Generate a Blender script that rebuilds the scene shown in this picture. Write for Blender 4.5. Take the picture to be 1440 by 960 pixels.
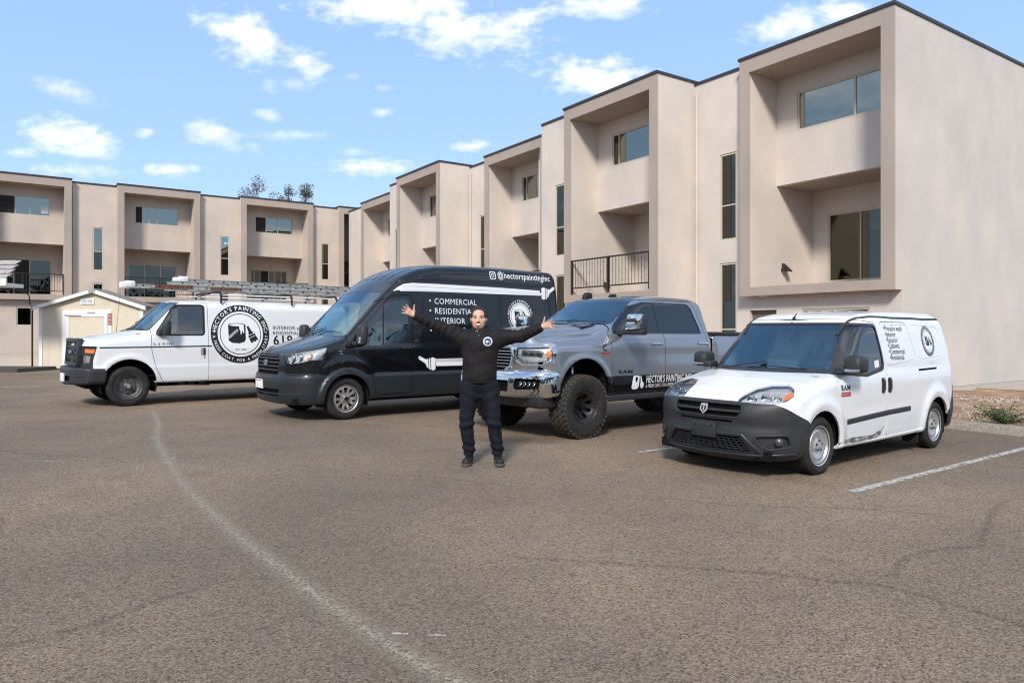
import bpy, bmesh, math, random
import numpy as np
from mathutils import Vector, Matrix
from mathutils.geometry import delaunay_2d_cdt

for o in list(bpy.data.objects): bpy.data.objects.remove(o)
SC = bpy.context.scene
COL = SC.collection
rng = random.Random(7)
nrg = np.random.RandomState(7)

# ------------------------------------------------------------------ camera, sky, sun, exposure
FPX, EYE, TILT, HORB = 1010.0, 1.52, 0.0088, 466.0
cam_d = bpy.data.cameras.new("camera")
cam = bpy.data.objects.new("camera", cam_d); COL.objects.link(cam)
cam.location = (0, 0, EYE); cam.rotation_euler = (math.pi/2, 0, 0)
cam_d.sensor_width = 36.0; cam_d.lens = 36.0*FPX/1440.0
cam_d.shift_y = -(480.0-HORB)/1440.0
cam_d.clip_start = 0.1; cam_d.clip_end = 3000
SC.camera = cam

SUN_EL, SUN_AZ = math.radians(38), math.atan2(-0.982, -0.186)      # azimuth as a world angle from +X
sun_d = bpy.data.lights.new("sun", 'SUN'); sun_d.energy = 2.5; sun_d.angle = math.radians(10.0)
sun_d.color = (1.0, 0.93, 0.83)
sun = bpy.data.objects.new("sun", sun_d); COL.objects.link(sun)
_sd = Vector((math.cos(SUN_AZ)*math.cos(SUN_EL), math.sin(SUN_AZ)*math.cos(SUN_EL), math.sin(SUN_EL)))
sun.rotation_euler = (-_sd).to_track_quat('-Z', 'Y').to_euler()
sun.location = (-8, -30, 30)

world = bpy.data.worlds.new("World"); SC.world = world; world.use_nodes = True
def build_world():
    nt = world.node_tree; nt.nodes.clear(); N = nt.nodes.new; L = nt.links.new
    def M(op, a, b=None, c=None, clamp=False):
        n = N('ShaderNodeMath'); n.operation = op; n.use_clamp = clamp
        for i, v in enumerate((a, b, c)):
            if v is None: continue
            if isinstance(v, (int, float)): n.inputs[i].default_value = v
            else: L(v, n.inputs[i])
        return n.outputs[0]
    out = N('ShaderNodeOutputWorld'); bg = N('ShaderNodeBackground')
    sky = N('ShaderNodeTexSky'); sky.sky_type = 'NISHITA'; sky.sun_disc = False
    sky.sun_elevation = SUN_EL; sky.sun_rotation = math.pi/2 - SUN_AZ
    sky.air_density = 1.0; sky.dust_density = 0.6; sky.ozone_density = 2.0
    tc = N('ShaderNodeTexCoord'); sep = N('ShaderNodeSeparateXYZ'); L(tc.outputs['Generated'], sep.inputs[0])
    X, Y, Z = sep.outputs
    # photographic soft blue: even out the sky a little with altitude
    hz = N('ShaderNodeMixRGB'); hz.blend_type = 'MIX'
    fz = M('MULTIPLY', M('POWER', M('SUBTRACT', 1.0, M('MAXIMUM', Z, 0.0)), 5.0), 0.5)
    hz.inputs[0].default_value = 0.5; L(fz, hz.inputs[0])
    L(sky.outputs[0], hz.inputs[1]); hz.inputs[2].default_value = (7.0, 8.2, 9.4, 1)
    lift = N('ShaderNodeMixRGB'); lift.blend_type = 'MIX'; lift.inputs[0].default_value = 0.55
    L(hz.outputs[0], lift.inputs[1]); lift.inputs[2].default_value = (4.1, 6.6, 10.6, 1)
    # clouds seen in the photograph: (u, v) = tangent-plane position, half sizes, softness, density
    Yp = M('MAXIMUM', Y, 0.02); U = M('DIVIDE', X, Yp); V = M('DIVIDE', Z, Yp)
    nz = N('ShaderNodeTexNoise'); nz.inputs['Scale'].default_value = 15.0; nz.inputs['Detail'].default_value = 9.0
    nz.inputs['Roughness'].default_value = 0.58
    cmb = N('ShaderNodeCombineXYZ'); L(U, cmb.inputs[0]); L(M('MULTIPLY', V, 1.7), cmb.inputs[1]); L(cmb.outputs[0], nz.inputs['Vector'])
    nz2 = N('ShaderNodeTexNoise'); nz2.inputs['Scale'].default_value = 55.0; nz2.inputs['Detail'].default_value = 6.0
    L(cmb.outputs[0], nz2.inputs['Vector'])
    nn = M('ADD', M('MULTIPLY', M('SUBTRACT', nz.outputs[0], 0.5), 4.2), M('MULTIPLY', M('SUBTRACT', nz2.outputs[0], 0.5), 2.0))
    def px(x, y): return (x-720)/FPX, (HORB-y)/FPX
    clouds = [(345,52,62,30,-.5,1.0),(425,86,46,20,-.45,.9),(560,8,120,30,0,1.0),(650,42,105,32,-.12,1.0),(735,26,45,16,.2,.9),
              (90,192,62,24,-.1,1.0),(120,212,40,10,0,.7),(32,214,24,9,0,.8),(95,128,50,14,-.35,.5),(305,190,42,15,-.25,.7),(205,186,14,8,0,.7),
              (412,190,48,7,0,.5),(378,163,24,9,-.3,.6),(247,240,48,10,0,.9),(95,240,50,10,0,.6),(512,236,62,11,0,.95),(538,157,18,7,.2,.6),
              (835,108,72,26,-.1,1.0),(860,92,30,14,0,.9),(850,8,60,18,0,.9),(1120,34,70,26,.25,.8),(1180,18,60,22,.15,.9),(655,207,24,8,0,.8),
              (500,214,20,6,0,.35),(380,122,14,12,-.5,.35),(412,118,16,9,0,.35),(495,108,14,7,0,.3),(540,124,12,5,0,.25),(1010,150,60,20,0,.15)]
    acc = None; low = None
    for (cx, cy, rx, ry, ang, den) in clouds:
        u, v = px(cx, cy); du = M('SUBTRACT', U, u); dv = M('SUBTRACT', V, v)
        ca, sa = math.cos(ang), math.sin(ang)
        a = M('DIVIDE', M('ADD', M('MULTIPLY', du, ca), M('MULTIPLY', dv, sa)), rx*1.25/FPX)
        b = M('DIVIDE', M('SUBTRACT', M('MULTIPLY', dv, ca), M('MULTIPLY', du, sa)), ry*1.25/FPX)
        d = M('SQRT', M('ADD', M('MULTIPLY', a, a), M('MULTIPLY', b, b)))
        m = M('ADD', M('SUBTRACT', 1.0, d), M('MULTIPLY', nn, 0.55))
        m = M('MULTIPLY', M('MULTIPLY', M('SUBTRACT', m, .02), 1.15, clamp=True), den)
        acc = m if acc is None else M('MAXIMUM', acc, m)
        s = M('MULTIPLY', m, M('ADD', M('MULTIPLY', b, 0.5), 0.55, clamp=True))
        low = s if low is None else M('MAXIMUM', low, s)
    front = M('MULTIPLY', M('GREATER_THAN', Y, 0.02), acc)
    frs = M('MULTIPLY', M('GREATER_THAN', Y, 0.02), low)
    # the same scattered clouds over the rest of the sky
    zz = M('ADD', M('MAXIMUM', Z, 0.0), 0.12)
    c2 = N('ShaderNodeCombineXYZ'); L(M('DIVIDE', X, zz), c2.inputs[0]); L(M('DIVIDE', Y, zz), c2.inputs[1])
    nb = N('ShaderNodeTexNoise'); nb.inputs['Scale'].default_value = 1.1; nb.inputs['Detail'].default_value = 9.0
    nb.inputs['Roughness'].default_value = .55; L(c2.outputs[0], nb.inputs['Vector'])
    gen = M('MULTIPLY', M('SUBTRACT', nb.outputs[0], 0.49), 7.0, clamp=True)
    outside = M('MAXIMUM', M('LESS_THAN', Y, 0.02), M('MAXIMUM', M('MULTIPLY', M('SUBTRACT', M('ABSOLUTE', U), 0.85), 4.0, clamp=True),
                 M('MULTIPLY', M('SUBTRACT', V, 0.62), 4.0, clamp=True)))
    allc = M('MAXIMUM', front, M('MULTIPLY', M('MULTIPLY', gen, outside), M('MULTIPLY', Z, 6.0, clamp=True)))
    lit = M('MAXIMUM', frs, M('MULTIPLY', M('MULTIPLY', gen, outside), 0.7))
    cc = N('ShaderNodeMixRGB'); L(lit, cc.inputs[0]); cc.inputs[1].default_value = (7.4, 8.2, 9.6, 1); cc.inputs[2].default_value = (11.2, 11.1, 11.2, 1)
    mx = N('ShaderNodeMixRGB'); L(allc, mx.inputs[0]); L(lift.outputs[0], mx.inputs[1]); L(cc.outputs[0], mx.inputs[2])
    L(mx.outputs[0], bg.inputs[0]); bg.inputs[1].default_value = 0.080
    L(bg.outputs[0], out.inputs[0])
build_world()
vs = SC.view_settings; vs.view_transform = 'Standard'; vs.look = 'None'; vs.exposure = 0.70; vs.gamma = 1.0; vs.use_curve_mapping = False
SC.cycles.filter_width = 1.15; SC.cycles.max_bounces = 8; SC.cycles.transparent_max_bounces = 24

# ------------------------------------------------------------------ materials
MATS = {}
def nodes_of(name):
    m = bpy.data.materials.new(name); m.use_nodes = True; MATS[name] = m
    nt = m.node_tree; b = nt.nodes['Principled BSDF']
    return m, nt, b, nt.nodes.new, nt.links.new
def simple(name, col, rough=.5, metal=0., spec=.5, coat=0., var=.06, scale=40., bump=0., bscale=120., back=None, sheen=0.):
    """plain surface with slight procedural colour variation, fine relief and (back) a lining colour on its inner face"""
    m, nt, b, N, L = nodes_of(name)
    tc = N('ShaderNodeTexCoord'); nz = N('ShaderNodeTexNoise'); nz.inputs['Scale'].default_value = scale; nz.inputs['Detail'].default_value = 5
    L(tc.outputs['Object'], nz.inputs['Vector'])
    cr = N('ShaderNodeMapRange'); cr.inputs[1].default_value = .3; cr.inputs[2].default_value = .7
    cr.inputs[3].default_value = 1-var; cr.inputs[4].default_value = 1+var; L(nz.outputs[0], cr.inputs[0])
    mx = N('ShaderNodeVectorMath'); mx.operation = 'SCALE'; mx.inputs[0].default_value = col[:3]; L(cr.outputs[0], mx.inputs['Scale'])
    src = mx.outputs[0]
    if back is not None:
        g = N('ShaderNodeNewGeometry'); mb = N('ShaderNodeMixRGB'); L(g.outputs['Backfacing'], mb.inputs[0]); L(src, mb.inputs[1])
        mb.inputs[2].default_value = (*back, 1); src = mb.outputs[0]
        mr = N('ShaderNodeMath'); mr.operation = 'MULTIPLY'; inv = N('ShaderNodeMath'); inv.operation = 'SUBTRACT'; inv.inputs[0].default_value = 1
        L(g.outputs['Backfacing'], inv.inputs[1]); L(inv.outputs[0], mr.inputs[0]); mr.inputs[1].default_value = coat; L(mr.outputs[0], b.inputs['Coat Weight'])
    else: b.inputs['Coat Weight'].default_value = coat
    L(src, b.inputs['Base Color'])
    b.inputs['Roughness'].default_value = rough; b.inputs['Metallic'].default_value = metal
    b.inputs['Specular IOR Level'].default_value = spec; b.inputs['Coat Roughness'].default_value = .04
    if sheen: b.inputs['Sheen Weight'].default_value = sheen
    if bump:
        n2 = N('ShaderNodeTexNoise'); n2.inputs['Scale'].default_value = bscale; n2.inputs['Detail'].default_value = 4; L(tc.outputs['Object'], n2.inputs['Vector'])
        bp = N('ShaderNodeBump'); bp.inputs['Strength'].default_value = bump; bp.inputs['Distance'].default_value = .01
        L(n2.outputs[0], bp.inputs['Height']); L(bp.outputs[0], b.inputs['Normal'])
    return m
def glass(name, tint, refl=.06, rough=.0, gcol=(1,1,1)):
    m, nt, b, N, L = nodes_of(name); nt.nodes.remove(b)
    out = nt.nodes['Material Output']; tr = N('ShaderNodeBsdfTransparent'); tr.inputs[0].default_value = (*tint, 1)
    gl = N('ShaderNodeBsdfGlossy'); gl.inputs[0].default_value = (*gcol, 1); gl.inputs['Roughness'].default_value = rough
    fr = N('ShaderNodeFresnel'); fr.inputs[0].default_value = 1.5
    ad = N('ShaderNodeMath'); ad.operation = 'ADD'; ad.use_clamp = True; L(fr.outputs[0], ad.inputs[0]); ad.inputs[1].default_value = refl
    mx = N('ShaderNodeMixShader'); L(ad.outputs[0], mx.inputs[0]); L(tr.outputs[0], mx.inputs[1]); L(gl.outputs[0], mx.inputs[2])
    L(mx.outputs[0], out.inputs[0]); return m

# ------------------------------------------------------------------ objects
def tag(o, label=None, cat=None, group=None, kind=None):
    if label: o['label'] = label
    if cat: o['category'] = cat
    if group: o['group'] = group
    if kind: o['kind'] = kind
    return o
def empty(name, loc=(0,0,0), rot=(0,0,0), label=None, cat=None, group=None, kind=None, scale=1.):
    o = bpy.data.objects.new(name, None); COL.objects.link(o); o.location = loc; o.rotation_euler = rot; o.scale = (scale,)*3
    o.empty_display_size = .2
    return tag(o, label, cat, group, kind)
def link(name, me, parent=None, world_space=False):
    o = bpy.data.objects.new(name, me); COL.objects.link(o)
    if parent is not None:
        o.parent = parent
        if world_space:                       # mesh was written in world coordinates under an unrotated root
            r = parent
            loc = Vector((0,0,0))
            while r is not None: loc -= r.location; r = r.parent
            o.location = loc
    return o
def obj(name, V, F, mat, parent=None, smooth=False, ws=False, label=None, angle=None):
    me = bpy.data.meshes.new(name); me.from_pydata([tuple(map(float, v)) for v in V], [], [tuple(map(int, f)) for f in F])
    bm = bmesh.new(); bm.from_mesh(me); bmesh.ops.recalc_face_normals(bm, faces=bm.faces); bm.to_mesh(me); bm.free()
    me.materials.append(mat if not isinstance(mat, str) else MATS[mat])
    if smooth:
        me.shade_smooth()
        if angle: me.set_sharp_from_angle(angle=math.radians(angle))
    o = link(name, me, parent, ws)
    if label: o['label'] = label
    return o
class MB:
    """collects simple solids and links them as one mesh"""
    def __init__(s): s.V = []; s.F = []
    def add(s, V, F):
        b = len(s.V); s.V += [tuple(v) for v in V]; s.F += [tuple(b+i for i in f) for f in F]; return s
    def hexa(s, P): return s.add(P, [(0,1,2,3),(4,7,6,5),(0,4,5,1),(1,5,6,2),(2,6,7,3),(3,7,4,0)])
    def box(s, a, b, fn=None):
        x0,y0,z0 = a; x1,y1,z1 = b
        P = [(x0,y0,z0),(x1,y0,z0),(x1,y1,z0),(x0,y1,z0),(x0,y0,z1),(x1,y0,z1),(x1,y1,z1),(x0,y1,z1)]
        if fn: P = [fn(*p) for p in P]
        return s.hexa(P)
    def tube(s, pts, r, n=8, cap=True):
        V, F = tube(pts, r, n, cap); return s.add(V, F)
    def cyl(s, p0, p1, r, n=12): return s.tube([p0, p1], r, n)
    def lathe(s, prof, n=32, axis='y', c=(0,0,0)):
        V, F = lathe(prof, n, axis, c); return s.add(V, F)
    def out(s, name, mat, parent=None, smooth=False, ws=False, label=None, angle=None, bevel=0.):
        o = obj(name, s.V, s.F, mat, parent, smooth, ws, label, angle)
        if bevel:
            bm = bmesh.new(); bm.from_mesh(o.data)
            es = [e for e in bm.edges if len(e.link_faces) == 2 and e.calc_face_angle(0) > .5]
            bmesh.ops.bevel(bm, geom=es, offset=bevel, segments=2, affect='EDGES', profile=.5, clamp_overlap=True)
            bm.to_mesh(o.data); bm.free(); o.data.shade_smooth(); o.data.set_sharp_from_angle(angle=math.radians(45))
        return o
def tube(pts, r, n=8, cap=True):
    P = np.array(pts, float); m = len(P); rr = np.broadcast_to(np.array(r, float), (m,))
    T = np.gradient(P, axis=0); T /= np.linalg.norm(T, axis=1)[:,None]+1e-12
    up = np.array([0,0,1.]) if abs(T[0,2]) < .9 else np.array([1.,0,0]); V = []
    for i in range(m):
        a = np.cross(up, T[i]); a /= np.linalg.norm(a)+1e-12; b = np.cross(T[i], a); up = b
        for k in range(n):
            t = 2*math.pi*k/n; V.append(P[i]+rr[i]*(a*math.cos(t)+b*math.sin(t)))
    F = [(i*n+k, i*n+(k+1)%n, (i+1)*n+(k+1)%n, (i+1)*n+k) for i in range(m-1) for k in range(n)]
    if cap: F += [tuple(range(n))[::-1], tuple((m-1)*n+k for k in range(n))]
    return V, F
def lathe(prof, n=32, axis='y', c=(0,0,0)):
    V = []
    for k in range(n):
        t = 2*math.pi*k/n; ct, st = math.cos(t), math.sin(t)
        for (r, h) in prof:
            if axis == 'y': p = (r*ct, h, r*st)
            elif axis == 'x': p = (h, r*ct, r*st)
            else: p = (r*ct, r*st, h)
            V.append((p[0]+c[0], p[1]+c[1], p[2]+c[2]))
    m = len(prof)
    F = [(k*m+i, k*m+i+1, ((k+1)%n)*m+i+1, ((k+1)%n)*m+i) for k in range(n) for i in range(m-1)]
    return V, F
def copy_tree(o, parent=None, first=None):
    c = o.copy(); COL.objects.link(c)
    if parent is not None: c.parent = parent
    for ch in list(o.children): copy_tree(ch, c)
    return c
def in_poly(P, poly):
    P = np.asarray(P, float); poly = np.asarray(poly, float); x, y = P[:,0], P[:,1]; r = np.zeros(len(P), bool); n = len(poly)
    for i in range(n):
        x0, y0 = poly[i]; x1, y1 = poly[(i+1) % n]
        c = ((y0 > y) != (y1 > y)) & (x < (x1-x0)*(y-y0)/(y1-y0+1e-30)+x0); r ^= c
    return r
def circle(cx, cy, r, n=32, ry=None, a0=0.):
    ry = r if ry is None else ry
    return [(cx+r*math.cos(a0+2*math.pi*k/n), cy+ry*math.sin(a0+2*math.pi*k/n)) for k in range(n)]
def rnd_poly(pts, r, n=4):
    """round the corners of a polygon (r: radius or one per corner)"""
    P = [Vector(p) for p in pts]; m = len(P); out = []
    for i in range(m):
        ri = r[i] if isinstance(r, (list, tuple)) else r
        a, b, c = P[i-1], P[i], P[(i+1) % m]; u = (a-b); v = (c-b); lu, lv = u.length, v.length
        if ri <= 1e-6: out.append(tuple(b)); continue
        u.normalize(); v.normalize(); ang = math.acos(max(-1, min(1, u.dot(v)))); t = min(ri/max(math.tan(ang/2), 1e-3), .48*lu, .48*lv)
        p0, p1 = b+u*t, b+v*t
        for k in range(n+1):
            s = k/n; out.append(tuple((1-s)**2*p0+2*s*(1-s)*b+s*s*p1))
    return out
def fill2d(outer, holes=(), step=None, extra=()):
    """triangulate an outline with holes; optional inner grid points so that it can follow a curved surface"""
    V = []; E = []
    for loop in [outer, *holes]:
        b = len(V); V += [Vector((float(p[0]), float(p[1]))) for p in loop]; E += [(b+i, b+(i+1) % len(loop)) for i in range(len(loop))]
    o = np.array([tuple(v) for v in V])
    if step:
        x0, y0 = o.min(0); x1, y1 = o.max(0)
        gx, gy = np.meshgrid(np.arange(x0+step*.5, x1, step), np.arange(y0+step*.5, y1, step)); G = np.stack([gx.ravel(), gy.ravel()], 1)
        if len(G):
            k = in_poly(G, outer)
            for h in holes: k &= ~in_poly(G, h)
            V += [Vector(p) for p in G[k]]
    V += [Vector(p) for p in extra]
    v2, e2, f2, *_ = delaunay_2d_cdt(V, E, [], 0, 1e-6)
    P = np.array([tuple(v) for v in v2]); F = [tuple(f) for f in f2]
    c = np.array([P[list(f)].mean(0) for f in F]); k = in_poly(c, outer)
    for h in holes: k &= ~in_poly(c, h)
    return P, [f for f, g in zip(F, k) if g]
_TX = {}
def text2d(s, size, bold=0.0, sx=1.0, align='LEFT'):
    key = (s, bold)
    if key not in _TX:
        cu = bpy.data.curves.new("txt", 'FONT'); cu.body = s; cu.size = 1.0; cu.offset = bold; cu.resolution_u = 2; cu.fill_mode = 'FRONT'; cu.space_character = 1.09
        ob = bpy.data.objects.new("txt", cu); COL.objects.link(ob)
        dg = bpy.context.evaluated_depsgraph_get(); me = bpy.data.meshes.new_from_object(ob.evaluated_get(dg))
        _TX[key] = (np.array([v.co[:2] for v in me.vertices]) if len(me.vertices) else np.zeros((0,2)), [tuple(p.vertices) for p in me.polygons])
        bpy.data.objects.remove(ob); bpy.data.meshes.remove(me); bpy.data.curves.remove(cu)
    P, F = _TX[key]; P = P.copy()
    if len(P) == 0: return P, F
    P[:,0] *= sx; w = P[:,0].max()
    if align == 'CENTER': P[:,0] -= w/2
    elif align == 'RIGHT': P[:,0] -= w
    return P*size, F
def arc_text(s, R, size, centre_deg, bold=.02, outward=True, span=180.):
    """letters set round a circle; outward=True reads clockwise along the top, False anticlockwise along the bottom"""
    V = []; F = []; adv = []
    for ch in s:
        if ch == ' ': adv.append(size*.40); continue
        P, _ = text2d(ch, size, bold); adv.append((P[:,0].max()-P[:,0].min()+size*.10) if len(P) else size*.3)
    adv = [w*math.radians(span)*R/sum(adv) for w in adv]
    tot = sum(adv)/R; a = math.radians(centre_deg)+(tot/2 if outward else -tot/2)
    for ch, w in zip(s, adv):
        half = w/2/R; a += -half if outward else half
        if ch != ' ':
            P, f = text2d(ch, size, bold, align='CENTER'); b = len(V)
            for x, y in P:
                if outward: rr = R+y; px_, py_ = rr*math.cos(a)+x*math.sin(a), rr*math.sin(a)-x*math.cos(a)
                else: rr = R-y; px_, py_ = rr*math.cos(a)-x*math.sin(a), rr*math.sin(a)+x*math.cos(a)
                V.append((px_, py_))
            F += [tuple(b+i for i in q) for q in f]
        a += -half if outward else half
    return np.array(V), F

# ------------------------------------------------------------------ implicit surfaces
def sst(x, a, w): return 1/(1+np.exp(np.clip(-(x-a)/w, -40, 40)))
def smax(a, b, r):
    h = np.maximum(r-np.abs(a-b), 0)/r; return np.maximum(a, b)+h*h*r*.25
def smin(a, b, r): return -smax(-a, -b, r)
def grad(F, P, e=2e-3):
    g = np.empty_like(P)
    for k in range(3):
        d = np.zeros(3); d[k] = e; g[:,k] = (F(P+d)-F(P-d))/(2*e)
    return g
def nets(F, lo, hi, h, vals=None):
    lo = np.array(lo, float)
    if vals is None:
        n = np.ceil((np.array(hi)-lo)/h).astype(int)+1
        ax = [lo[k]+h*np.arange(n[k]) for k in range(3)]
        G = np.stack(np.meshgrid(*ax, indexing='ij'), -1).reshape(-1, 3); vals = F(G).reshape(n)
    s = vals < 0; n = np.array(vals.shape)
    cnt = np.zeros(n-1, np.int8); acc = np.zeros((*(n-1), 3), np.float32)
    for ax_ in range(3):
        for i in (0,1):
            for j in (0,1):
                a = [slice(None)]*3; o1, o2 = [k for k in range(3) if k != ax_]
                def sl(off):
                    q = [None]*3; q[ax_] = slice(off, n[ax_]-1+off); q[o1] = slice(i, n[o1]-1+i); q[o2] = slice(j, n[o2]-1+j); return tuple(q)
                A, B = vals[sl(0)], vals[sl(1)]; m = (A < 0) != (B < 0)
                t = np.where(m, A/(A-B+1e-20), 0)
                acc[..., ax_] += np.where(m, t, 0); acc[..., o1] += np.where(m, i, 0); acc[..., o2] += np.where(m, j, 0); cnt += m
    idx = -np.ones(n-1, np.int64); w = cnt > 0; idx[w] = np.arange(w.sum())
    V = (np.argwhere(w)+acc[w]/cnt[w][:,None])*h+lo
    Q = []
    for ax_ in range(3):
        o1, o2 = [(1,2),(2,0),(0,1)][ax_]
        a = [slice(None)]*3; b = [slice(None)]*3; a[ax_] = slice(0, -1); b[ax_] = slice(1, None)
        A, B = s[tuple(a)], s[tuple(b)]; e = A != B
        inner = np.zeros_like(e); q = [slice(None)]*3; q[o1] = slice(1, -1); q[o2] = slice(1, -1); inner[tuple(q)] = True; e &= inner
        for flip in (False, True):
            p = np.argwhere(e & (A != flip))
            if not len(p): continue
            d1 = np.zeros(3, int); d1[o1] = 1; d2 = np.zeros(3, int); d2[o2] = 1
            c = [idx[tuple((p-d1-d2).T)], idx[tuple((p-d2).T)], idx[tuple(p.T)], idx[tuple((p-d1).T)]]
            if flip: c = c[::-1]
            Q.append(np.stack(c, 1))
    return V, np.concatenate(Q)
def project(F, V, it=6, lim=.05):
    P = V.copy()
    for _ in range(it):
        g = grad(F, P); f = F(P); st = f[:,None]*g/(np.sum(g*g, 1)[:,None]+1e-9); l = np.linalg.norm(st, axis=1)[:,None]
        P -= st*np.minimum(1, lim/(l+1e-9))
    return P
def unit(g): return g/(np.linalg.norm(g, axis=1)[:,None]+1e-12)

class Hull:
    """car body skin: an implicit surface meshed once, cut along drawn outlines and emitted part by part"""
    def __init__(s, F, lo, hi, h):
        s.F = F; V, Q = nets(F, lo, hi, h); V = project(F, V)
        s.bm = bmesh.new(); bv = [s.bm.verts.new(v) for v in V]
        s.L = s.bm.faces.layers.int.new('lab'); s.names = ['body']
        for q in Q:
            try: s.bm.faces.new([bv[i] for i in q])
            except ValueError: pass
        s.parent = None
    def lab(s, name):
        if name not in s.names: s.names.append(name)
        return s.names.index(name)
    def cut(s, poly, axis, label, cond=None, only=None, mirror=False, hole=None):
        """faces inside poly (drawn in the plane across axis) get the label"""
        if mirror: s.cut([(-p[0], p[1]) for p in poly], axis, label, cond, only, False, None if hole is None else [(-p[0], p[1]) for p in hole])
        k = {'x': (1, 2), 'y': (0, 2), 'z': (0, 1)}[axis]; L = s.L
        only_i = None if only is None else {s.lab(n) for n in only}
        loops = [poly] + ([hole] if hole is not None else [])
        A = np.array(poly, float); lo = A.min(0)-.08; hi = A.max(0)+.08
        k0, k1 = k; cand = {}
        def box(f):
            us = [v.co[k0] for v in f.verts]; ws = [v.co[k1] for v in f.verts]; return (min(us), max(us), min(ws), max(ws))
        for f in s.bm.faces:
            if only_i is not None and f[L] not in only_i: continue
            c = f.calc_center_median()
            if lo[0] < c[k0] < hi[0] and lo[1] < c[k1] < hi[1] and (cond is None or cond(c, f.normal)): cand[f] = box(f)
        for loop in loops:
            n = len(loop)
            for i in range(n):
                p = loop[i]; q = loop[(i+1) % n]; dx, dy = q[0]-p[0], q[1]-p[1]; l = math.hypot(dx, dy)
                if l < 1e-5: continue
                dx /= l; dy /= l; px_, py_ = p
                u0, u1, w0, w1 = min(p[0], q[0]), max(p[0], q[0]), min(p[1], q[1]), max(p[1], q[1])
                sel = []
                for f, bb in cand.items():
                    if bb[0] > u1 or bb[1] < u0 or bb[2] > w1 or bb[3] < w0: continue
                    mn = mt = 1e9; mx = xt = -1e9
                    for v in f.verts:
                        a = v.co[k0]-px_; b = v.co[k1]-py_; dd = -a*dy+b*dx; tt = a*dx+b*dy
                        if dd < mn: mn = dd
                        if dd > mx: mx = dd
                        if tt < mt: mt = tt
                        if tt > xt: xt = tt
                    if mn > -1e-5 or mx < 1e-5 or xt < 0 or mt > l: continue
                    sel.append(f)
                if not sel: continue
                co = [0,0,0]; no = [0,0,0]; co[k0], co[k1] = p; no[k0], no[k1] = -dy, dx
                vs_ = {v for f in sel for v in f.verts}; es = {e for f in sel for e in f.edges}
                r = bmesh.ops.bisect_plane(s.bm, geom=list(vs_)+list(es)+sel, plane_co=co, plane_no=no, dist=1e-6)
                for g in r['geom']:
                    if isinstance(g, bmesh.types.BMFace): cand[g] = box(g)
                for f in sel:
                    if not f.is_valid: cand.pop(f, None)
        fl = list(cand)
        if not fl: return
        Cc = np.array([f.calc_center_median()[:] for f in fl])[:, k]; ins = in_poly(Cc, poly)
        if hole is not None: ins &= ~in_poly(Cc, hole)
        li = s.lab(label)
        for f, g in zip(fl, ins):
            if g: f[L] = li
    def emit(s, label, name, mat, parent, off=0., flange=.0, cond=None, relabel=None, lbl=None, double=None, split=True):
        li = s.lab(label); fs = [f for f in s.bm.faces if f[s.L] == li and (cond is None or cond(f.calc_center_median()))]
        if not fs: return None
        if double is not None: s.emit_faces(fs, *double)
        if relabel is not None:
            r = s.lab(relabel)
            for f in fs: f[s.L] = r
        if not split: return s.emit_faces(fs, name, mat, parent, off, flange, lbl)
        left = set(fs); first = None
        while left:
            seed = left.pop(); isl = [seed]; st = [seed]
            while st:
                f = st.pop()
                for e in f.edges:
                    for g in e.link_faces:
                        if g in left: left.discard(g); isl.append(g); st.append(g)
            if sum(f.calc_area() for f in isl) < 4e-4: continue
            o = s.emit_faces(isl, name, mat, parent, off, flange, lbl); first = first or o
        return first
    def emit_faces(s, fs, name, mat, parent, off=0., flange=0., lbl=None):
        s.bm.verts.index_update(); used = {}; co = []
        for f in fs:
            for v in f.verts:
                if v.index not in used: used[v.index] = len(co); co.append(v.co[:])
        P = np.array(co); Nn = unit(grad(s.F, P)); P2 = P+Nn*off
        F = [[used[v.index] for v in f.verts] for f in fs]; ln = [[Nn[i] for i in q] for q in F]
        V = [tuple(p) for p in P2]
        if flange:
            fset = set(fs); bnd = []
            for f in fs:
                for lp in f.loops:
                    if not any(g in fset for g in lp.edge.link_faces if g is not f): bnd.append((used[lp.vert.index], used[lp.link_loop_next.vert.index]))
            m = {}; 
            for a, b in bnd:
                for q in (a, b):
                    if q not in m: m[q] = len(V); V.append(tuple(P2[q]-Nn[q]*flange))
            for a, b in bnd:
                q = [b, a, m[a], m[b]]; e1 = np.array(V[a])-np.array(V[b]); e2 = np.array(V[m[b]])-np.array(V[b]); nn = np.cross(e1, e2); nn = nn/(np.linalg.norm(nn)+1e-9)
                F.append(q); ln.append([nn]*4)
        me = bpy.data.meshes.new(name); me.from_pydata(V, [], F)
        me.materials.append(MATS[mat] if isinstance(mat, str) else mat); me.shade_smooth()
        me.normals_split_custom_set([tuple(n) for q in ln for n in q])
        o = link(name, me, parent)
        if lbl: o['label'] = lbl
        return o
    # points on the skin
    def _ray(s, O, D, a, b):
        a = np.full(len(O), float(a)); b = np.full(len(O), float(b))
        for _ in range(30):
            m = (a+b)/2; v = s.F(O+D*m[:,None]) > 0; a = np.where(v, m, a); b = np.where(v, b, m)
        return O+D*((a+b)/2)[:,None]
    def side(s, x, z, sgn=-1):
        x, z = np.broadcast_arrays(np.asarray(x, float), np.asarray(z, float)); O = np.stack([x.ravel(), np.zeros(x.size)+sgn*1.6, z.ravel()], 1)
        return s._ray(O, np.array([[0, -sgn, 0.]]), 0, 1.55)
    def front(s, y, z, x0=-1.6, x1=.0):
        y, z = np.broadcast_arrays(np.asarray(y, float), np.asarray(z, float)); O = np.stack([np.zeros(y.size)+x0, y.ravel(), z.ravel()], 1)
        return s._ray(O, np.array([[1., 0, 0]]), 0, x1-x0)
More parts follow.
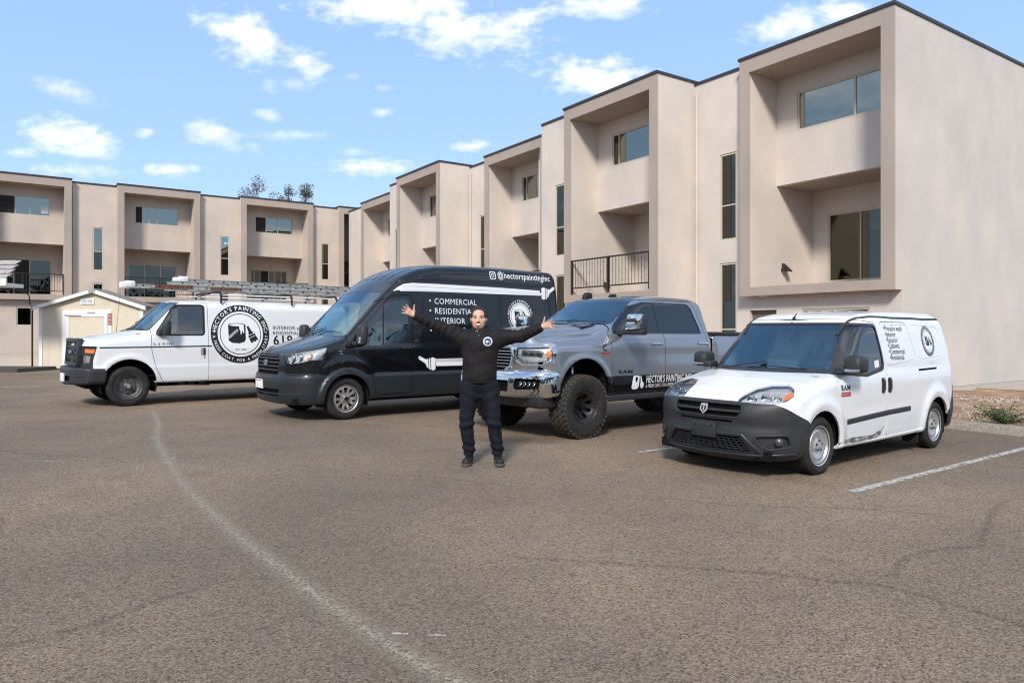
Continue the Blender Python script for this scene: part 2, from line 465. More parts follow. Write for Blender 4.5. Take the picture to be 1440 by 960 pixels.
    def top(s, x, y, z1=.6):
        x, y = np.broadcast_arrays(np.asarray(x, float), np.asarray(y, float)); O = np.stack([x.ravel(), y.ravel(), np.zeros(x.size)+3.3], 1)
        return s._ray(O, np.array([[0, 0, -1.]]), 0, 3.3-z1)
    def decal(s, P2, F, name, mat, parent, where='side', off=.003, sgn=-1, lbl=None):
        P2 = np.asarray(P2, float)
        P = s.side(P2[:,0], P2[:,1], sgn) if where == 'side' else (s.front(P2[:,0], P2[:,1]) if where == 'front' else s.top(P2[:,0], P2[:,1]))
        Nn = unit(grad(s.F, P)); me = bpy.data.meshes.new(name); me.from_pydata([tuple(p) for p in P+Nn*off], [], [tuple(f) for f in F])
        me.materials.append(MATS[mat]); 
        o = link(name, me, parent)
        if lbl: o['label'] = lbl
        return o
    def bar(s, P2, name, mat, parent, where='front', h=.02, d=.02, off=.0, closed=False, lbl=None, mb=None):
        """rounded strip that follows the skin through the drawn points"""
        P2 = np.asarray(P2, float)
        if closed: P2 = np.vstack([P2, P2[:1]])
        seg = np.hypot(*np.diff(P2, axis=0).T); t = np.r_[0, np.cumsum(seg)]; n = max(2, int(t[-1]/.03)); tt = np.unique(np.r_[np.linspace(0, t[-1], n), t])
        Q = np.stack([np.interp(tt, t, P2[:,0]), np.interp(tt, t, P2[:,1])], 1)
        P = s.side(Q[:,0], Q[:,1]) if where == 'side' else (s.front(Q[:,0], Q[:,1]) if where == 'front' else s.top(Q[:,0], Q[:,1]))
        Nn = unit(grad(s.F, P)); T = np.gradient(P, axis=0); T = unit(T); B = unit(np.cross(T, Nn))
        prof = [(-.5,-1),(-.5,0),(-.3,.35),(.3,.35),(.5,0),(.5,-1)]; V = []; m = len(prof)
        for i in range(len(P)):
            for a, b in prof: V.append(P[i]+B[i]*a*h+Nn[i]*(off+(d*b if b > 0 else d*b)))
        F = [(i*m+k, i*m+(k+1) % m, (i+1)*m+(k+1) % m, (i+1)*m+k) for i in range(len(P)-1) for k in range(m)]
        F += [tuple(range(m)), tuple((len(P)-1)*m+k for k in range(m))]
        if mb is not None: mb.add(V, F); return
        return obj(name, V, F, mat, parent, smooth=True, label=lbl, angle=50)
def strip(poly, w, closed=True):
    """a closed line drawn w wide, as an outline and its hole"""
    P = np.array(poly, float); n = len(P)
    if np.sum(P[:,0]*np.roll(P[:,1], -1)-np.roll(P[:,0], -1)*P[:,1]) < 0: P = P[::-1]
    out = []; inn = []
    for i in range(n):
        a, b, c = P[i-1], P[i], P[(i+1) % n]; e1 = (b-a)/(np.hypot(*(b-a))+1e-9); e2 = (c-b)/(np.hypot(*(c-b))+1e-9)
        m = np.array([e1[1]+e2[1], -(e1[0]+e2[0])]); m /= np.hypot(*m)+1e-9; k = 1/max(.5, m[0]*e1[1]-m[1]*e1[0])
        out.append(tuple(b+m*w/2*k)); inn.append(tuple(b-m*w/2*k))
    return out, inn
def pline(pts, w):
    """an open line drawn w wide, as an outline"""
    P = np.array(pts, float); T = np.gradient(P, axis=0); T /= np.hypot(T[:,0], T[:,1])[:,None]; Nn = np.stack([-T[:,1], T[:,0]], 1)
    return [tuple(p) for p in P+Nn*w/2]+[tuple(p) for p in (P-Nn*w/2)[::-1]]
def table(xs, ys, sm=.0, lo=None, hi=None):
    """smoothed piecewise-linear curve"""
    xs = np.array(xs, float); ys = np.array(ys, float); a = xs[0]-1.5; b = xs[-1]+1.5; g = np.arange(a, b, .005); v = np.interp(g, xs, ys)
    if sm:
        k = int(3*sm/.005); w = np.exp(-.5*(np.arange(-k, k+1)*.005/sm)**2); w /= w.sum(); v = np.convolve(np.pad(v, k, 'edge'), w, 'valid')
    return lambda x: np.interp(x, g, v)
def car_F(T, P, TU, Xf, Xr, B=.25, cf=(.18,.38), cr=.05, cw=.1, crown=.03, w0=.9, rt=.12, rf=.16, rr=.12, rb=.06, extra=None, hoodcrown=None):
    dT = lambda x: (T(x+.02)-T(x-.02))/.04
    def F(Q):
        x, y, z = Q[:,0], Q[:,1], Q[:,2]; ay = np.abs(y)
        xe = x-cw*ay*ay
        top = (z-(T(xe)-crown*(ay/w0)**2))/np.sqrt(1+dT(xe)**2)
        w = P(x)-TU(z)
        if extra: w = w+extra(x, z)
        side = ay-w
        f = smax(side, top, rt(x) if callable(rt) else rt)
        f = smax(f, Xf(z)+cf[0]*ay**2+cf[1]*ay**4-x, rf)
        f = smax(f, x-Xr(z)+cr*ay**2, rr)
        return smax(f, B-z if not callable(B) else B(x)-z, rb)
    return F
# ------------------------------------------------------------------ shared vehicle materials and pieces
simple('white_paint', (.72,.73,.745), .35, coat=.8, var=.015, back=(.05,.05,.055))
simple('black_paint', (.003,.0035,.005), .3, spec=.25, coat=.75, var=.05, back=(.03,.03,.03))
simple('grey_paint', (.25,.27,.30), .30, metal=.65, coat=1., var=.03, scale=300, back=(.03,.03,.03))
simple('dark_plastic', (.026,.027,.030), .5, spec=.4, var=.15, scale=14, bump=.05, bscale=300)
simple('van_cladding', (.017,.020,.024), .38, spec=.5, var=.08, scale=6)
simple('black_gloss', (.006,.006,.007), .12, coat=.6)
simple('rubber', (.014,.014,.015), .6, spec=.3)
simple('recess_black', (.004,.004,.004), .8, spec=.1)
simple('tyre', (.022,.021,.020), .78, spec=.3, var=.35, scale=9, bump=.15, bscale=160)
simple('tyre_dusty', (.060,.053,.045), .85, spec=.2, var=.45, scale=30, bump=.2, bscale=120)
simple('steel_wheel', (.55,.56,.58), .38, metal=.75, var=.08, scale=20)
simple('alloy_wheel', (.56,.53,.50), .35, metal=.8, var=.12, scale=15)
simple('dull_wheel', (.10,.10,.10), .5, metal=.5, var=.3, scale=10)
simple('black_wheel', (.014,.014,.015), .36, metal=.3, coat=.3)
simple('brake_metal', (.05,.045,.04), .6, metal=.5)
simple('chrome', (.62,.63,.64), .07, metal=1.0, var=.01)
simple('satin_metal', (.6,.6,.62), .28, metal=1.0)
simple('reflector', (.62,.63,.64), .3, metal=.45, var=.3, scale=30)
simple('lamp_housing', (.10,.10,.105), .35, metal=.6)
simple('amber', (.75,.17,.02), .25, coat=.8)
simple('red_lens', (.35,.012,.010), .2, coat=.8)
simple('seat_cloth', (.20,.22,.23), .9, var=.15)
simple('grey_trim', (.28,.30,.31), .8)
simple('tan_trim', (.34,.33,.30), .8)
simple('decal_black', (.010,.010,.011), .45)
simple('decal_white', (.78,.79,.80), .4)
simple('decal_grey', (.12,.12,.13), .45)
simple('decal_blue', (.03,.09,.22), .3, metal=.3)
simple('decal_red', (.42,.02,.02), .4)
simple('paper_white', (.75,.76,.78), .7)
simple('underbody', (.010,.010,.010), .9, spec=.1)
glass('clear_lens', (.95,.96,.97), .04)
glass('windshield_glass', (.50,.74,.80), .14, gcol=(.62,.86,1.0))
glass('cab_glass', (.34,.42,.42), .07)
glass('dark_glass', (.035,.037,.042), .05)

def disc_holes(name, prof, r0, r1, holes, mat, parent, y0=0., thick=.012, step=.03, n=72):
    """pressed wheel face: flat outline with real openings, dished by prof(r) along y (outward is -y)"""
    P, F = fill2d(circle(0, 0, r1, n), ([circle(0, 0, r0, 24)] if r0 > 0 else [])+list(holes), step)
    r = np.hypot(P[:,0], P[:,1]); y = prof(r); V = [(p[0], y0+q, p[1]) for p, q in zip(P, y)]+[(p[0], y0+q+thick, p[1]) for p, q in zip(P, y)]
    m = len(P); ed = {}
    for f in F:
        for a, b in zip(f, f[1:]+f[:1]): ed[(a, b)] = 1
    G = list(F)+[tuple(m+i for i in f[::-1]) for f in F]+[(b, a, m+a, m+b) for (a, b) in ed if (b, a) not in ed]
    return obj(name, V, G, mat, parent, smooth=True, angle=40)
def wheel(parent, loc, R, width, rim, prof, holes, rim_mat, tyre_mat='tyre', side=-1, name='wheel', hub=None, knobs=0, steer=0., nuts=(0,0), r0=0.):
    w = empty(name, loc); w.parent = parent
    w.rotation_euler = (0, 0, steer + (0 if side < 0 else math.pi))
    hw = width/2
    tp = [(rim-.012, -hw*.72), (rim+.004, -hw*.80), (rim+.02, -hw*.84), (rim+(R-rim)*.35, -hw*.98), (rim+(R-rim)*.6, -hw*1.0), (R-.035, -hw*.93), (R-.014, -hw*.84), (R-.003, -hw*.70)]
    g = .007 if not knobs else 0
    for yy in (-.42, -.14, .14, .42):
        tp += [(R, hw*yy-.009), (R-g, hw*yy-.006), (R-g, hw*yy+.006), (R, hw*yy+.009)]
    tp += [(R-.003, hw*.70), (R-.014, hw*.84), (R-.035, hw*.93), (rim+(R-rim)*.5, hw*1.0), (rim-.012, hw*.72)]
    V, F = lathe(tp, 64); obj('tyre', V, F, tyre_mat, w, smooth=True, angle=35)
    mb = MB()
    mb.lathe([(rim-.004, -hw*.78), (rim+.010, -hw*.86), (rim+.014, -hw*.80), (rim-.008, -hw*.72), (rim-.02, -hw*.45), (rim-.035, -hw*.2), (rim-.03, hw*.7)], 64)
    mb.out('rim_barrel', rim_mat, w, smooth=True, angle=40)
    mb = MB(); mb.lathe([(0, .0), (rim*.78, .0), (rim*.78, .03), (0, .03)], 40); mb.out('brake_disc', 'brake_metal', w, smooth=True, angle=40)
    disc_holes('rim', prof, r0, rim-.012, holes, rim_mat, w, y0=-hw*.72)
    if hub: 
        mb = MB(); mb.lathe([(r, -hw*.72+y) for r, y in hub[1]], 32); mb.out('hub_cap', hub[0], w, smooth=True, angle=40)
    if nuts[0]:
        mb = MB(); yy = float(prof(np.array([nuts[1]]))[0])-hw*.72
        for c in circle(0, 0, nuts[1], nuts[0], a0=.3): mb.lathe([(.0, yy-.016), (.011, yy-.014), (.013, yy+.002), (0, yy+.002)], 6, c=(c[0], 0, c[1]))
        mb.out('wheel_nuts', 'brake_metal' if rim_mat != 'black_wheel' else 'black_gloss', w)
    if knobs:
        mb = MB(); n = knobs; r_ = random.Random(3)
        for k in range(n):
            for j, yy in enumerate((-.80, -.50, -.18, .15, .48, .79)):
                a = 2*math.pi*(k+(.5 if j % 2 else 0))/n+r_.uniform(-.012, .012); da = 2*math.pi/n*.36; dy = hw*(.13 if abs(yy) < .7 else .17)
                rr = R+.013 if abs(yy) < .7 else R+.004
                sk = .25*da*(1 if j % 2 else -1)
                P = []
                for rad in (R-.02, rr):
                    for (aa, yo) in ((-da+sk, -dy), (da*.8+sk, -dy*.8), (da-sk, dy*.9), (-da*.8-sk, dy)):
                        P.append((rad*math.cos(a+aa), hw*yy+yo, rad*math.sin(a+aa)))
                mb.hexa(P)
                if abs(yy) > .7:                         # shoulder lug running down the side wall
                    s_ = np.sign(yy); P = []
                    for (rad, y_) in ((R-.004, hw*yy), (R-.045, hw*.93*s_)):
                        for q in (0, 1):
                            for aa in (-da*.6, da*.6): P.append((rad*math.cos(a+aa), y_+s_*(.010 if q else -.02), rad*math.sin(a+aa)))
                    P = [P[0],P[1],P[3],P[2],P[4],P[5],P[7],P[6]]; mb.hexa(P)
        mb.out('tread_blocks', 'tyre_dusty', w)
    return w
def rbox(name, a, b, mat, parent, bev=.03, rot=None, label=None):
    mb = MB(); mb.box(a, b); o = mb.out(name, mat, parent, bevel=bev)
    if label: o['label'] = label
    return o
def seat(parent, x, y, z, mat='seat_cloth', w=.5):
    s = empty('seat', (x, y, z)); s.parent = parent
    rbox('seat_cushion', (0, -w/2, 0), (.5, w/2, .14), mat, s, .05)
    mb = MB(); f = lambda X, Y, Z: (X+Z*.22, Y*(1-.18*Z), Z); mb.box((.45, -w/2, .1), (.57, w/2, .72), f); mb.out('seat_back', mat, s, bevel=.045)
    mb = MB(); mb.box((.50, -.13, .78), (.59, .13, .98), lambda X, Y, Z: (X+Z*.18, Y, Z)); mb.box((.56,-.07,.68),(.575,-.055,.82), lambda X,Y,Z:(X+Z*.15,Y,Z)); mb.box((.56,.055,.68),(.575,.07,.82), lambda X,Y,Z:(X+Z*.15,Y,Z)); mb.out('headrest', mat, s, bevel=.025)
    return s
def steering(parent, x, y, z, r=.19):
    pts = [(x+.10*math.sin(a)*1.0, y+r*math.cos(a), z+r*math.sin(a)) for a in np.linspace(0, 2*math.pi, 33)]
    mb = MB(); mb.tube(pts, .014, 8, cap=False); mb.tube([(x-.02, y-r*.95, z), (x-.03, y, z-.02), (x-.02, y+r*.95, z)], .022, 6); mb.tube([(x-.25, y, z-.1), (x-.02, y, z-.01)], .04, 8)
    mb.out('steering_wheel', 'dark_plastic', parent, smooth=True)
def cabin(parent, x0, x1, w, zf, zd, xs, zs, dash_x, mat='seat_cloth', bulk=True, back_x=None):
    rbox('dashboard', (dash_x-.25, -w, zd-.35), (dash_x+.35, w, zd), 'grey_trim', parent, .06)
    mb = MB(); mb.box((x0, -w, zf-.04), (x1, w, zf)); mb.out('cabin_floor', 'recess_black', parent)
    for y in (-.42, .42): seat(parent, xs, y, zs, mat)
    steering(parent, dash_x+.42, -.42, zd-.06)
    if bulk: mb = MB(); mb.box((x1-.03, -w, zf), (x1, w, zf+(back_x or 1.2))); mb.out('bulkhead', 'grey_trim', parent)
def arch_liner(parent, x, z, r, y0, y1):
    mb = MB()
    for s in (-1, 1):
        n = 20; V = []; F = []
        for k in range(n+1):
            t = -.35+(math.pi+.7)*k/n
            for y in (y0, y1): V.append((x+r*math.cos(t), s*y, z+r*math.sin(t)))
        F = [(2*k, 2*k+1, 2*k+3, 2*k+2) for k in range(n)]; mb.add(V, F)
        V2 = [(x, s*y1, z)]+[V[2*k+1] for k in range(n+1)]; mb.add(V2, [(0, k+1, k+2) for k in range(n)])
    mb.out('wheel_arch_liner', 'underbody', parent)
def logo(hull, cx, cz, R, parent, light='decal_white', dark='decal_black', ring='solid', name='logo', words=('HECTOR\'S PAINTING INC.', 'A FRESH COAT. FOR A FRESH START'), sx=1.0, where='side'):
    """round emblem: lettered ring, inner circle line, paint pot and brush"""
    m = lambda P: [(cx+sx*p[0], cz+p[1]) for p in P]
    g = empty(name, (0, 0, 0)); g.parent = parent
    def D(P, F, nm, mt, off): hull.decal(m(P), F, nm, mt, g, where, off)
    if ring == 'solid':
        P, F = fill2d(circle(0, 0, R, 72), [circle(0, 0, R*.775, 72)], R*.1); D(P, F, 'ring', dark, .003)
        P, F = fill2d(circle(0, 0, R*.775, 72), [], R*.12); D(P, F, 'disc', light, .002)
        tc = light
    else:
        P, F = fill2d(circle(0, 0, R*.775, 72), [], R*.12); D(P, F, 'disc', light, .002); tc = light
    P, F = fill2d(circle(0, 0, R*.705, 64), [circle(0, 0, R*.68, 64)], R*.12); D(P, F, 'circle_line', dark, .0045)
    ts = R*.185
    V, F = arc_text(words[0], R*.825, ts, 90, .015, span=172); D(V, F, 'lettering', tc, .0055)
    V, F = arc_text(words[1], R*.945, ts*.74, 270, .006, outward=False, span=176); D(V, F, 'lettering', tc, .0055)
    for a in (176, 4):
        P, F = fill2d(circle(R*.885*math.cos(math.radians(a)), R*.885*math.sin(math.radians(a)), R*.022, 10)); D(P, F, 'dot', tc, .0055)
    V, F = text2d('EST. 2009', R*.085, .0, align='CENTER'); D(V+np.array([0, -R*.56]), F, 'lettering', dark, .0055)
    # pot
    pot = [(-.42,.30),(-.41,-.22),(-.30,-.30),(-.05,-.32),(.12,-.27),(.17,-.18),(.17,.32)]; q = [(-R*.0+a*R, b*R) for a, b in pot]
    P, F = fill2d(q, [], R*.12); D(P, F, 'paint_pot', dark, .0045)
    e = circle(-.125*R, .31*R, .295*R, 28, ry=.065*R); P, F = fill2d(e); D(P, F, 'pot_rim', dark, .005)
    e = circle(-.125*R, .31*R, .25*R, 28, ry=.042*R); P, F = fill2d(e); D(P, F, 'paint_surface', light, .0055)
    drip = [(-.05,.27),(.11,.30),(.12,.05),(.085,.03),(.07,.10),(.045,.12),(.03,-.0),(.0,-.02),(-.01,.12),(-.04,.16)]; P, F = fill2d([(a*R, b*R) for a, b in drip]); D(P, F, 'paint_drip', light, .006)
    hnd = pline([(-.40*R, -.12*R), (-.10*R, .14*R)], .07*R); P, F = fill2d(hnd); D(P, F, 'pot_handle', light, .0062)
    hn2 = pline([(-.39*R, -.11*R), (-.11*R, .13*R)], .03*R); P, F = fill2d(hn2); D(P, F, 'pot_handle', dark, .0068)
    # brush
    def rot(P, a, c): ca, sa = math.cos(a), math.sin(a); return [(c[0]+x*ca-y*sa, c[1]+x*sa+y*ca) for x, y in P]
    a = .42; c = (.36*R, .0)
    hd = rnd_poly([(-.035,.30),(.035,.30),(.055,.10),(.11,.0),(-.11,.0),(-.055,.10)], .03); P, F = fill2d(rot([(x*R, y*R) for x, y in hd], a, c)); D(P, F, 'brush_handle', dark, .0045)
    P, F = fill2d(rot([(x*R, y*R) for x, y in [(-.13,-.02),(.13,-.02),(.13,-.09),(-.13,-.09)]], a, c)); D(P, F, 'brush_band', dark, .0045)
    P, F = fill2d(rot([(x*R, y*R) for x, y in [(-.13,-.11),(.13,-.11),(.15,-.29),(.08,-.25),(.03,-.30),(-.03,-.25),(-.09,-.30),(-.13,-.26)]], a, c)); D(P, F, 'bristles', dark, .0045)
    return g
def place(root, X, Y, th, s):
    """stand a vehicle on the gently sloping lot"""
    root.rotation_mode = 'QUATERNION'
    root.rotation_quaternion = (Matrix.Rotation(TILT, 3, 'Y') @ Matrix.Rotation(th, 3, 'Z')).to_quaternion()
    root.location = (X, Y, -TILT*X); root.scale = (s,)*3
simple('notice_blue', (.04,.30,.45), .6); simple('paper_card', (.62,.66,.66), .7)
simple('decal_red_soft', (.45,.10,.09), .7)
simple('kerb_dark', (.06,.05,.045), .9, var=.3)
simple('shingle_pale', (.36,.33,.31), .95, var=.35, scale=20, bump=.4, bscale=50)
# ------------------------------------------------------------------ setting materials
def stucco(name, col, patch=.06, tint=(1.03,.99,.96)):
    m, nt, b, N, L = nodes_of(name); tc = N('ShaderNodeTexCoord')
    n1 = N('ShaderNodeTexNoise'); n1.inputs['Scale'].default_value = .55; n1.inputs['Detail'].default_value = 6; n1.inputs['Roughness'].default_value = .6; L(tc.outputs['Object'], n1.inputs['Vector'])
    mp = N('ShaderNodeMapping'); mp.inputs['Scale'].default_value = (1.2, 1.2, .7); L(tc.outputs['Object'], mp.inputs[0])
    n2 = N('ShaderNodeTexNoise'); n2.inputs['Scale'].default_value = 1.3; n2.inputs['Detail'].default_value = 5; L(mp.outputs[0], n2.inputs['Vector'])
    n3 = N('ShaderNodeTexNoise'); n3.inputs['Scale'].default_value = 45; n3.inputs['Detail'].default_value = 6; L(tc.outputs['Object'], n3.inputs['Vector'])
    def MR(src, a, c, lo, hi):
        r = N('ShaderNodeMapRange'); r.inputs[1].default_value = a; r.inputs[2].default_value = c; r.inputs[3].default_value = lo; r.inputs[4].default_value = hi; L(src, r.inputs[0]); return r.outputs[0]
    def MU(a, c):
        n = N('ShaderNodeMath'); n.operation = 'MULTIPLY'; L(a, n.inputs[0]); L(c, n.inputs[1]); return n.outputs[0]
    v = MU(MU(MR(n1.outputs[0], .3, .7, 1-patch, 1+patch), MR(n2.outputs[0], .3, .7, 1-patch*.6, 1+patch*.6)), MR(n3.outputs[0], .3, .7, .96, 1.04))
    cm = N('ShaderNodeMixRGB'); cm.inputs[1].default_value = (*col, 1); cm.inputs[2].default_value = (col[0]*tint[0], col[1]*tint[1], col[2]*tint[2], 1); L(MR(n1.outputs[0], .4, .6, 0, 1), cm.inputs[0])
    sc = N('ShaderNodeVectorMath'); sc.operation = 'SCALE'; L(cm.outputs[0], sc.inputs[0]); L(v, sc.inputs['Scale']); L(sc.outputs[0], b.inputs['Base Color'])
    b.inputs['Roughness'].default_value = .92; b.inputs['Specular IOR Level'].default_value = .2
    n4 = N('ShaderNodeTexNoise'); n4.inputs['Scale'].default_value = 30; n4.inputs['Detail'].default_value = 8; L(tc.outputs['Object'], n4.inputs['Vector'])
    bp = N('ShaderNodeBump'); bp.inputs['Strength'].default_value = .35; bp.inputs['Distance'].default_value = .012; L(n4.outputs[0], bp.inputs['Height']); L(bp.outputs[0], b.inputs['Normal'])
    return m
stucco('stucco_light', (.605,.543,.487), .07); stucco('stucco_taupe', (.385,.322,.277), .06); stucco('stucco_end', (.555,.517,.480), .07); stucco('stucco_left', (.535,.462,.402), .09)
simple('roof_cap', (.045,.045,.048), .5, metal=.3); simple('window_frame', (.55,.49,.39), .5, var=.03); simple('door_brown', (.16,.12,.10), .6); simple('slot_dark', (.01,.01,.01), .8)
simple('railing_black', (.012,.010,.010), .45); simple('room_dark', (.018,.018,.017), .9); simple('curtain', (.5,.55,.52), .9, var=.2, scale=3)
glass('pane_glass', (.07,.085,.08), .13, gcol=(.52,.52,.45)); glass('pane_teal', (.20,.25,.24), .42, gcol=(.54,.56,.50)); simple('screen_dark', (.022,.018,.015), .8)
simple('shed_wall', (.62,.545,.42), .8, var=.04, scale=3); simple('shed_trim', (.76,.76,.76), .6, var=.03); simple('shingle', (.20,.18,.17), .95, var=.45, scale=14, bump=.4, bscale=60)
simple('kerb_concrete', (.27,.24,.20), .9, var=.25, scale=22, bump=.4, bscale=60); simple('plinth', (.50,.43,.37), .9, var=.06); simple('iron_dark', (.03,.022,.018), .6)
simple('bark', (.09,.065,.045), .9, var=.3); simple('leaf_olive', (.085,.09,.05), .7, var=.35, scale=3); simple('leaf_brown', (.13,.095,.055), .8, var=.3, scale=3); simple('leaf_green', (.045,.085,.02), .6, var=.35, scale=5)
simple('galvanised', (.42,.42,.42), .45, metal=.6); simple('rock', (.40,.33,.26), .9, var=.3, scale=20)
def asphalt_mat():
    m, nt, b, N, L = nodes_of('asphalt'); tc = N('ShaderNodeTexCoord'); O = tc.outputs['Object']
    def NZ(s, d=5, r=.55, src=O):
        n = N('ShaderNodeTexNoise'); n.inputs['Scale'].default_value = s; n.inputs['Detail'].default_value = d; n.inputs['Roughness'].default_value = r; L(src, n.inputs['Vector']); return n.outputs[0]
    def MR(src, a, c, lo=0., hi=1.):
        r = N('ShaderNodeMapRange'); r.inputs[1].default_value = a; r.inputs[2].default_value = c; r.inputs[3].default_value = lo; r.inputs[4].default_value = hi; L(src, r.inputs[0]); return r.outputs[0]
    def MIX(f, a, c, t='MIX'):
        n = N('ShaderNodeMixRGB'); n.blend_type = t
        for i, v in enumerate((f, a, c)):
            if isinstance(v, float): n.inputs[i].default_value = v
            elif isinstance(v, tuple): n.inputs[i].default_value = (*v, 1)
            else: L(v, n.inputs[i])
        return n.outputs[0]
    base = MIX(MR(NZ(.35, 4), .35, .65), (.183,.132,.093), (.240,.175,.122))
    base = MIX(MR(NZ(.16, 3), .44, .60), base, (.31,.218,.140))                  # tan dust
    base = MIX(MR(NZ(1.7, 6, .65), .50, .72, 0, .45), base, (.135,.108,.088))
    vo = N('ShaderNodeTexVoronoi'); vo.inputs['Scale'].default_value = 95; L(O, vo.inputs['Vector'])
    sepc = N('ShaderNodeSeparateColor'); L(vo.outputs['Color'], sepc.inputs[0])
    agg = MR(sepc.outputs[0], 0, 1, .48, 1.52)
    sc = N('ShaderNodeVectorMath'); sc.operation = 'SCALE'; L(base, sc.inputs[0]); L(agg, sc.inputs['Scale']); c = sc.outputs[0]
    v2 = N('ShaderNodeTexVoronoi'); v2.inputs['Scale'].default_value = 38; L(O, v2.inputs['Vector']); s2 = N('ShaderNodeSeparateColor'); L(v2.outputs['Color'], s2.inputs[0])
    dk = N('ShaderNodeMath'); dk.operation = 'MULTIPLY'; L(MR(s2.outputs[1], .74, .77), dk.inputs[0]); L(MR(v2.outputs['Distance'], .36, .22), dk.inputs[1]); c = MIX(dk.outputs[0], c, (.045,.038,.034))
    lt = N('ShaderNodeMath'); lt.operation = 'MULTIPLY'; L(MR(s2.outputs[2], .91, .93), lt.inputs[0]); L(MR(v2.outputs['Distance'], .26, .14), lt.inputs[1]); c = MIX(lt.outputs[0], c, (.40,.34,.28))
    c = MIX(MR(NZ(110, 4, .7), .35, .68, 0, .55), c, (.095,.078,.065))
    L(c, b.inputs['Base Color']); b.inputs['Roughness'].default_value = .88; b.inputs['Specular IOR Level'].default_value = .3
    bp = N('ShaderNodeBump'); bp.inputs['Strength'].default_value = .6; bp.inputs['Distance'].default_value = .008
    hh = N('ShaderNodeMath'); hh.operation = 'ADD'; L(vo.outputs['Distance'], hh.inputs[0]); L(NZ(40, 6), hh.inputs[1]); L(hh.outputs[0], bp.inputs['Height']); L(bp.outputs[0], b.inputs['Normal'])
asphalt_mat()
def worn(name, col, cover, scale=20, rough=.8, lo=.4, hi=.6):
    """worn mark on the asphalt: broken up by its own grain so that the surface below shows through"""
    m, nt, b, N, L = nodes_of(name); tc = N('ShaderNodeTexCoord'); nz = N('ShaderNodeTexNoise'); nz.inputs['Scale'].default_value = scale; nz.inputs['Detail'].default_value = 8; nz.inputs['Roughness'].default_value = .7; L(tc.outputs['Object'], nz.inputs['Vector'])
    r = N('ShaderNodeMapRange'); r.inputs[1].default_value = lo; r.inputs[2].default_value = hi; r.inputs[4].default_value = cover; L(nz.outputs[0], r.inputs[0])
    at = N('ShaderNodeAttribute'); at.attribute_name = 'edge'; mu = N('ShaderNodeMath'); mu.operation = 'MULTIPLY'; L(r.outputs[0], mu.inputs[0]); L(at.outputs['Fac'], mu.inputs[1]); L(mu.outputs[0], b.inputs['Alpha'])
    b.inputs['Base Color'].default_value = (*col, 1); b.inputs['Roughness'].default_value = rough
worn('line_paint', (.45,.43,.40), 1.0, 16, lo=.38, hi=.52); worn('seam_pale', (.345,.285,.215), 1.0, 48, lo=.40, hi=.56); worn('crack_dark', (.055,.045,.038), .38, 30, lo=.40, hi=.60); worn('paint_fleck', (.55,.53,.50), .8, 30, lo=.42, hi=.55)
def gz(x, y, dz=0.): return -TILT*x+dz
def sheet(name, poly, dz, mat, kind='structure', step=None, thick=None, rough=0., parent=None):
    P, F = fill2d(poly, [], step); V = [(p[0], p[1], gz(p[0], p[1], dz)+rough*nrg.uniform(-1, 1)) for p in P]
    o = obj(name, V, F, mat); 
    if kind: o['kind'] = kind
    return o
def mark(name, pts, w, mat, dz=.004, soft=.0, kind='structure', label=None, jag=0.):
    """a painted or worn line laid 4 mm above the asphalt, fading at its edges when soft"""
    P = np.array(pts, float); seg = np.hypot(*np.diff(P, axis=0).T); t = np.r_[0, np.cumsum(seg)]; n = max(2, int(t[-1]/.08)); tt = np.linspace(0, t[-1], n)
    Q = np.stack([np.interp(tt, t, P[:,0]), np.interp(tt, t, P[:,1])], 1)
    if soft:
        k = np.array([.25,.5,.25]); 
        for _ in range(8): Q[1:-1] = Q[:-2]*.25+Q[1:-1]*.5+Q[2:]*.25
    if jag: Q[1:-1] += nrg.uniform(-jag, jag, (n-2, 2))
    T = np.gradient(Q, axis=0); T /= np.hypot(T[:,0], T[:,1])[:,None]; M_ = np.stack([-T[:,1], T[:,0]], 1); off = [-.5, 0, .5] if soft else [-.5, .5]
    V = []; A = []
    for i in range(n):
        for o_ in off: p = Q[i]+M_[i]*o_*w; V.append((p[0], p[1], gz(*p, dz))); A.append((1. if not soft else (1.-abs(o_)*2))*(1 if not soft or n < 16 else min(1, i/4, (n-1-i)/4)))
    k = len(off); F = [(i*k+j, i*k+j+1, (i+1)*k+j+1, (i+1)*k+j) for i in range(n-1) for j in range(k-1)]
    o = obj(name, V, F, mat); a = o.data.attributes.new('edge', 'FLOAT', 'POINT'); a.data.foreach_set('value', A); o['kind'] = kind
    return o
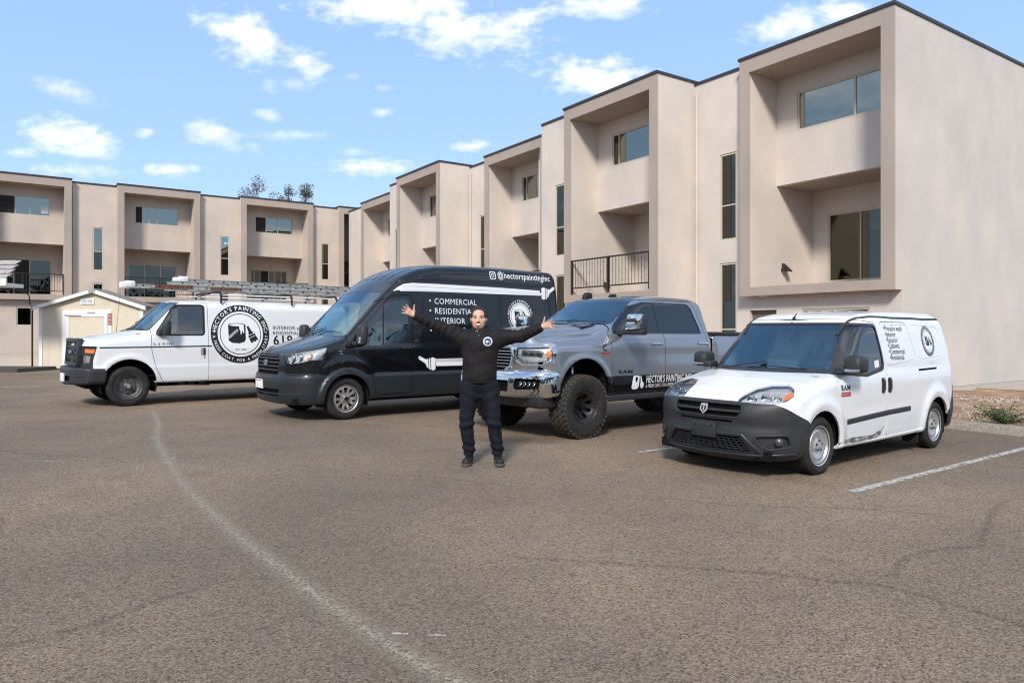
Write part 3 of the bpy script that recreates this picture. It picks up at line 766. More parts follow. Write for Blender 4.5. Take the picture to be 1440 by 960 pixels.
# ------------------------------------------------------------------ ground
A_ = math.radians(34.3); D2 = np.array([math.cos(A_), math.sin(A_)]); D1 = np.array([-D2[1], D2[0]])
Y0 = 16.26; OC = np.array([(1257.5-720)/FPX*Y0, Y0])
ground = sheet('ground', [(-150,-120),(150,-120),(150,180),(-150,180)], 0., 'asphalt')
KP = np.array([7.10,11.75])                      # a point on the face of the kerb
def kerb():
    a = KP-D1*4.0; b = KP+D1*21.
    n = 9; 
    for i in range(n):                            # cast lengths with open joints
        p = a+(b-a)*i/n+D1*.006; q = a+(b-a)*(i+1)/n-D1*.006; mb = MB()
        prof = [(0,-.1),(.012,.10),(.04,.135),(.12,.14),(.16,.13),(.165,-.1)]; V = []; m = len(prof); ns = 7
        for k in range(ns+1):
            c = p+(q-p)*k/ns
            for (d, z) in prof: w = c+D2*d; V.append((w[0]+nrg.uniform(-.006,.006), w[1]+nrg.uniform(-.006,.006), gz(w[0], w[1], z+(nrg.uniform(-.008,.008) if z > 0 else 0))))
        F = [(k*m+j, k*m+j+1, (k+1)*m+j+1, (k+1)*m+j) for k in range(ns) for j in range(m-1)]+[tuple(range(m)), tuple(ns*m+j for j in range(m))]
        o = obj('kerb', V, F, 'kerb_concrete', smooth=True, angle=40); o['kind'] = 'structure'
    gut = [a-D2*.02, b-D2*.02, b-D2*.40, a-D2*.40]
    mark('gutter_edge', [a-D2*.33, b-D2*.33], .03, 'seam_pale', .004, .5)
    e = [tuple(a+D2*.15), tuple(b+D2*.15), tuple(b+D2*4.6), tuple(a+D2*9.)]
    P, F = fill2d(e, [], .35); V = []
    for p in P:
        d = (p-KP)@D2; V.append((p[0], p[1], gz(p[0], p[1], .10+.05*math.sin(p[0]*1.7)*math.sin(p[1]*1.3)*(d > .3)+(.06*min(1, d/2)))+nrg.uniform(-.012,.012)*(d > .3)))
    o = obj('dirt_bed', V, F, 'dirt', smooth=True); o['kind'] = 'structure'
def dirt_mat():
    m, nt, b, N, L = nodes_of('dirt'); tc = N('ShaderNodeTexCoord')
    n1 = N('ShaderNodeTexNoise'); n1.inputs['Scale'].default_value = 2.2; n1.inputs['Detail'].default_value = 8; L(tc.outputs['Object'], n1.inputs['Vector'])
    r = N('ShaderNodeValToRGB'); L(n1.outputs[0], r.inputs[0]); e = r.color_ramp.elements; e[0].position = .35; e[0].color = (.21,.13,.078,1); e[1].position = .65; e[1].color = (.42,.27,.16,1)
    n2 = N('ShaderNodeTexNoise'); n2.inputs['Scale'].default_value = 35; n2.inputs['Detail'].default_value = 7; L(tc.outputs['Object'], n2.inputs['Vector'])
    mx = N('ShaderNodeMixRGB'); mx.blend_type = 'MULTIPLY'; mx.inputs[0].default_value = .6; L(r.outputs[0], mx.inputs[1]); L(n2.outputs[0], mx.inputs[2]); 
    sc = N('ShaderNodeVectorMath'); sc.operation = 'SCALE'; sc.inputs['Scale'].default_value = 1.45; L(mx.outputs[0], sc.inputs[0]); L(sc.outputs[0], b.inputs['Base Color'])
    b.inputs['Roughness'].default_value = .95; bp = N('ShaderNodeBump'); bp.inputs['Strength'].default_value = .9; bp.inputs['Distance'].default_value = .03; L(n2.outputs[0], bp.inputs['Height']); L(bp.outputs[0], b.inputs['Normal'])
dirt_mat(); kerb()
mark('parking_line', [(3.27,6.93),(7.6,10.22)], .095, 'line_paint'); mark('parking_line', [(1.60,9.12),(5.6,12.1)], .085, 'line_paint')
mark('pale_seam', [(-6.6,13.2),(-5.6,11.4),(-4.86,9.82),(-3.78,7.95),(-3.08,6.79),(-2.45,5.89),(-1.9,5.11),(-1.43,4.52),(-1.08,4.05),(-.76,3.67),(-.5,3.35),(-.25,3.12),(.2,2.7)], .25, 'seam_pale', .004, .5)
for pts, w in (([(-.2,4.9),(.5,4.75),(1.28,4.63),(1.54,4.58),(1.74,4.51),(2.02,4.39),(2.26,4.39),(2.37,4.28),(2.46,4.08),(2.66,3.74),(2.9,3.5)], .055), ([(2.26,4.39),(2.57,4.76),(2.92,5.09),(3.21,5.14),(3.43,5.18),(3.55,5.45),(3.83,5.77),(4.2,6.3),(4.61,6.65),(5.2,6.9)], .05),
               ([(-2.7,3.2),(-2.41,3.39),(-2.29,3.51),(-2.11,3.68),(-2.02,3.92),(-1.87,4.19),(-1.7,4.4)], .06), ([(1.2,6.7),(2.0,6.3),(2.9,6.3),(3.9,6.0)], .04), ([(-7.5,9.5),(-5.8,8.6),(-4.4,8.3)], .04), ([(6.0,9.9),(6.6,10.4),(7.4,10.1),(8.2,10.3)], .035), ([(-1.8,7.6),(-.9,7.5),(.3,6.9)], .035), ([(-5,6.2),(-4.2,5.9),(-3.7,5.2)], .03)):
    mark('asphalt_crack', pts, w*1.6, 'crack_dark', .005, .5, jag=.02)
for p, q, w in (((-4.0,8.42),(-3.92,8.36),.05), ((-3.95,8.16),(-3.83,8.11),.06), ((-.42,8.0),(-.30,7.99),.05), ((-.60,3.60),(-.52,3.595),.04), ((-.42,3.585),(-.33,3.58),.035), ((3.0,5.6),(3.06,5.58),.045), ((-5.6,8.1),(-5.1,8.15),.04), ((.9,5.55),(1.0,5.54),.03), ((-12.9,18.2),(-12.0,18.4),.25)):
    mark('paint_fleck', [p, q], w, 'paint_fleck', .005, .5)
# loose aggregate on the asphalt close to the camera
def pebbles():
    mb = MB(); r_ = random.Random(5)
    for _ in range(1500):
        y = 2.9+9*r_.random()**1.8; x = (r_.random()-.5)*1.5*y; s = r_.uniform(.0018,.0046); a = r_.uniform(0,3.1); z = gz(x,y)
        P = [(x+s*math.cos(a+k*2.1)*r_.uniform(.8,1.3), y+s*math.sin(a+k*2.1)*r_.uniform(.8,1.3), z-.001) for k in range(3)]+[(x,y,z+s*.8)]
        mb.add(P, [(0,1,3),(1,2,3),(2,0,3)])
    o = mb.out('loose_grit', 'rock'); o['kind'] = 'stuff'; o['label'] = 'loose grit scattered over the worn brown asphalt'
pebbles()
# ------------------------------------------------------------------ walls with openings
def wall_mesh(fr, u0, u1, v0, v1, z0, z1, holes):
    """slab from v0 (face) to v1 with rectangular openings (ua, ub, za, zb)"""
    us = sorted({u0, u1, *[h[i] for h in holes for i in (0, 1)]}); zs = sorted({z0, z1, *[h[i] for h in holes for i in (2, 3)]})
    us = [u for u in us if u0-1e-6 <= u <= u1+1e-6]; zs = [z for z in zs if z0-1e-6 <= z <= z1+1e-6]
    solid = lambda i, j: 0 <= i < len(us)-1 and 0 <= j < len(zs)-1 and not any(h[0]-1e-6 <= us[i] and us[i+1] <= h[1]+1e-6 and h[2]-1e-6 <= zs[j] and zs[j+1] <= h[3]+1e-6 for h in holes)
    V = []; F = []; ix = {}
    def vid(i, j, v):
        if (i, j, v) not in ix: ix[(i, j, v)] = len(V); V.append(fr(us[i], v, zs[j]))
        return ix[(i, j, v)]
    for i in range(len(us)-1):
        for j in range(len(zs)-1):
            if not solid(i, j): continue
            for v in (v0, v1): F.append((vid(i,j,v), vid(i+1,j,v), vid(i+1,j+1,v), vid(i,j+1,v)))
            for di, dj, a, b in ((-1,0,(i,j),(i,j+1)), (1,0,(i+1,j),(i+1,j+1)), (0,-1,(i,j),(i+1,j)), (0,1,(i,j+1),(i+1,j+1))):
                if not solid(i+di, j+dj): F.append((vid(*a,v0), vid(*b,v0), vid(*b,v1), vid(*a,v1)))
    return V, F
def window(fr, bld, u0, u1, z0, z1, v, panes, name='window', fw=.055, mull=None, deep=.07):
    """panes: list of (u fraction start, end, kind)"""
    w = empty(name); w.parent = bld['root']; w.location = (0,0,0)
    mb = MB(); B = lambda a, b, c, d, e, f: mb.box((a,c,e),(b,d,f), fr)
    g = .003
    B(u0+g, u1-g, v+.02, v+.02+deep, z1-fw, z1-g); B(u0+g, u1-g, v+.02, v+.02+deep, z0+g, z0+fw)
    B(u0+g, u0+fw, v+.02, v+.02+deep, z0+fw, z1-fw); B(u1-fw, u1-g, v+.02, v+.02+deep, z0+fw, z1-fw)
    mb.out('frame', 'window_frame', w, ws=True)
    horiz = panes and panes[0][0] == 'z'
    for pn in panes:
        if horiz: _, a, b, kind = pn; pu0, pu1, pz0, pz1 = u0+fw, u1-fw, z0+fw+(z1-z0-2*fw)*a, z0+fw+(z1-z0-2*fw)*b
        else: a, b, kind = pn; pu0, pu1, pz0, pz1 = u0+fw+(u1-u0-2*fw)*a, u0+fw+(u1-u0-2*fw)*b, z0+fw, z1-fw
        if b < .999:
            mb = MB()
            if horiz: mb.box((u0+fw, v+.03, pz1-.018), (u1-fw, v+.078, pz1+.018), fr)
            else: mb.box((pu1-.02, v+.025, z0+fw), (pu1+.02, v+.082, z1-fw), fr)
            mb.out('mullion', 'window_frame', w, ws=True)
        mb = MB(); mb.box((pu0, v+.050, pz0), (pu1, v+.056, pz1), fr); mb.out('pane', {'g':'pane_glass','t':'pane_teal','s':'screen_dark','c':'pane_teal'}[kind], w, ws=True)
        if kind == 'c': mb = MB(); mb.box((pu0, v+.12, pz0), (pu1, v+.14, pz1), fr); mb.out('curtain', 'curtain', w, ws=True)
    # dim room behind
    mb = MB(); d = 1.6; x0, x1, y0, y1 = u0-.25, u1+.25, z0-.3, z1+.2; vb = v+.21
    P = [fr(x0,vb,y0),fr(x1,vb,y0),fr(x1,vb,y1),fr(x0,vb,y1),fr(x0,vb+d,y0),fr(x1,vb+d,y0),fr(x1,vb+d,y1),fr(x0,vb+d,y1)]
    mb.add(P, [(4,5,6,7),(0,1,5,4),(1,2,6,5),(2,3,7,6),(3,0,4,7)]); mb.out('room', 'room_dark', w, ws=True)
    return w
def railing(fr, bld, u0, u1, v, z0, z1, n, knobs=True):
    r = empty('railing'); r.parent = bld['root']
    mb = MB(); mb.box((u0, v-.025, z1-.045), (u1, v+.025, z1), fr); mb.box((u0, v-.018, z0), (u1, v+.018, z0+.04), fr); mb.out('rail', 'railing_black', r, ws=True)
    m = (u0+u1)/2
    for u in (u0+.03, m, u1-.03):
        mb = MB(); mb.box((u-.025, v-.028, z0-.17), (u+.025, v+.028, z1+.004), fr); mb.out('post', 'railing_black', r, ws=True)
    shared = {}
    for k in range(n):
        u = u0+(u1-u0)*(k+.5)/n
        if abs(u-m) < .05: continue
        kind = k % 2
        if kind not in shared:
            mb = MB(); mb.box((-.007,-.007,z0+.04),(.007,.007,z1-.045))
            if knobs:
                for z in ((z0+(z1-z0)*.5,) if kind else (z0+(z1-z0)*.18, z0+(z1-z0)*.84)): mb.add([(.022,0,z),(0,.022,z),(-.022,0,z),(0,-.022,z),(0,0,z+.022),(0,0,z-.022)], [(0,1,4),(1,2,4),(2,3,4),(3,0,4),(1,0,5),(2,1,5),(3,2,5),(0,3,5)])
            shared[kind] = mb.out('baluster', 'railing_black', r); o = shared[kind]
        else: o = link('baluster', shared[kind].data, r)
        p = fr(u, v, 0); rl = bld['root'].location; o.location = (p[0]-rl[0], p[1]-rl[1], -rl[2])
def part(bld, name, mb_or_vf, mat, label=None):
    if isinstance(mb_or_vf, MB): o = mb_or_vf.out(name, mat, bld['root'], ws=True)
    else: o = obj(name, mb_or_vf[0], mb_or_vf[1], mat, bld['root'], ws=True)
    if label: o['label'] = label
    return o
RS = dict(roof=9.0, cap=8.93, otop=8.55, win=(7.0,8.07), slab=5.60, door=(2.94,4.91), lip=2.72, bot=2.48, rail=(2.93,3.87), up=1.23, lo=2.95, rec=8.85)
LS = dict(roof=9.2, cap=9.13, otop=8.75, win=(7.33,8.30), slab=5.95, door=(3.42,5.28), lip=3.34, bot=3.08, rail=(3.50,4.38), up=1.10, lo=2.60, rec=9.05)
def bay(fr, b, u0, u1, v0, S, win, door, rail=None, lt='stucco_light', first=False, depth=3.4, wkind=None, dkind=None):
    pw = .31; e = .004
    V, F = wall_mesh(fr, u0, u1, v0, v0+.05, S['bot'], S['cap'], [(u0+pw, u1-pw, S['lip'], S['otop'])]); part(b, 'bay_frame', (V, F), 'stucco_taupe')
    for k, (a, c) in enumerate(((u0, u0+pw), (u1-pw, u1))):
        if first and k == 0: continue
        mb = MB(); mb.box((a, v0+.05, S['bot']), (c, v0+depth, S['cap']), fr); part(b, 'bay_side_wall', mb, lt)
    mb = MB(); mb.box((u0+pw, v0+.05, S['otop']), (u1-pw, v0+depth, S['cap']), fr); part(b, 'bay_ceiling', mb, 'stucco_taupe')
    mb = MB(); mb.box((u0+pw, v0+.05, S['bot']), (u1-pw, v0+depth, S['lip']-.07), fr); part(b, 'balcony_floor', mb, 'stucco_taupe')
    a, c = u0+pw, u1-pw; vu = v0+S['up']; vl = v0+S['lo']
    part(b, 'upper_wall', wall_mesh(fr, a, c, vu, vu+.2, S['slab'], S['otop'], [(win[0], win[1], *S['win'])]), lt)
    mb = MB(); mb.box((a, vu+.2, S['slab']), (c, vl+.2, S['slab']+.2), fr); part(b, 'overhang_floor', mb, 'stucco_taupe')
    part(b, 'lower_wall', wall_mesh(fr, a, c, vl, vl+.2, S['lip']-.07, S['slab'], [(door[0], door[1], *S['door'])]), lt)
    window(fr, b, win[0], win[1], *S['win'], vu, wkind or [(0,.5,'t'),(.5,1,'t')]); window(fr, b, door[0], door[1], *S['door'], vl, dkind or [(0,.5,'g'),(.5,1,'g')], name='sliding_door')
    if rail: railing(fr, b, a+.02, c-.02, v0+.06, *S['rail'], rail)
def cap(fr, b, u0, u1, v0, v1, z, ends=True):
    mb = MB(); mb.box((u0-.03, v0-.035, z), (u1+.03, v1, z+.075), fr); part(b, 'roof_edge', mb, 'roof_cap')
def narrow(fr, b, u0, u1, v0, v1, zt, zb, holes, lt, name='recess_wall'):
    part(b, name, wall_mesh(fr, u0, u1, v0, v1, zb, zt, holes), lt)
# ------------------------------------------------------------------ right-hand building
def right_building():
    b = {'root': empty('apartment_building', (float(OC[0]), float(OC[1]), 0), label='three storey stucco apartment block with stepped bays running away on the right', cat='building')}
    fr = lambda u, v, z: (OC[0]+D1[0]*u+D2[0]*v, OC[1]+D1[1]*u+D2[1]*v, z); S = RS
    units = [(0., 4.25, 6.12, 0., True), (6.12, 10.40, 12.08, -1.27, False), (13.15, 17.46, 19.17, 0., False), (19.17, 23.50, 24.96, -1.25, False), (26.7, 30.98, 33.65, 0., False)]
    G = -.7
    for i, (u0, u1, ur, v0, first) in enumerate(units):
        r = [None, 26, 26, None, None][i]
        w = (u0+1.0 if i == 0 else u0+.40, u0+3.30) if i == 0 else (u0+.60, u0+3.25); w = (.45, 3.30) if i == 0 else w
        d = (u0+.42, u0+3.46) if i == 0 else (u0+.5, u0+2.6)
        wk = [(0,.42,'t'),(.42,1,'t')] if i == 0 else [(0,.15,'g'),(.15,.9,'t'),(.9,1,'g')]
        dk = [(0,.69,'g'),(.69,1,'g')] if i == 0 else [(0,.5,'g'),(.5,1,'g')]
        bay(fr, b, u0, u1, v0, S, w, d, rail=r, first=first, wkind=wk, dkind=dk)
        cap(fr, b, u0, u1, v0, 9., S['cap'])
        # strip wall beside the bay with its tall slot windows
        hs = []; vr = v0+.32
        if ur-u1 > 1.2:
            a = u1+.34 if i == 0 else u1+.30; c = a+.60; hs = [(a, c, 5.16, 6.60), (a, c, 4.13, 5.16-.0), (a, c, .30, 3.50)]
            hs = [(a, c, 4.12, 6.60), (a, c, .30, 3.48)]
        narrow(fr, b, u1+.003, ur, vr, vr+.22, S['rec'], G, hs, 'stucco_light')
        for h in hs: window(fr, b, h[0], h[1], h[2], h[3], vr, [('z',0,.40,'g'),('z',.40,1,'g')])
        cap(fr, b, u1+.04, ur-.04, vr, 9., S['rec'])
        # ground floor front under the bay
        if i == 0: holes = [(.75, 2.55, .2, 2.10), (3.30, 4.15, -.6, 2.10)]
        else: holes = [(u0+.8, u0+2.6, .2, 2.10), (u0+3.2, u0+4.0, -.6, 2.1)]
        a0 = u0+.30 if first else u0+.003
        narrow(fr, b, a0, u1+.003, vr, vr+.22, S['bot'], G, holes, 'stucco_light', 'ground_floor_wall')
        window(fr, b, *holes[0], vr, [(0,.5,'g'),(.5,1,'g')])
        mb = MB(); h = holes[1]; mb.box((h[0],vr+.12,h[2]),(h[1],vr+.16,h[3]), fr); part(b, 'entry_door', mb, 'door_brown')
        if not first:                                   # exposed flank of a bay that steps forward
            vn = {1: .32+.0, 2: -.63, 3: .32, 4: -.93}[i]
            mb = MB(); mb.box((u0+.001, v0+depth_(v0), S['bot']), (u0+.30, 8.6, S['cap']-.002), fr); part(b, 'party_wall', mb, 'stucco_light')
            mb = MB(); mb.box((u0+.001, v0+.32+.22, G), (u0+.30, 8.6, S['bot']), fr); part(b, 'party_wall', mb, 'stucco_light')
    # end wall facing the lot corner
    mb = MB(); mb.box((0., .05, S['bot']), (.30, 14., S['cap']), fr); part(b, 'end_wall', mb, 'stucco_end')
    mb = MB(); mb.box((0., .34, .16), (.30, 14., S['bot']), fr); part(b, 'end_wall', mb, 'stucco_end')
    mb = MB(); mb.box((-.012, .33, -.7), (.30, 14., .14), fr); part(b, 'plinth', mb, 'plinth')
    mb = MB(); mb.box((-.002, .335, .14), (.29, 14., .16), fr); part(b, 'weep_line', mb, 'galvanised')
    mb = MB(); mb.box((-.03, -.035, S['cap']), (.05, 14., S['cap']+.075), fr); mb = MB(); mb.box((-.03, 9.0, S['cap']), (34, 14., S['cap']+.075), fr); part(b, 'roof', mb, 'roof_cap')
    mb = MB(); mb.box((.4, .35, S['slab']+.22), (33., 8.9, S['slab']+.3), fr)
    mb = MB(); mb.box((.3, 13.7, -.7), (33.65, 14., S['cap']), fr); part(b, 'rear_wall', mb, 'stucco_light')
    # flank and step walls at the recessed strips
    for (u, va, vb, zt) in ((12.08, -.95, .6, S['rec']), (24.96, -.93, .6, S['rec'])):
        mb = MB(); mb.box((u-.2, va+.22, -.7), (u, vb, zt), fr); part(b, 'step_wall', mb, 'stucco_light')
        mb = MB(); mb.box((u, .32, -.7), (u+1.9, .5, zt), fr); part(b, 'recess_wall', mb, 'stucco_light')
    for u, v in ((6.0, .27), (19.05, .27)):
        mb = MB(); mb.tube([fr(u, v, -.2), fr(u, v, 8.6)], .035, 8); part(b, 'downspout', mb, 'stucco_light')
    # wall light inside the open bay, and a disc light under it
    p = fr(3.935, 1.55, 3.35); lt = MB()
    lt.box((3.80, 1.42, 3.22), (3.94, 1.62, 3.30), fr); lt.hexa([fr(3.94,1.46,3.28),fr(3.94,1.60,3.28),fr(3.94,1.60,3.45),fr(3.94,1.46,3.45),fr(3.70,1.44,3.20),fr(3.70,1.62,3.20),fr(3.72,1.62,3.24),fr(3.72,1.44,3.24)])
    o = lt.out('wall_light', 'iron_dark', b['root'], ws=True)
    lt = MB(); lt.hexa([fr(10.08,.2,3.05),fr(10.08,.34,3.05),fr(10.08,.34,3.22),fr(10.08,.2,3.22),fr(9.86,.18,2.98),fr(9.86,.36,2.98),fr(9.88,.36,3.02),fr(9.88,.18,3.02)]); lt.out('wall_light', 'iron_dark', b['root'], ws=True)
    mb = MB(); mb.lathe([(0,-.03),(.12,-.025),(.13,0)], 16, axis='z', c=fr(3.6, .18, 2.478)); part(b, 'soffit_light', mb, 'shed_trim')
def depth_(v0): return 3.4
def left_building():
    SL = 33.7; o_ = OC+D1*SL
    b = {'root': empty('apartment_building', (float(o_[0]-12*D2[0]), float(o_[1]-12*D2[1]), 0), label='three storey stucco apartment block facing the lot behind the garden shed', cat='building')}
    fr = lambda u, v, z: (o_[0]+D2[0]*u+D1[0]*v, o_[1]+D2[1]*u+D1[1]*v, z); S = LS; lt = 'stucco_left'
    bays = [(-18.35,-14.25, (-17.6,-15.12), (-17.3,-15.02), 30, [(0,.40,'s'),(.40,.66,'t'),(.66,1,'t')], [(0,.27,'g'),(.27,.58,'s'),(.58,1,'g')]),
            (-12.22,-8.22, (-11.31,-9.12), (-11.47,-8.99), 30, [(0,.155,'s'),(.155,.315,'c'),(.315,.50,'t'),(.50,1,'t')], [(0,.33,'g'),(.33,.67,'g'),(.67,1,'g')]),
            (-6.06,-1.90, (-5.02,-2.79), (-4.90,-2.66), 30, [(0,.28,'s'),(.28,.60,'c'),(.60,1,'t')], [(0,.25,'c'),(.25,.49,'s'),(.49,.65,'c'),(.65,.85,'c'),(.85,1,'g')]),
            (-.28, 3.9, (.80,3.0), (.9,3.1), 30, [(0,.3,'s'),(.3,1,'t')], [(0,.3,'g'),(.3,1,'s')])]
    G = -.7; prev = None
    for i, (u0, u1, w, d, r, wk, dk) in enumerate(bays):
        bay(fr, b, u0, u1, 0., S, w, d, rail=r, lt=lt, wkind=wk, dkind=dk); cap(fr, b, u0, u1, 0., 9., S['cap'])
        holes = [(u0+1.8, u0+2.45, 1.80, 2.72)] if i == 0 else [(u0+.8, u0+1.6, 1.6, 2.6)]
        narrow(fr, b, u0, u1, .32, .54, S['bot'], G, holes, lt, 'ground_floor_wall'); window(fr, b, *holes[0], .32, [(0,1,'g')])
        mb = MB(); mb.box((u0, 3.4, -.7), (u0+.3, 9.3, S['cap']-.002), fr); part(b, 'party_wall', mb, lt)
        if prev is not None:
            a, c, hs = prev, u0, []
            cx = {1: (-13.32,-12.84), 2: (-7.12,-6.62), 3: (-1.29,-.80)}[i]
            hs = [(cx[0], cx[1], 4.65, 6.88), (cx[0], cx[1], 2.0, 4.02)]
            narrow(fr, b, a+.003, c-.003, .32, .54, S['rec'], G, hs, lt)
            for k, h in enumerate(hs):
                wn = window(fr, b, *h, .32, [('z',0,.44,'g'),('z',.44,1,'t')])
            cap(fr, b, a+.04, c-.04, .32, 9., S['rec'])
            mb = MB(); mb.tube([fr(a+.09, .28, -.2), fr(a+.09, .28, 8.9)], .03, 8); part(b, 'downspout', mb, 'stucco_light')
        prev = u1
    narrow(fr, b, -24., -18.35, .32, .54, S['rec'], G, [], lt); cap(fr, b, -24, -18.4, .32, 9., S['rec'])
    mb = MB(); mb.box((-24, 9.0, -.7), (4.0, 9.3, S['cap']), fr); part(b, 'rear_wall', mb, lt)
    # notices stuck on panes
    mb = MB(); mb.box((-6.93,.352,6.55),(-6.70,.368,6.80), fr); n = part(b, 'window_notice', mb, 'notice_blue')
    mb = MB(); mb.box((-6.90,.350,6.46),(-6.72,.3685,6.535), fr); part(b, 'window_notice', mb, 'paper_card')
    mb = MB(); mb.box((-15.52,1.135,7.48),(-15.22,1.148,7.86), fr); part(b, 'window_notice', mb, 'paper_card')
right_building(); left_building()
# ------------------------------------------------------------------ garden shed, low wall, carport roof, pipe
def shed():
    x0, x1, y0, y1 = -17.1, -13.35, 26., 26.7; zb = gz(-15.2, 26); xm = (x0+x1)/2+.1; ze, za = 2.42, 3.02
    s = empty('garden_shed', (xm, y0, zb), label='cream garden shed with white trimmed door and low gable roof', cat='shed')
    def P(name, mb, mat): return mb.out(name, mat, s, ws=True)
    mb = MB(); V = [(x0,y0,zb),(x1,y0,zb),(x1,y0,ze),(xm,y0,za-.05),(x0,y0,ze)]; W = [(a,y1,c) for a, _, c in V]; mb.add(V+W, [(0,1,2,3,4),(9,8,7,6,5)]+[(i,(i+1)%5,5+(i+1)%5,5+i) for i in range(5)]); P('wall', mb, 'shed_wall')
    for x in np.arange(x0+.33, x1-.1, .40):                        # vertical siding grooves as thin battens
        zt = ze+(za-ze)*(1-abs(x-xm)/(x1-xm))-.12; segs = [(zb, zt)] if not (-16.32 < x < -14.42) else [(2.34, zt)]
        for a, c in segs:
            if c-a > .05: mb = MB(); mb.box((x-.006,y0-.007,a),(x+.006,y0-.001,c)); P('siding_batten', mb, 'shed_wall')
    for sx, xe in ((-1, x0-.16), (1, x1+.16)):
        zz = ze-.03; mb = MB(); mb.hexa([(xm,y0-.14,za),(xe,y0-.14,zz),(xe,y1+.1,zz),(xm,y1+.1,za),(xm,y0-.14,za+.05),(xe,y0-.14,zz+.05),(xe,y1+.1,zz+.05),(xm,y1+.1,za+.05)]); P('roof', mb, 'shingle')
        mb = MB(); mb.hexa([(xm,y0-.17,za-.10),(xe,y0-.17,zz-.10),(xe,y0-.142,zz-.10),(xm,y0-.142,za-.10),(xm,y0-.17,za+.03),(xe,y0-.17,zz+.03),(xe,y0-.142,zz+.03),(xm,y0-.142,za+.03)]); P('barge_board', mb, 'shed_trim')
    mb = MB(); mb.box((xm-.12,y0-.18,za-.10),(xm+.12,y0-.171,za+.03)); P('apex_plate', mb, 'galvanised')
    for a, c in ((x0-.01,x0+.11),(x1-.11,x1+.01)): mb = MB(); mb.box((a,y0-.03,zb),(c,y0-.003,ze-.02)); P('corner_board', mb, 'shed_trim')
    da, dc = -16.27, -14.48
    for bx in (((da,zb),(da+.14,2.29)), ((dc-.14,zb),(dc,2.29))): mb = MB(); mb.box((bx[0][0],y0-.035,bx[0][1]),(bx[1][0],y0-.004,bx[1][1])); P('door_casing', mb, 'shed_trim')
    mb = MB(); mb.box((da+.14,y0-.035,2.15),(dc-.14,y0-.004,2.29)); P('door_casing', mb, 'shed_trim')
    mb = MB(); mb.box((da+.142,y0-.022,zb),(dc-.142,y0-.005,2.148)); dr = P('door', mb, 'shed_wall')
    for bx in ((da+.15,zb+.02,da+.25,2.14),(dc-.25,zb+.02,dc-.15,2.14),(da+.25,2.05,dc-.25,2.14),(da+.25,zb+.02,dc-.25,zb+.14)): mb = MB(); mb.box((bx[0],y0-.045,bx[1]),(bx[2],y0-.024,bx[3])); P('door_rail', mb, 'shed_trim')
    mb = MB(); mb.tube([(da+.10,y0-.06,2.13),(da+.2,y0-.07,2.11),(da+.7,y0-.06,2.10)], .018, 6); P('door_bar', mb, 'galvanised')
    mb = MB(); mb.box((xm-.22,y0-.05,2.185),(xm+.06,y0-.036,2.225)); P('door_plate', mb, 'galvanised')
    va, vc = -15.60, -15.12; mb = MB(); mb.box((va,y0-.03,2.50),(vc,y0-.004,2.72)); P('vent', mb, 'shed_trim')
    for k in range(2):
        for j in range(4): mb = MB(); mb.box((va+.04+k*.21,y0-.038,2.53+j*.045),(va+.22+k*.21,y0-.031,2.545+j*.045)); P('vent_slat', mb, 'galvanised')
    sg = MB(); sg.box((dc-.12,y0-.05,1.75),(dc+.0,y0-.038,2.18)); P('sign', sg, 'decal_red_soft')
    for k in range(3): mb = MB(); mb.box((dc-.105,y0-.056,1.80+k*.13),(dc-.015,y0-.051,1.815+k*.13)); P('sign_mark', mb, 'shed_trim')
    mb = MB(); mb.box((x0-.02,y0-.06,zb-.2),(x1+.02,y0-.035,zb+.05)); P('base_board', mb, 'iron_dark')
shed()
w = MB(); w.box((-24,26.3,-.3),(-17.14,26.5,.72)); o = w.out('garden_wall', 'stucco_left'); tag(o, 'low stucco wall left of the garden shed', 'wall')
o = MB(); o.hexa([(-22,23.2,0),(-16.55,24.0,0),(-16.4,26.0,0),(-22,26.0,0),(-22,23.25,.30),(-16.6,24.1,.27),(-16.45,25.9,.27),(-22,25.9,.30)]) ; o = o.out('planter_edge', 'kerb_dark') ; tag(o, 'dark timber edging on the asphalt left of the shed', 'edging')
def carport():
    c = empty('carport', (-19.5,24.,gz(-19.5,24)), label='small shingled lean-to roof with white fascia left of the garden shed', cat='carport')
    P = lambda n, mb, m: mb.out(n, m, c, ws=True)
    for k in range(4):
        for j in range(9):
            x = -21.6+j*.56+(.28 if k % 2 else 0); z0 = 3.28+k*.165; y = 23.6+k*.22
            mb = MB(); mb.hexa([(x,y,z0),(min(x+.55,-16.62-k*.05),y,z0),(min(x+.55,-16.62-k*.05),y+.30,z0+.15),(x,y+.30,z0+.15),(x,y,z0+.03),(min(x+.55,-16.62-k*.05),y,z0+.03),(min(x+.55,-16.62-k*.05),y+.30,z0+.18),(x,y+.30,z0+.18)]); P('shingle', mb, 'shingle_pale')
    mb = MB(); mb.box((-21.6,23.55,3.02),(-16.60,23.62,3.27)); P('fascia', mb, 'shed_trim')
    mb = MB(); mb.box((-21.6,23.64,3.0),(-16.66,24.5,3.12)); P('beam', mb, 'shed_trim')
    for x in (-21.4,-17.6+.0): mb = MB(); mb.box((x,24.3,-.1),(x+.1,24.4,3.02)); 
    mb = MB(); mb.box((-21.4,24.3,-.1),(-21.3,24.4,3.02)); P('post', mb, 'shed_trim')
carport()
mb = MB(); mb.tube([(-16.75,25.3,2.98),(-16.55,25.3,2.98),(-16.20,25.3,2.90),(-16.06,25.3,2.78),(-16.02,25.3,2.45)], .02, 8)
mb.V = [(x-.95, y, z) for x, y, z in mb.V]; mb.tube([(-17.30,25.9,-.1),(-17.30,25.9,2.45)], .03, 8); o = mb.out('drain_pipe', 'iron_dark', smooth=True); tag(o, 'dark drain pipe standing at the shed corner with bent top', 'pipe')
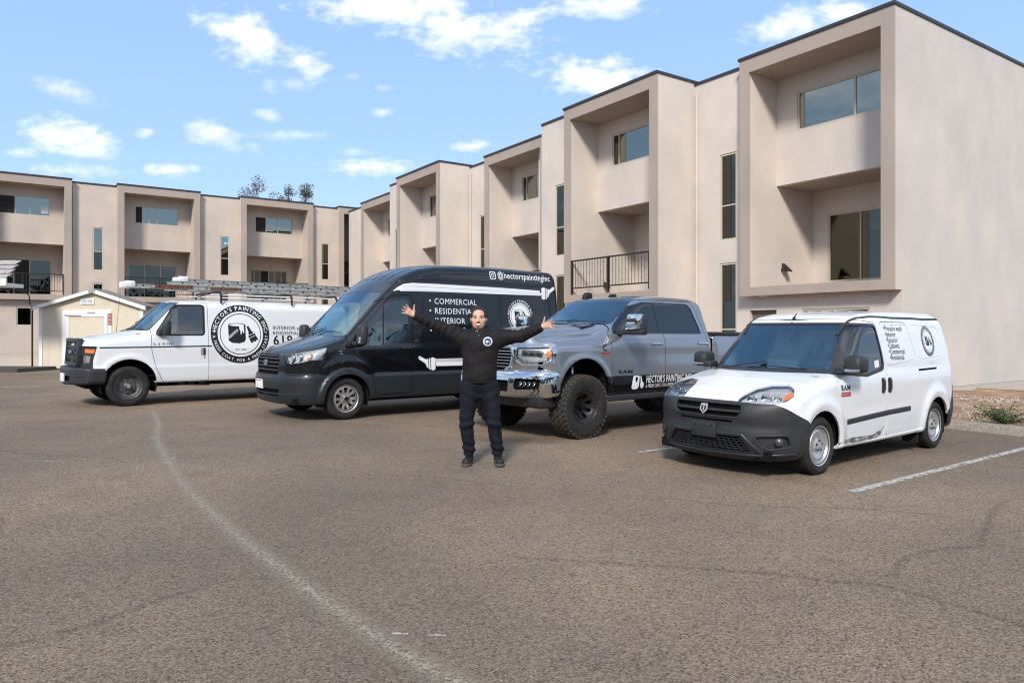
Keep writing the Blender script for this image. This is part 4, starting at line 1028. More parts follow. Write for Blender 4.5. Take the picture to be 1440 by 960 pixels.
# ------------------------------------------------------------------ vegetation
def leaf_cloud(mb, c, R, n, s, r_, flat=1.):
    for _ in range(n):
        while True:
            p = np.array([r_.uniform(-1,1) for _ in range(3)])
            if p@p < 1: break
        p = np.array(c)+p*np.array(R); a = np.array([r_.gauss(0,1) for _ in range(3)]); a /= np.linalg.norm(a)+1e-9; b_ = np.cross(a, [r_.gauss(0,1) for _ in range(3)]); b_ /= np.linalg.norm(b_)+1e-9; k = s*r_.uniform(.6,1.3)
        mb.add([p-a*k, p+b_*k*.42, p+a*k, p-b_*k*.42], [(0,1,2,3)])
def tree(x, y, h, spread, label, leaf, seed, dens=1., bare=False):
    r_ = random.Random(seed); t = empty('tree', (x,y,0), label=label, cat='tree', group='trees behind the left building')
    tr = MB(); tr.tube([(0,0,-.5),(.1,.05,h*.35),(0,.1,h*.62)], [.24,.17,.10], 7); lf = MB(); tips = []
    for k in range(9):
        a = k*2.4+r_.uniform(-.4,.4); z0 = h*r_.uniform(.38,.62); L_ = spread*r_.uniform(.6,1.1); e = (L_*math.cos(a), L_*math.sin(a), h*r_.uniform(.72,1.0)); m = (e[0]*.45, e[1]*.45, (z0+e[2])/2+.1)
        tr.tube([(0,.05,z0), m, e], [.08,.045,.015], 5); tips.append(e); tips.append(tuple((np.array(m)+np.array(e))/2))
        for _ in range(3):
            q = tuple(np.array(e)+np.array([r_.uniform(-.6,.6), r_.uniform(-.6,.6), r_.uniform(-.1,.7)])*spread*.35); tr.tube([tuple((np.array(m)+np.array(e))/2), q], [.03,.008], 4); tips.append(q)
    tr.out('trunk', 'bark', t, smooth=True)
    for e in tips: leaf_cloud(lf, e, (spread*.22, spread*.22, spread*.15), int(95*dens), .08, r_)
    o = lf.out('crown', leaf, t)
tree(-21.3, 59., 13.2, 2.8, 'brownish leafy treetop showing over the left building roof', 'leaf_brown', 3)
tree(-19.4, 59., 12.9, 2.2, 'thin grey green treetop beside the brownish one over the roof', 'leaf_olive', 5, .7)
tree(-17.6, 58., 13.6, 1.9, 'tallest sparse treetop over the left building roof near the corner', 'leaf_olive', 8, .8)
tree(-24.6, 58., 12.2, .9, 'tiny twiggy treetop just clearing the left building roof', 'leaf_brown', 11, .25)
def back_trees():
    """woods and low houses behind the camera, seen only as reflections"""
    r_ = random.Random(21); mb = MB(); tr = MB()
    for k in range(46):
        a = -math.pi+k*math.pi/45*1.0; R_ = 44+r_.uniform(-4,7); x, y = R_*math.cos(a)*1.15, R_*math.sin(a); h = r_.uniform(7.5,12.5)
        if y > 4: continue
        tr.tube([(x,y,-.5),(x,y,h*.5)], [.3,.2], 5)
        for _ in range(6):
            leaf_cloud(mb, (x+r_.uniform(-2,2), y+r_.uniform(-2,2), h*r_.uniform(.25,.78)), (2.7,2.7,h*.24), 95, .60, r_)
    o = mb.out('wooded_edge', 'leaf_green'); tag(o, 'distant belt of trees around the open side of the lot', kind='stuff')
    o = tr.out('wooded_edge_trunks', 'bark'); tag(o, 'trunks of the distant belt of trees', kind='stuff')
back_trees()
def bush():
    r_ = random.Random(4); c = np.array([7.86,11.42]); z = gz(*c, .12)
    t = empty('shrub', (c[0], c[1], z), label='low green shrub growing behind the kerb at the right edge', cat='shrub')
    st = MB(); lf = MB()
    for k in range(40):
        a = r_.uniform(0, 6.28); l = r_.uniform(.12,.46); e = np.array([l*math.cos(a)*1.1, l*math.sin(a), r_.uniform(.07,.30)]); st.tube([(0,0,0), tuple(e*.6+np.array([0,0,.03])), tuple(e)], [.006,.004,.002], 4)
        for _ in range(26):
            p = e*r_.uniform(.35,1.08)+np.array([r_.gauss(0,.022) for _ in range(3)]); s = r_.uniform(.013,.026); d = np.array([r_.gauss(0,1) for _ in range(3)]); d /= np.linalg.norm(d); q = np.cross(d, [r_.gauss(0,1) for _ in range(3)]); q /= np.linalg.norm(q)
            lf.add([p-d*s, p+q*s*.5, p+d*s, p-q*s*.5], [(0,1,2,3)])
    st.out('stems', 'bark', t); lf.out('leaves', 'leaf_green', t)
    # dry weeds and stones on the bed
    wd = MB(); rk = MB()
    for _ in range(260):
        s_ = r_.uniform(-3.6, 3.0); d = r_.uniform(.2, 1.0) if r_.random() < .6 else r_.uniform(1., 5.); p = KP+D1*s_+D2*d; z = gz(p[0], p[1], .14+.03*min(1, d/2))
        for _ in range(5): a = r_.uniform(0,6.28); l = r_.uniform(.03,.09); wd.add([(p[0],p[1],z-.02),(p[0]+.006,p[1],z-.02),(p[0]+l*.5*math.cos(a),p[1]+l*.5*math.sin(a),z+l*.6)], [(0,1,2)])
    o = wd.out('dry_weeds', 'leaf_olive'); tag(o, 'sparse dry weeds along the kerb', kind='stuff')
    for _ in range(420):
        s_ = r_.uniform(-4., 3.4); d = r_.choice([r_.uniform(3.9,5.0), r_.uniform(.2,5.)]) if True else 0; p = KP+D1*s_+D2*d; z = gz(p[0], p[1], .15+.03*min(1, d/2)); s = r_.uniform(.012,.05)*(1.5 if d > 3.8 else .7)
        V = [(p[0]+s*math.cos(k*1.26+s_)*r_.uniform(.7,1.2), p[1]+s*math.sin(k*1.26+s_)*r_.uniform(.7,1.2), z-.015) for k in range(5)]+[(p[0]+s*.5*math.cos(k*2.1), p[1]+s*.5*math.sin(k*2.1), z+s*.7) for k in range(3)]
        rk.add(V, [(0,1,5),(1,6,5),(1,2,6),(2,3,6),(3,7,6),(3,4,7),(4,5,7),(4,0,5),(5,6,7)])
    o = rk.out('loose_stones', 'rock'); tag(o, 'loose stones on the dirt bed below the end wall', kind='stuff')
bush()
# ------------------------------------------------------------------ small white van (right)
def small_van():
    root = empty('cargo_van', label='small white cargo van with black bumper parked nearest the building end wall', cat='van')
    T = table([-1.0,-.88,-.78,-.55,-.25,.05,.30,.38,.86,.98,1.12,1.4,1.8,2.6,3.5,3.95], [.70,.80,.865,.955,1.035,1.095,1.135,1.16,1.66,1.745,1.80,1.845,1.87,1.885,1.885,1.86], .03)
    P = table([-1.,-.7,-.3,.2,.8,2.8,3.9], [.865,.888,.905,.912,.916,.916,.895], .1)
    TU = table([.2,.30,.45,.60,.95,1.10,1.16,1.35,1.6,1.75,1.9], [.05,.025,.01,.0,.0,.012,.025,.05,.10,.14,.19], .03)
    Xf = table([.15,.22,.30,.42,.50,.56,.64,.78,.86,.95,1.1], [-.78,-.84,-.895,-.905,-.90,-.885,-.905,-.895,-.855,-.70,-.5], .02)
    Xr = table([.2,.3,.45,.62,.70,1.0,1.4,1.7,1.9], [3.74,3.82,3.885,3.88,3.85,3.84,3.80,3.74,3.66], .03)
    def ex(x, z):
        v = 0
        for cx in (0., 3.11):
            r = np.hypot(x-cx, z-.34); v = v+.028*np.exp(-((r-.44)/.085)**2)*sst(z, .22, .03)
        v = v-.010*np.exp(-((z-1.13)/.06)**2)*sst(x, 1.1, .1)*sst(-x, -3.4, .08)
        return v-.006*np.exp(-((z-.70)/.10)**2)*sst(x, .7, .07)*sst(-x, -2.3, .07)
    F = car_F(T, P, TU, Xf, Xr, B=lambda x: np.interp(x, [-.9,-.5,.4,3.0,3.9], [.16,.20,.25,.25,.28]), cf=(.17,.40), cr=.07, cw=.16, crown=.045, rt=lambda x: np.where(x < .35, .10, .17), rf=.11, rr=.17, extra=ex)
    H = Hull(F, (-1.05,-1.0,.1), (4.0,1.0,1.97), .040)
    # wheel openings, glass, plastic
    zc = .32
    for cx in (0., 3.11): H.cut(circle(cx, zc+.01, .385, 28), 'y', 'void')
    for cx in (0., 3.11): H.cut([(cx-.36, 0), (cx+.36, 0), (cx+.375, .30), (cx-.375, .30)], 'y', 'void')
    # black bumper: outline on the side, then the whole nose below the bonnet edge
    H.cut([(-1.1,0),(-.30,0),(-.285,.58),(-.36,.63),(-.50,.70),(-.62,.775),(-.68,.805),(-.80,.815),(-1.1,.83)], 'y', 'bumper', only=['body'])
    H.cut([(3.47,.1),(3.47,.50),(3.60,.62),(3.72,.85),(3.76,.98),(4.1,.98),(4.1,.1)], 'y', 'rear_bumper', only=['body'])
    ws = rnd_poly([(-.735,1.145),(.735,1.145),(.615,1.672),(-.615,1.672)], .03)
    cw_ = lambda c, n: c.x < 1.2 and c.z > 1.08
    H.cut(rnd_poly([(-.80,1.10),(.80,1.10),(.655,1.70),(-.655,1.70)], .03), 'x', 'pillar', cond=cw_, only=['body'])
    # black pillar panel beside the windscreen and the strip along the roof edge
    H.cut([(.17,1.128),(.36,1.10),(.62,1.085),(.62,1.62),(1.02,1.765),(.90,1.745),(.72,1.665),(.30,1.24)], 'y', 'pillar', cond=lambda c, n: abs(c.y) > .5, only=['body','pillar'])
    H.cut(ws, 'x', 'windshield', cond=cw_, only=['body','pillar'])
    sg = rnd_poly([(.60,1.13),(1.02,1.085),(1.515,1.15),(1.45,1.655),(.97,1.665),(.80,1.53)], [.06,.05,.08,.06,.08,.1])
    H.cut(rnd_poly([(.34,1.10),(1.04,1.05),(1.545,1.12),(1.47,1.69),(.93,1.70),(.66,1.52)], [.04,.05,.08,.06,.08,.1]), 'y', 'pillar', only=['body','pillar'])
    H.cut(sg, 'y', 'side_glass', only=['body','pillar'])
    rail = [(1.10,1.79),(1.30,1.845),(1.8,1.872),(3.62,1.862),(3.62,1.845),(1.8,1.852),(1.32,1.822),(1.12,1.765)]
    # bonnet and doors
    H.cut([(-.72,-1),(.34,-1),(.34,1),(-.72,1)], 'z', 'bonnet', only=['nothing'])
    H.cut([(x, y) for x, y in [(-1.0,.40),(-.62,.55),(-.40,.735),(-.15,.79),(.28,.77),(.36,.70),(.36,-.70),(.28,-.77),(-.15,-.79),(-.40,-.735),(-.62,-.55),(-1.0,-.40)]], 'z', 'bonnet', cond=lambda c, n: c.z > .80 and n.z > .2 and c.x < .5, only=['body'])
    # lamps
    lampf = rnd_poly([(-.345,.812),(-.365,.88),(-.41,.95),(-.50,.985),(-.65,.992),(-.775,.950),(-.83,.885),(-.80,.825),(-.74,.80),(-.57,.804)], .03)
    H.cut(lampf, 'x', 'headlight', cond=lambda c, n: c.x < -.25, only=['body','bonnet','bumper'], mirror=True)
    # front door outline
    door = rnd_poly([(.375,1.05),(.36,.80),(.30,.46),(.36,.30),(1.50,.30),(1.56,.45),(1.565,1.06),(1.52,1.70),(.98,1.75),(.60,1.50)], [.05,.3,.2,.1,.1,.15,.05,.12,.15,.1])
    so, si = strip(door, .009); H.cut(so, 'y', 'seam', only=['body'], hole=si); H.cut(si, 'y', 'front_door', only=['body'])
    slid = rnd_poly([(1.585,.30),(2.28,.30),(2.50,.42),(2.545,.75),(2.50,1.25),(2.36,1.72),(1.60,1.72)], [.08,.1,.2,.3,.3,.1,.1])
    so, si = strip(slid, .009); H.cut(so, 'y', 'seam', only=['body'], hole=si); H.cut(si, 'y', 'sliding_door', only=['body'])
    for pn in (rnd_poly([(1.64,1.17),(2.47,1.235),(2.36,1.69),(1.63,1.685)], .06), rnd_poly([(2.60,1.23),(3.32,1.27),(3.40,1.40),(3.36,1.67),(2.50,1.69)], [.08,.12,.08,.10,.06])):
        so, si = strip(pn, .007); H.cut(so, 'y', 'groove', only=['body','sliding_door'], hole=si)
    H.cut([(2.535,1.108),(3.17,1.118),(3.17,1.092),(2.535,1.080)], 'y', 'slot', only=['body','sliding_door'])
    H.cut(rnd_poly([(3.74,.93),(3.74,1.42),(3.95,1.42),(3.95,.93)], .02), 'y', 'tail_lamp', only=['body'])
    # grille, lower grille, fog pocket
    gr = rnd_poly([(-.39,.652),(.39,.652),(.43,.705),(.42,.775),(-.42,.775),(-.43,.705)], .03)
    H.cut(gr, 'x', 'grille', cond=lambda c, n: c.x < 0, only=['bumper','body'])
    lg = rnd_poly([(-.555,.285),(.555,.285),(.42,.445),(-.42,.445)], .03)
    H.cut(lg, 'x', 'lower_grille', cond=lambda c, n: c.x < 0, only=['bumper'])
    H.cut([(-.34,.590),(.34,.590),(.34,.612),(-.34,.612)], 'x', 'grille', cond=lambda c, n: c.x < 0, only=['bumper'])
    fg = rnd_poly([(-.56,.452),(-.83,.468),(-.845,.362),(-.715,.328),(-.64,.358)], .03)
    H.cut(fg, 'x', 'fog_pocket', cond=lambda c, n: c.x < 0, only=['bumper'], mirror=True)
    W = 'white_paint'
    H.emit('body', 'body', W, root, flange=.03); H.emit('bonnet', 'bonnet', W, root, off=.003, flange=.02)
    H.emit('front_door', 'door', W, root, flange=.02, cond=lambda c: c.y < 0); H.emit('front_door', 'door', W, root, flange=.02, cond=lambda c: c.y > 0)
    H.emit('sliding_door', 'sliding_door', W, root, flange=.02, cond=lambda c: c.y < 0); H.emit('sliding_door', 'sliding_door', W, root, flange=.02, cond=lambda c: c.y > 0)
    H.emit('seam', 'panel_gap', 'recess_black', root, off=-.008, split=False); H.emit('groove', 'panel_groove', W, root, off=-.006); H.emit('slot', 'door_track', 'recess_black', root, off=-.012)
    H.emit('pillar', 'pillar_trim', 'dark_plastic', root, off=.001, flange=.03)
    H.emit('bumper', 'front_bumper', 'dark_plastic', root, off=.004, flange=.04); H.emit('rear_bumper', 'rear_bumper', 'dark_plastic', root, off=.006, flange=.02)
    H.emit('windshield', 'windshield', 'windshield_glass', root, off=-.004); H.emit('side_glass', 'side_window', 'cab_glass', root, off=-.008)
    H.emit('tail_lamp', 'tail_light', 'red_lens', root, off=.004, flange=.01)
    for sd in (-1, 1):
        c = lambda c, sd=sd: c.y*sd > 0
        hl = H.emit('headlight', 'headlight', 'clear_lens', root, off=.003, flange=.0, cond=c)
        H.emit('headlight', 'lamp_housing', 'reflector', hl, off=-.05, cond=c)
        for (y, z, r) in ((.47,.872,.052),(.60,.885,.058),(.705,.885,.042)):
            mb = MB()
            p = H.front([sd*y], [z])[0]; n = unit(grad(F, p[None]))[0]; c0 = p-n*.04
            mb.lathe([(0,.02),(r*.6,.012),(r,-.02),(r*1.08,-.022),(r*1.02,.0)], 20, axis='x', c=tuple(c0+np.array([.0,0,0])))
            mb.out('lamp_bowl', 'chrome', hl, smooth=True)
        am = [(y*sd, z) for y, z in rnd_poly([(.765,.845),(.81,.865),(.815,.905),(.775,.938),(.755,.90)], .015)]
        P2, F2 = fill2d(am, [], .04); P3 = H.front(P2[:,0], P2[:,1]); n3 = unit(grad(F, P3)); obj('indicator', P3-n3*.006, F2, 'amber', hl)
        # fog pocket and lens
        fp = H.emit('fog_pocket', 'fog_light_surround', 'dark_plastic', root, off=-.035, cond=c)
        p = H.front([sd*.74], [.40])[0]; mb = MB(); mb.lathe([(0,-.01),(.045,-.006),(.055,.02),(.06,.03)], 20, axis='x', c=(p[0]+.03, p[1], p[2])); mb.out('fog_light', 'lamp_housing', root, smooth=True)
    H.emit('grille', 'grille', 'recess_black', root, off=-.035, flange=-.035); H.emit('lower_grille', 'lower_grille', 'recess_black', root, off=-.04, flange=-.04)
    # grille bars
    H.bar([(-.42,.712),(.42,.712)], 'grille_bar', 'dark_plastic', root, h=.03, d=.016, off=-.004)
    so = rnd_poly([(-.40,.642),(.40,.642),(.45,.705),(.435,.785),(-.435,.785),(-.45,.705)], .03)
    H.bar(so, 'grille_frame', 'dark_plastic', root, h=.022, d=.016, off=.006, closed=True)
    mb = MB()
    for z in np.arange(.305, .44, .027):
        w = .54-(z-.285)*.84; pts = []
        for i, y in enumerate(np.linspace(-w, w, 29)): pts.append((y, z+(.006 if i % 2 else -.006)))
        H.bar(pts, '', '', None, h=.009, d=.01, off=-.012, mb=mb)
    mb.out('mesh_bars', 'dark_plastic', root)
    H.bar([(-.63,.262),(-.44,.462),(.44,.462),(.63,.262)], 'grille_surround', 'van_cladding', root, h=.045, d=.022, off=.006)
    H.bar([(-.86,.275),(-.60,.25),(0,.24),(.60,.25),(.86,.275)], 'bumper_lip', 'van_cladding', root, h=.035, d=.02, off=.012)
    for sd in (-1, 1):
        H.bar([(sd*y, z) for y, z in fg_out()], 'fog_frame', 'dark_plastic', root, h=.018, d=.012, off=.006, closed=True)
    # ram's-head style badge shield: shield outline with raised horns shape
    bd = rnd_poly([(-.045,.76),(.045,.76),(.05,.70),(.0,.655),(-.05,.70)], .01); P2, F2 = fill2d(bd, [], .03); H.decal(P2, F2, 'badge', 'badge_silver', root, 'front', .026)
    for q in ([(-.03,.745),(-.008,.74),(-.008,.69),(-.032,.705)], [(.03,.745),(.008,.74),(.008,.69),(.032,.705)], [(-.012,.69),(.012,.69),(0,.668)]):
        P2, F2 = fill2d(q); H.decal(P2, F2, 'badge_relief', 'dark_plastic', root, 'front', .029)
    # blank plate carrier
    p = H.front([0.], [.49])[0]; mb = MB(); mb.box((p[0]-.028, -.16, .405), (p[0]+.01, .16, .575)); pl = mb.out('plate_carrier', 'dark_plastic', root, bevel=.008)
    mb = MB(); 
    for y in (-.11, .11): mb.lathe([(0,-.006),(.01,-.004),(.01,.01)], 8, axis='x', c=(p[0]-.028, y, .535))
    mb.out('bolt', 'recess_black', pl)
    # side details
    H.bar([(.545,.548),(1.0,.569),(1.6,.594),(2.235,.608)], 'rub_strip', 'dark_plastic', root, 'side', h=.062, d=.014, off=.004)
    H.bar([(.84,-.632),(1.0,-.655),(1.3,-.705),(2,-.745),(3,-.75),(3.55,-.73)], 'roof_rail_trim', 'dark_plastic', root, 'top', h=.034, d=.01, off=.004)
    H.bar([(.84,.632),(1.0,.655),(1.3,.705),(2,.745),(3,.75),(3.55,.73)], 'roof_rail_trim', 'dark_plastic', root, 'top', h=.034, d=.01, off=.004)
    H.bar([(.36,.275),(1.2,.270),(2.3,.285),(2.62,.30)], 'sill', W, root, 'side', h=.05, d=.018, off=.004)
    for x in (1.455, 1.635): 
        H.bar([(x,.845),(x+.005,1.025)], 'door_handle', 'black_gloss', root, 'side', h=.085, d=.02, off=.006)
        H.bar([(x+.005,.875),(x+.01,1.0)], 'door_handle', 'dark_plastic', root, 'side', h=.03, d=.03, off=.015)
    # mirror
    for sd in (-1, 1):
        m = empty('wing_mirror', (0,0,0)); m.parent = root
        mb = MB(); mb.box((.38, sd*.93, 1.115), (.64, sd*1.13, 1.315), lambda X, Y, Z: (X-.25*(abs(Y)-.93)*0+.02*(Z-1.1), Y, Z)); mb.out('mirror_housing', 'dark_plastic', m, bevel=.055)
        mb = MB(); mb.box((.376, sd*.95, 1.135), (.40, sd*1.12, 1.165)); mb.out('mirror_indicator', 'satin_metal', m, bevel=.006)
        mb = MB(); mb.box((.36, sd*.84, 1.11), (.56, sd*.95, 1.19)); mb.out('mirror_arm', 'dark_plastic', m, bevel=.02)
    # wipers
    for (a, b, c) in (((.36,.30),(.30,-.05),(.24,-.42)), ((.30,-.12),(.28,-.45),(.42,-.70))): pass
    for pts in ([(.25,.20),(.335,-.10),(.36,-.52)], [(.22,.66),(.335,.45),(.42,.05)]):
        pp = H.top([q[0] for q in pts], [q[1] for q in pts]); n = unit(grad(F, pp)); mb = MB(); mb.tube(pp+n*.018, [.010,.007,.006], 6); mb.out('wiper', 'rubber', root)
    pp = H.top([.98], [0.])[0]; mb = MB(); mb.tube([pp, pp+np.array([.0,0,.03])], .02, 8); mb.tube([pp+np.array([0,0,.02]), pp+np.array([.07,0,.085])], [.012,.004], 6); mb.out('antenna', 'rubber', root)
    # roof ribs
    for y in (-.38,-.19,0,.19,.38): H.bar([(1.7, y), (3.3, y)], 'roof_rib', W, root, 'top', h=.05, d=.008, off=.001)
    # lettering
    for i, s in enumerate(('Pressure wash','Interior','Exterior','Cabinets','Commercial','Residential')):
        Pt, Ft = text2d('\u2022'+s, .098, .004, .80); H.decal(Pt+np.array([1.68+.008*i, 1.605-.073*i]), Ft, 'lettering', 'decal_black', root)
    logo(H, 2.96, 1.475, .205, root)
    Pt, Ft = text2d('RAM', .085, .03, 1.15); H.decal(Pt+np.array([.40,.915]), Ft, 'badge', 'decal_black', root)
    P2, F2 = fill2d(rnd_poly([(.40,.845),(.62,.845),(.62,.895),(.40,.895)], .01), [], .1); H.decal(P2, F2, 'badge', 'decal_red', root)
    Pt, Ft = text2d('PROMASTER CITY', .022, .0, 1.0); H.decal(Pt+np.array([.41,.862]), Ft, 'lettering', 'decal_white', root, off=.005)
    P2, F2 = fill2d([(1.30,1.15),(1.42,1.165),(1.41,1.25),(1.29,1.235)]); H.decal(P2, F2, 'sticker', 'decal_white', root, off=-.006)
    for q in ([(-.42,1.60),(-.38,1.60),(-.38,1.62),(-.42,1.62)], [(-.46,1.575),(-.43,1.575),(-.43,1.60),(-.46,1.60)]):
        P2, F2 = fill2d(q); H.decal(P2, F2, 'sticker', 'decal_white', root, 'front', off=-.001) if False else None
    # scuffed sill patch
    P2, F2 = fill2d(rnd_poly([(.34,.285),(.38,.335),(.7,.36),(1.2,.345),(1.45,.40),(1.52,.46),(1.43,.33),(1.30,.295)], .03), [], .08); H.decal(P2, F2, 'scuff', 'scuff_dirt', root, off=.002)
    # inside and underneath
    cabin(root, .1, 1.95, .80, .38, 1.08, .80, .50, .35, bulk=True, back_x=1.30)
    mb = MB(); mb.box((-.75,-.72,.20),(3.7,.72,.30)); mb.out('underbody', 'underbody', root)
    arch_liner(root, 0, zc, .40, .86, .55); arch_liner(root, 3.11, zc, .40, .86, .55)
    mb = MB(); mb.box((2.60,-.86,.12),(2.63,-.66,.36)); mb.out('mud_flap', 'rubber', root)
    # wheels: pressed steel with a ring of oval slots
    rim = .212; prof = table([0,.05,.065,.09,.125,.165,.19,.21], [-.012,-.016,.03,.028,.012,.006,.03,.035], .004)
    holes = []
    for k in range(20):
        a = 2*math.pi*k/20; ca, sa = math.cos(a), math.sin(a)
        holes.append([(x*ca-y*sa, x*sa+y*ca) for x, y in circle(.158, 0, .013, 10, ry=.0125)])
    for (x, s) in ((0,-1),(3.11,-1),(0,1),(3.11,1)):
        wheel(root, (x, s*.79, .322), .322, .205, rim, prof, holes, 'steel_wheel', side=s, nuts=(5,.055), hub=('steel_wheel', [(0,-.02),(.03,-.018),(.034,.0),(.034,.03)]))
    place(root, 2.788, 8.43, .681, .977)
    H.bm.free()
def fg_out(): return rnd_poly([(.545,.462),(.84,.480),(.855,.352),(.70,.316),(.625,.35)], .03)
def rail_mid(): return [(.80,1.668),(.92,1.712),(1.02,1.752),(1.14,1.800),(1.32,1.832),(1.6,1.846),(2.2,1.856),(3.0,1.858),(3.5,1.850)]
simple('badge_silver', (.42,.42,.42), .45, metal=.3)
def scuff_material():
    m, nt, b, N, L = nodes_of('scuff_dirt'); tc = N('ShaderNodeTexCoord'); nz = N('ShaderNodeTexNoise'); nz.inputs['Scale'].default_value = 9; nz.inputs['Detail'].default_value = 8
    mp = N('ShaderNodeMapping'); mp.inputs['Scale'].default_value = (1,1,2.5); L(tc.outputs['Object'], mp.inputs[0]); L(mp.outputs[0], nz.inputs['Vector'])
    r = N('ShaderNodeMapRange'); r.inputs[1].default_value = .28; r.inputs[2].default_value = .72; L(nz.outputs[0], r.inputs[0]); L(r.outputs[0], b.inputs['Alpha'])
    b.inputs['Base Color'].default_value = (.10,.094,.082,1); b.inputs['Roughness'].default_value = .8
scuff_material()
small_van()
# ------------------------------------------------------------------ tall black van
def brush_decal(H, root, x, z, s, flip, mat='decal_white'):
    """paint brush outline: bristles joined to the painted stroke, band, handle with a hole"""
    k = -1 if flip else 1
    m = lambda P: [(x+k*a*s, z+b*s) for a, b in P]
    g = empty('brush_graphic'); g.parent = root
    P, F = fill2d(m(rnd_poly([(0,-.5),(.30,-.60),(.42,-.50),(.45,.42),(.35,.52),(.0,.42)], .06)), [], .08); H.decal(P, F, 'bristles', mat, g, off=.0035)
    P, F = fill2d(m([(.49,-.52),(.62,-.50),(.66,.42),(.53,.46)]), [], .08); H.decal(P, F, 'band', mat, g, off=.0035)
    hd = rnd_poly([(.69,-.42),(.85,-.30),(1.0,.0),(1.30,.18),(1.62,.36),(1.70,.56),(1.55,.64),(1.22,.46),(.95,.34),(.74,.40)], [.03,.1,.2,.2,.12,.1,.12,.2,.1,.05])
    P, F = fill2d(m(hd), [m(circle(1.52, .50, .05, 10))], .08); H.decal(P, F, 'handle', mat, g, off=.0035)
def tall_van():
    root = empty('cargo_van', label='tall black high-roof van with a white painted brush stroke along its side', cat='van')
    T = table([-1.1,-.98,-.90,-.75,-.45,-.18,-.10,-.04,.74,.90,1.12,1.45,1.8,2.4,3.5,4.8,5.05], [1.02,1.10,1.145,1.195,1.29,1.375,1.40,1.43,2.215,2.36,2.515,2.655,2.725,2.765,2.785,2.77,2.70], .04)
    P = table([-1.1,-.7,-.3,.1,4.5,5.1], [.955,1.00,1.025,1.03,1.03,1.0], .12)
    TU = table([.25,.34,.45,.73,.77,1.0,1.18,1.26,1.6,2.0,2.40,2.44,2.60,2.8], [.04,.02,.0,.0,.014,.012,.018,.035,.062,.098,.125,.142,.160,.22], .025)
    Xf = table([.2,.30,.42,.50,.62,.73,.77,.90,1.05,1.12,1.25], [-.90,-.965,-1.0,-1.005,-1.02,-1.01,-.975,-.985,-.965,-.92,-.78], .02)
    Xr = table([.3,.5,1.0,2.0,2.8], [4.98,5.0,5.0,4.97,4.90], .05)
    def ex(x, z):
        v = 0
        for cx in (0., 3.75):
            r = np.hypot(x-cx, z-.36); v = v+.030*sst(-r, -.500, .006)
            v = v+.020*np.exp(-((r-.60)/.08)**2)*sst(z, .78, .05)
        v = v+.012*sst(x, .5, .02)*sst(-z, -.745, .006)
        v = v-.006*np.exp(-((z-1.05)/.09)**2)*sst(x, .75, .08)
        return v
    F = car_F(T, P, TU, Xf, Xr, B=lambda x: np.interp(x, [-1.,-.6,.5,4.6,5], [.27,.27,.33,.33,.35]), cf=(.12,.24), cr=.05, cw=.10, crown=.05, w0=.9, rt=lambda x: np.where(x < 0, .10, .15), rf=.085, rr=.15, rb=.05, extra=ex)
    H = Hull(F, (-1.15,-1.12,.2), (5.1,1.12,2.87), .047)
    for cx in (0., 3.75):
        H.cut(circle(cx, .36, .410, 26), 'y', 'void'); H.cut([(cx-.40,0),(cx+.40,0),(cx+.41,.34),(cx-.41,.34)], 'y', 'void')
    cl = [(-1.3,0),(5.2,0),(5.2,.742),(4.26,.742)]
    for k in range(13): a = math.radians(48+k*(180-96)/12); cl.append((3.75+.505*math.cos(a), .36+.505*math.sin(a)))
    cl += [(3.24,.742),(.50,.742)]
    for k in range(13): a = math.radians(48+k*(180-96)/12); cl.append((.505*math.cos(a), .36+.505*math.sin(a)))
    cl += [(-.40,.765),(-.62,.742),(-1.3,.730)]
    H.cut(cl, 'y', 'cladding', only=['body'])
    cw_ = lambda c, n: -.35 < c.x < 1.1 and c.z > 1.38
    H.cut(rnd_poly([(-.83,1.40),(.83,1.40),(.735,2.17),(.0,2.205),(-.735,2.17)], .04), 'x', 'windshield', cond=cw_, only=['body'])
    sg0 = rnd_poly([(-.16,1.165),(.30,1.195),(.62,1.195),(1.08,1.30),(1.205,1.42),(1.275,1.99),(1.21,2.085),(.92,2.06),(.64,1.965),(.30,1.64)], [.02,.1,.2,.12,.1,.08,.1,.2,.2,.2])
    sg = rnd_poly([(.20,1.235),(.60,1.235),(1.05,1.335),(1.165,1.43),(1.235,1.98),(1.19,2.045),(.95,2.025),(.70,1.955),(.36,1.63),(.20,1.44)], [.05,.2,.12,.1,.08,.1,.1,.2,.1,.1])
    H.cut(sg0, 'y', 'window_surround', only=['body']); H.cut(sg, 'y', 'side_glass', only=['window_surround'])
    # headlamp: drawn from the front, trimmed from the side
    lf = [(-.625,.985),(-.590,1.06),(-.61,1.120),(-.70,1.155),(-.80,1.195),(-.905,1.25),(-1.05,1.30),(-1.05,1.015),(-.98,1.0),(-.88,.962),(-.70,.930),(-.65,.945)]
    H.cut(lf, 'x', 'headlight', cond=lambda c, n: c.x < -.25, only=['body'], mirror=True)
    H.cut([(-.47,.9),(-.28,1.40),(.2,1.4),(.2,.9)], 'y', 'body', only=['headlight'])
    H.cut([(-1.1,.52),(-.80,.70),(-.50,.80),(-.12,.84),(-.12,-.84),(-.50,-.80),(-.80,-.70),(-1.1,-.52)], 'z', 'bonnet', cond=lambda c, n: c.z > 1.11 and c.x < -.1, only=['body'])
    gr = rnd_poly([(-.40,1.085),(.40,1.085),(.49,.98),(.44,.745),(-.44,.745),(-.49,.98)], .05)
    H.cut(gr, 'x', 'grille', cond=lambda c, n: c.x < 0, only=['body','bonnet'])
    H.cut(rnd_poly([(-.46,.40),(.46,.40),(.52,.52),(-.52,.52)], .03), 'x', 'lower_grille', cond=lambda c, n: c.x < 0, only=['cladding'])
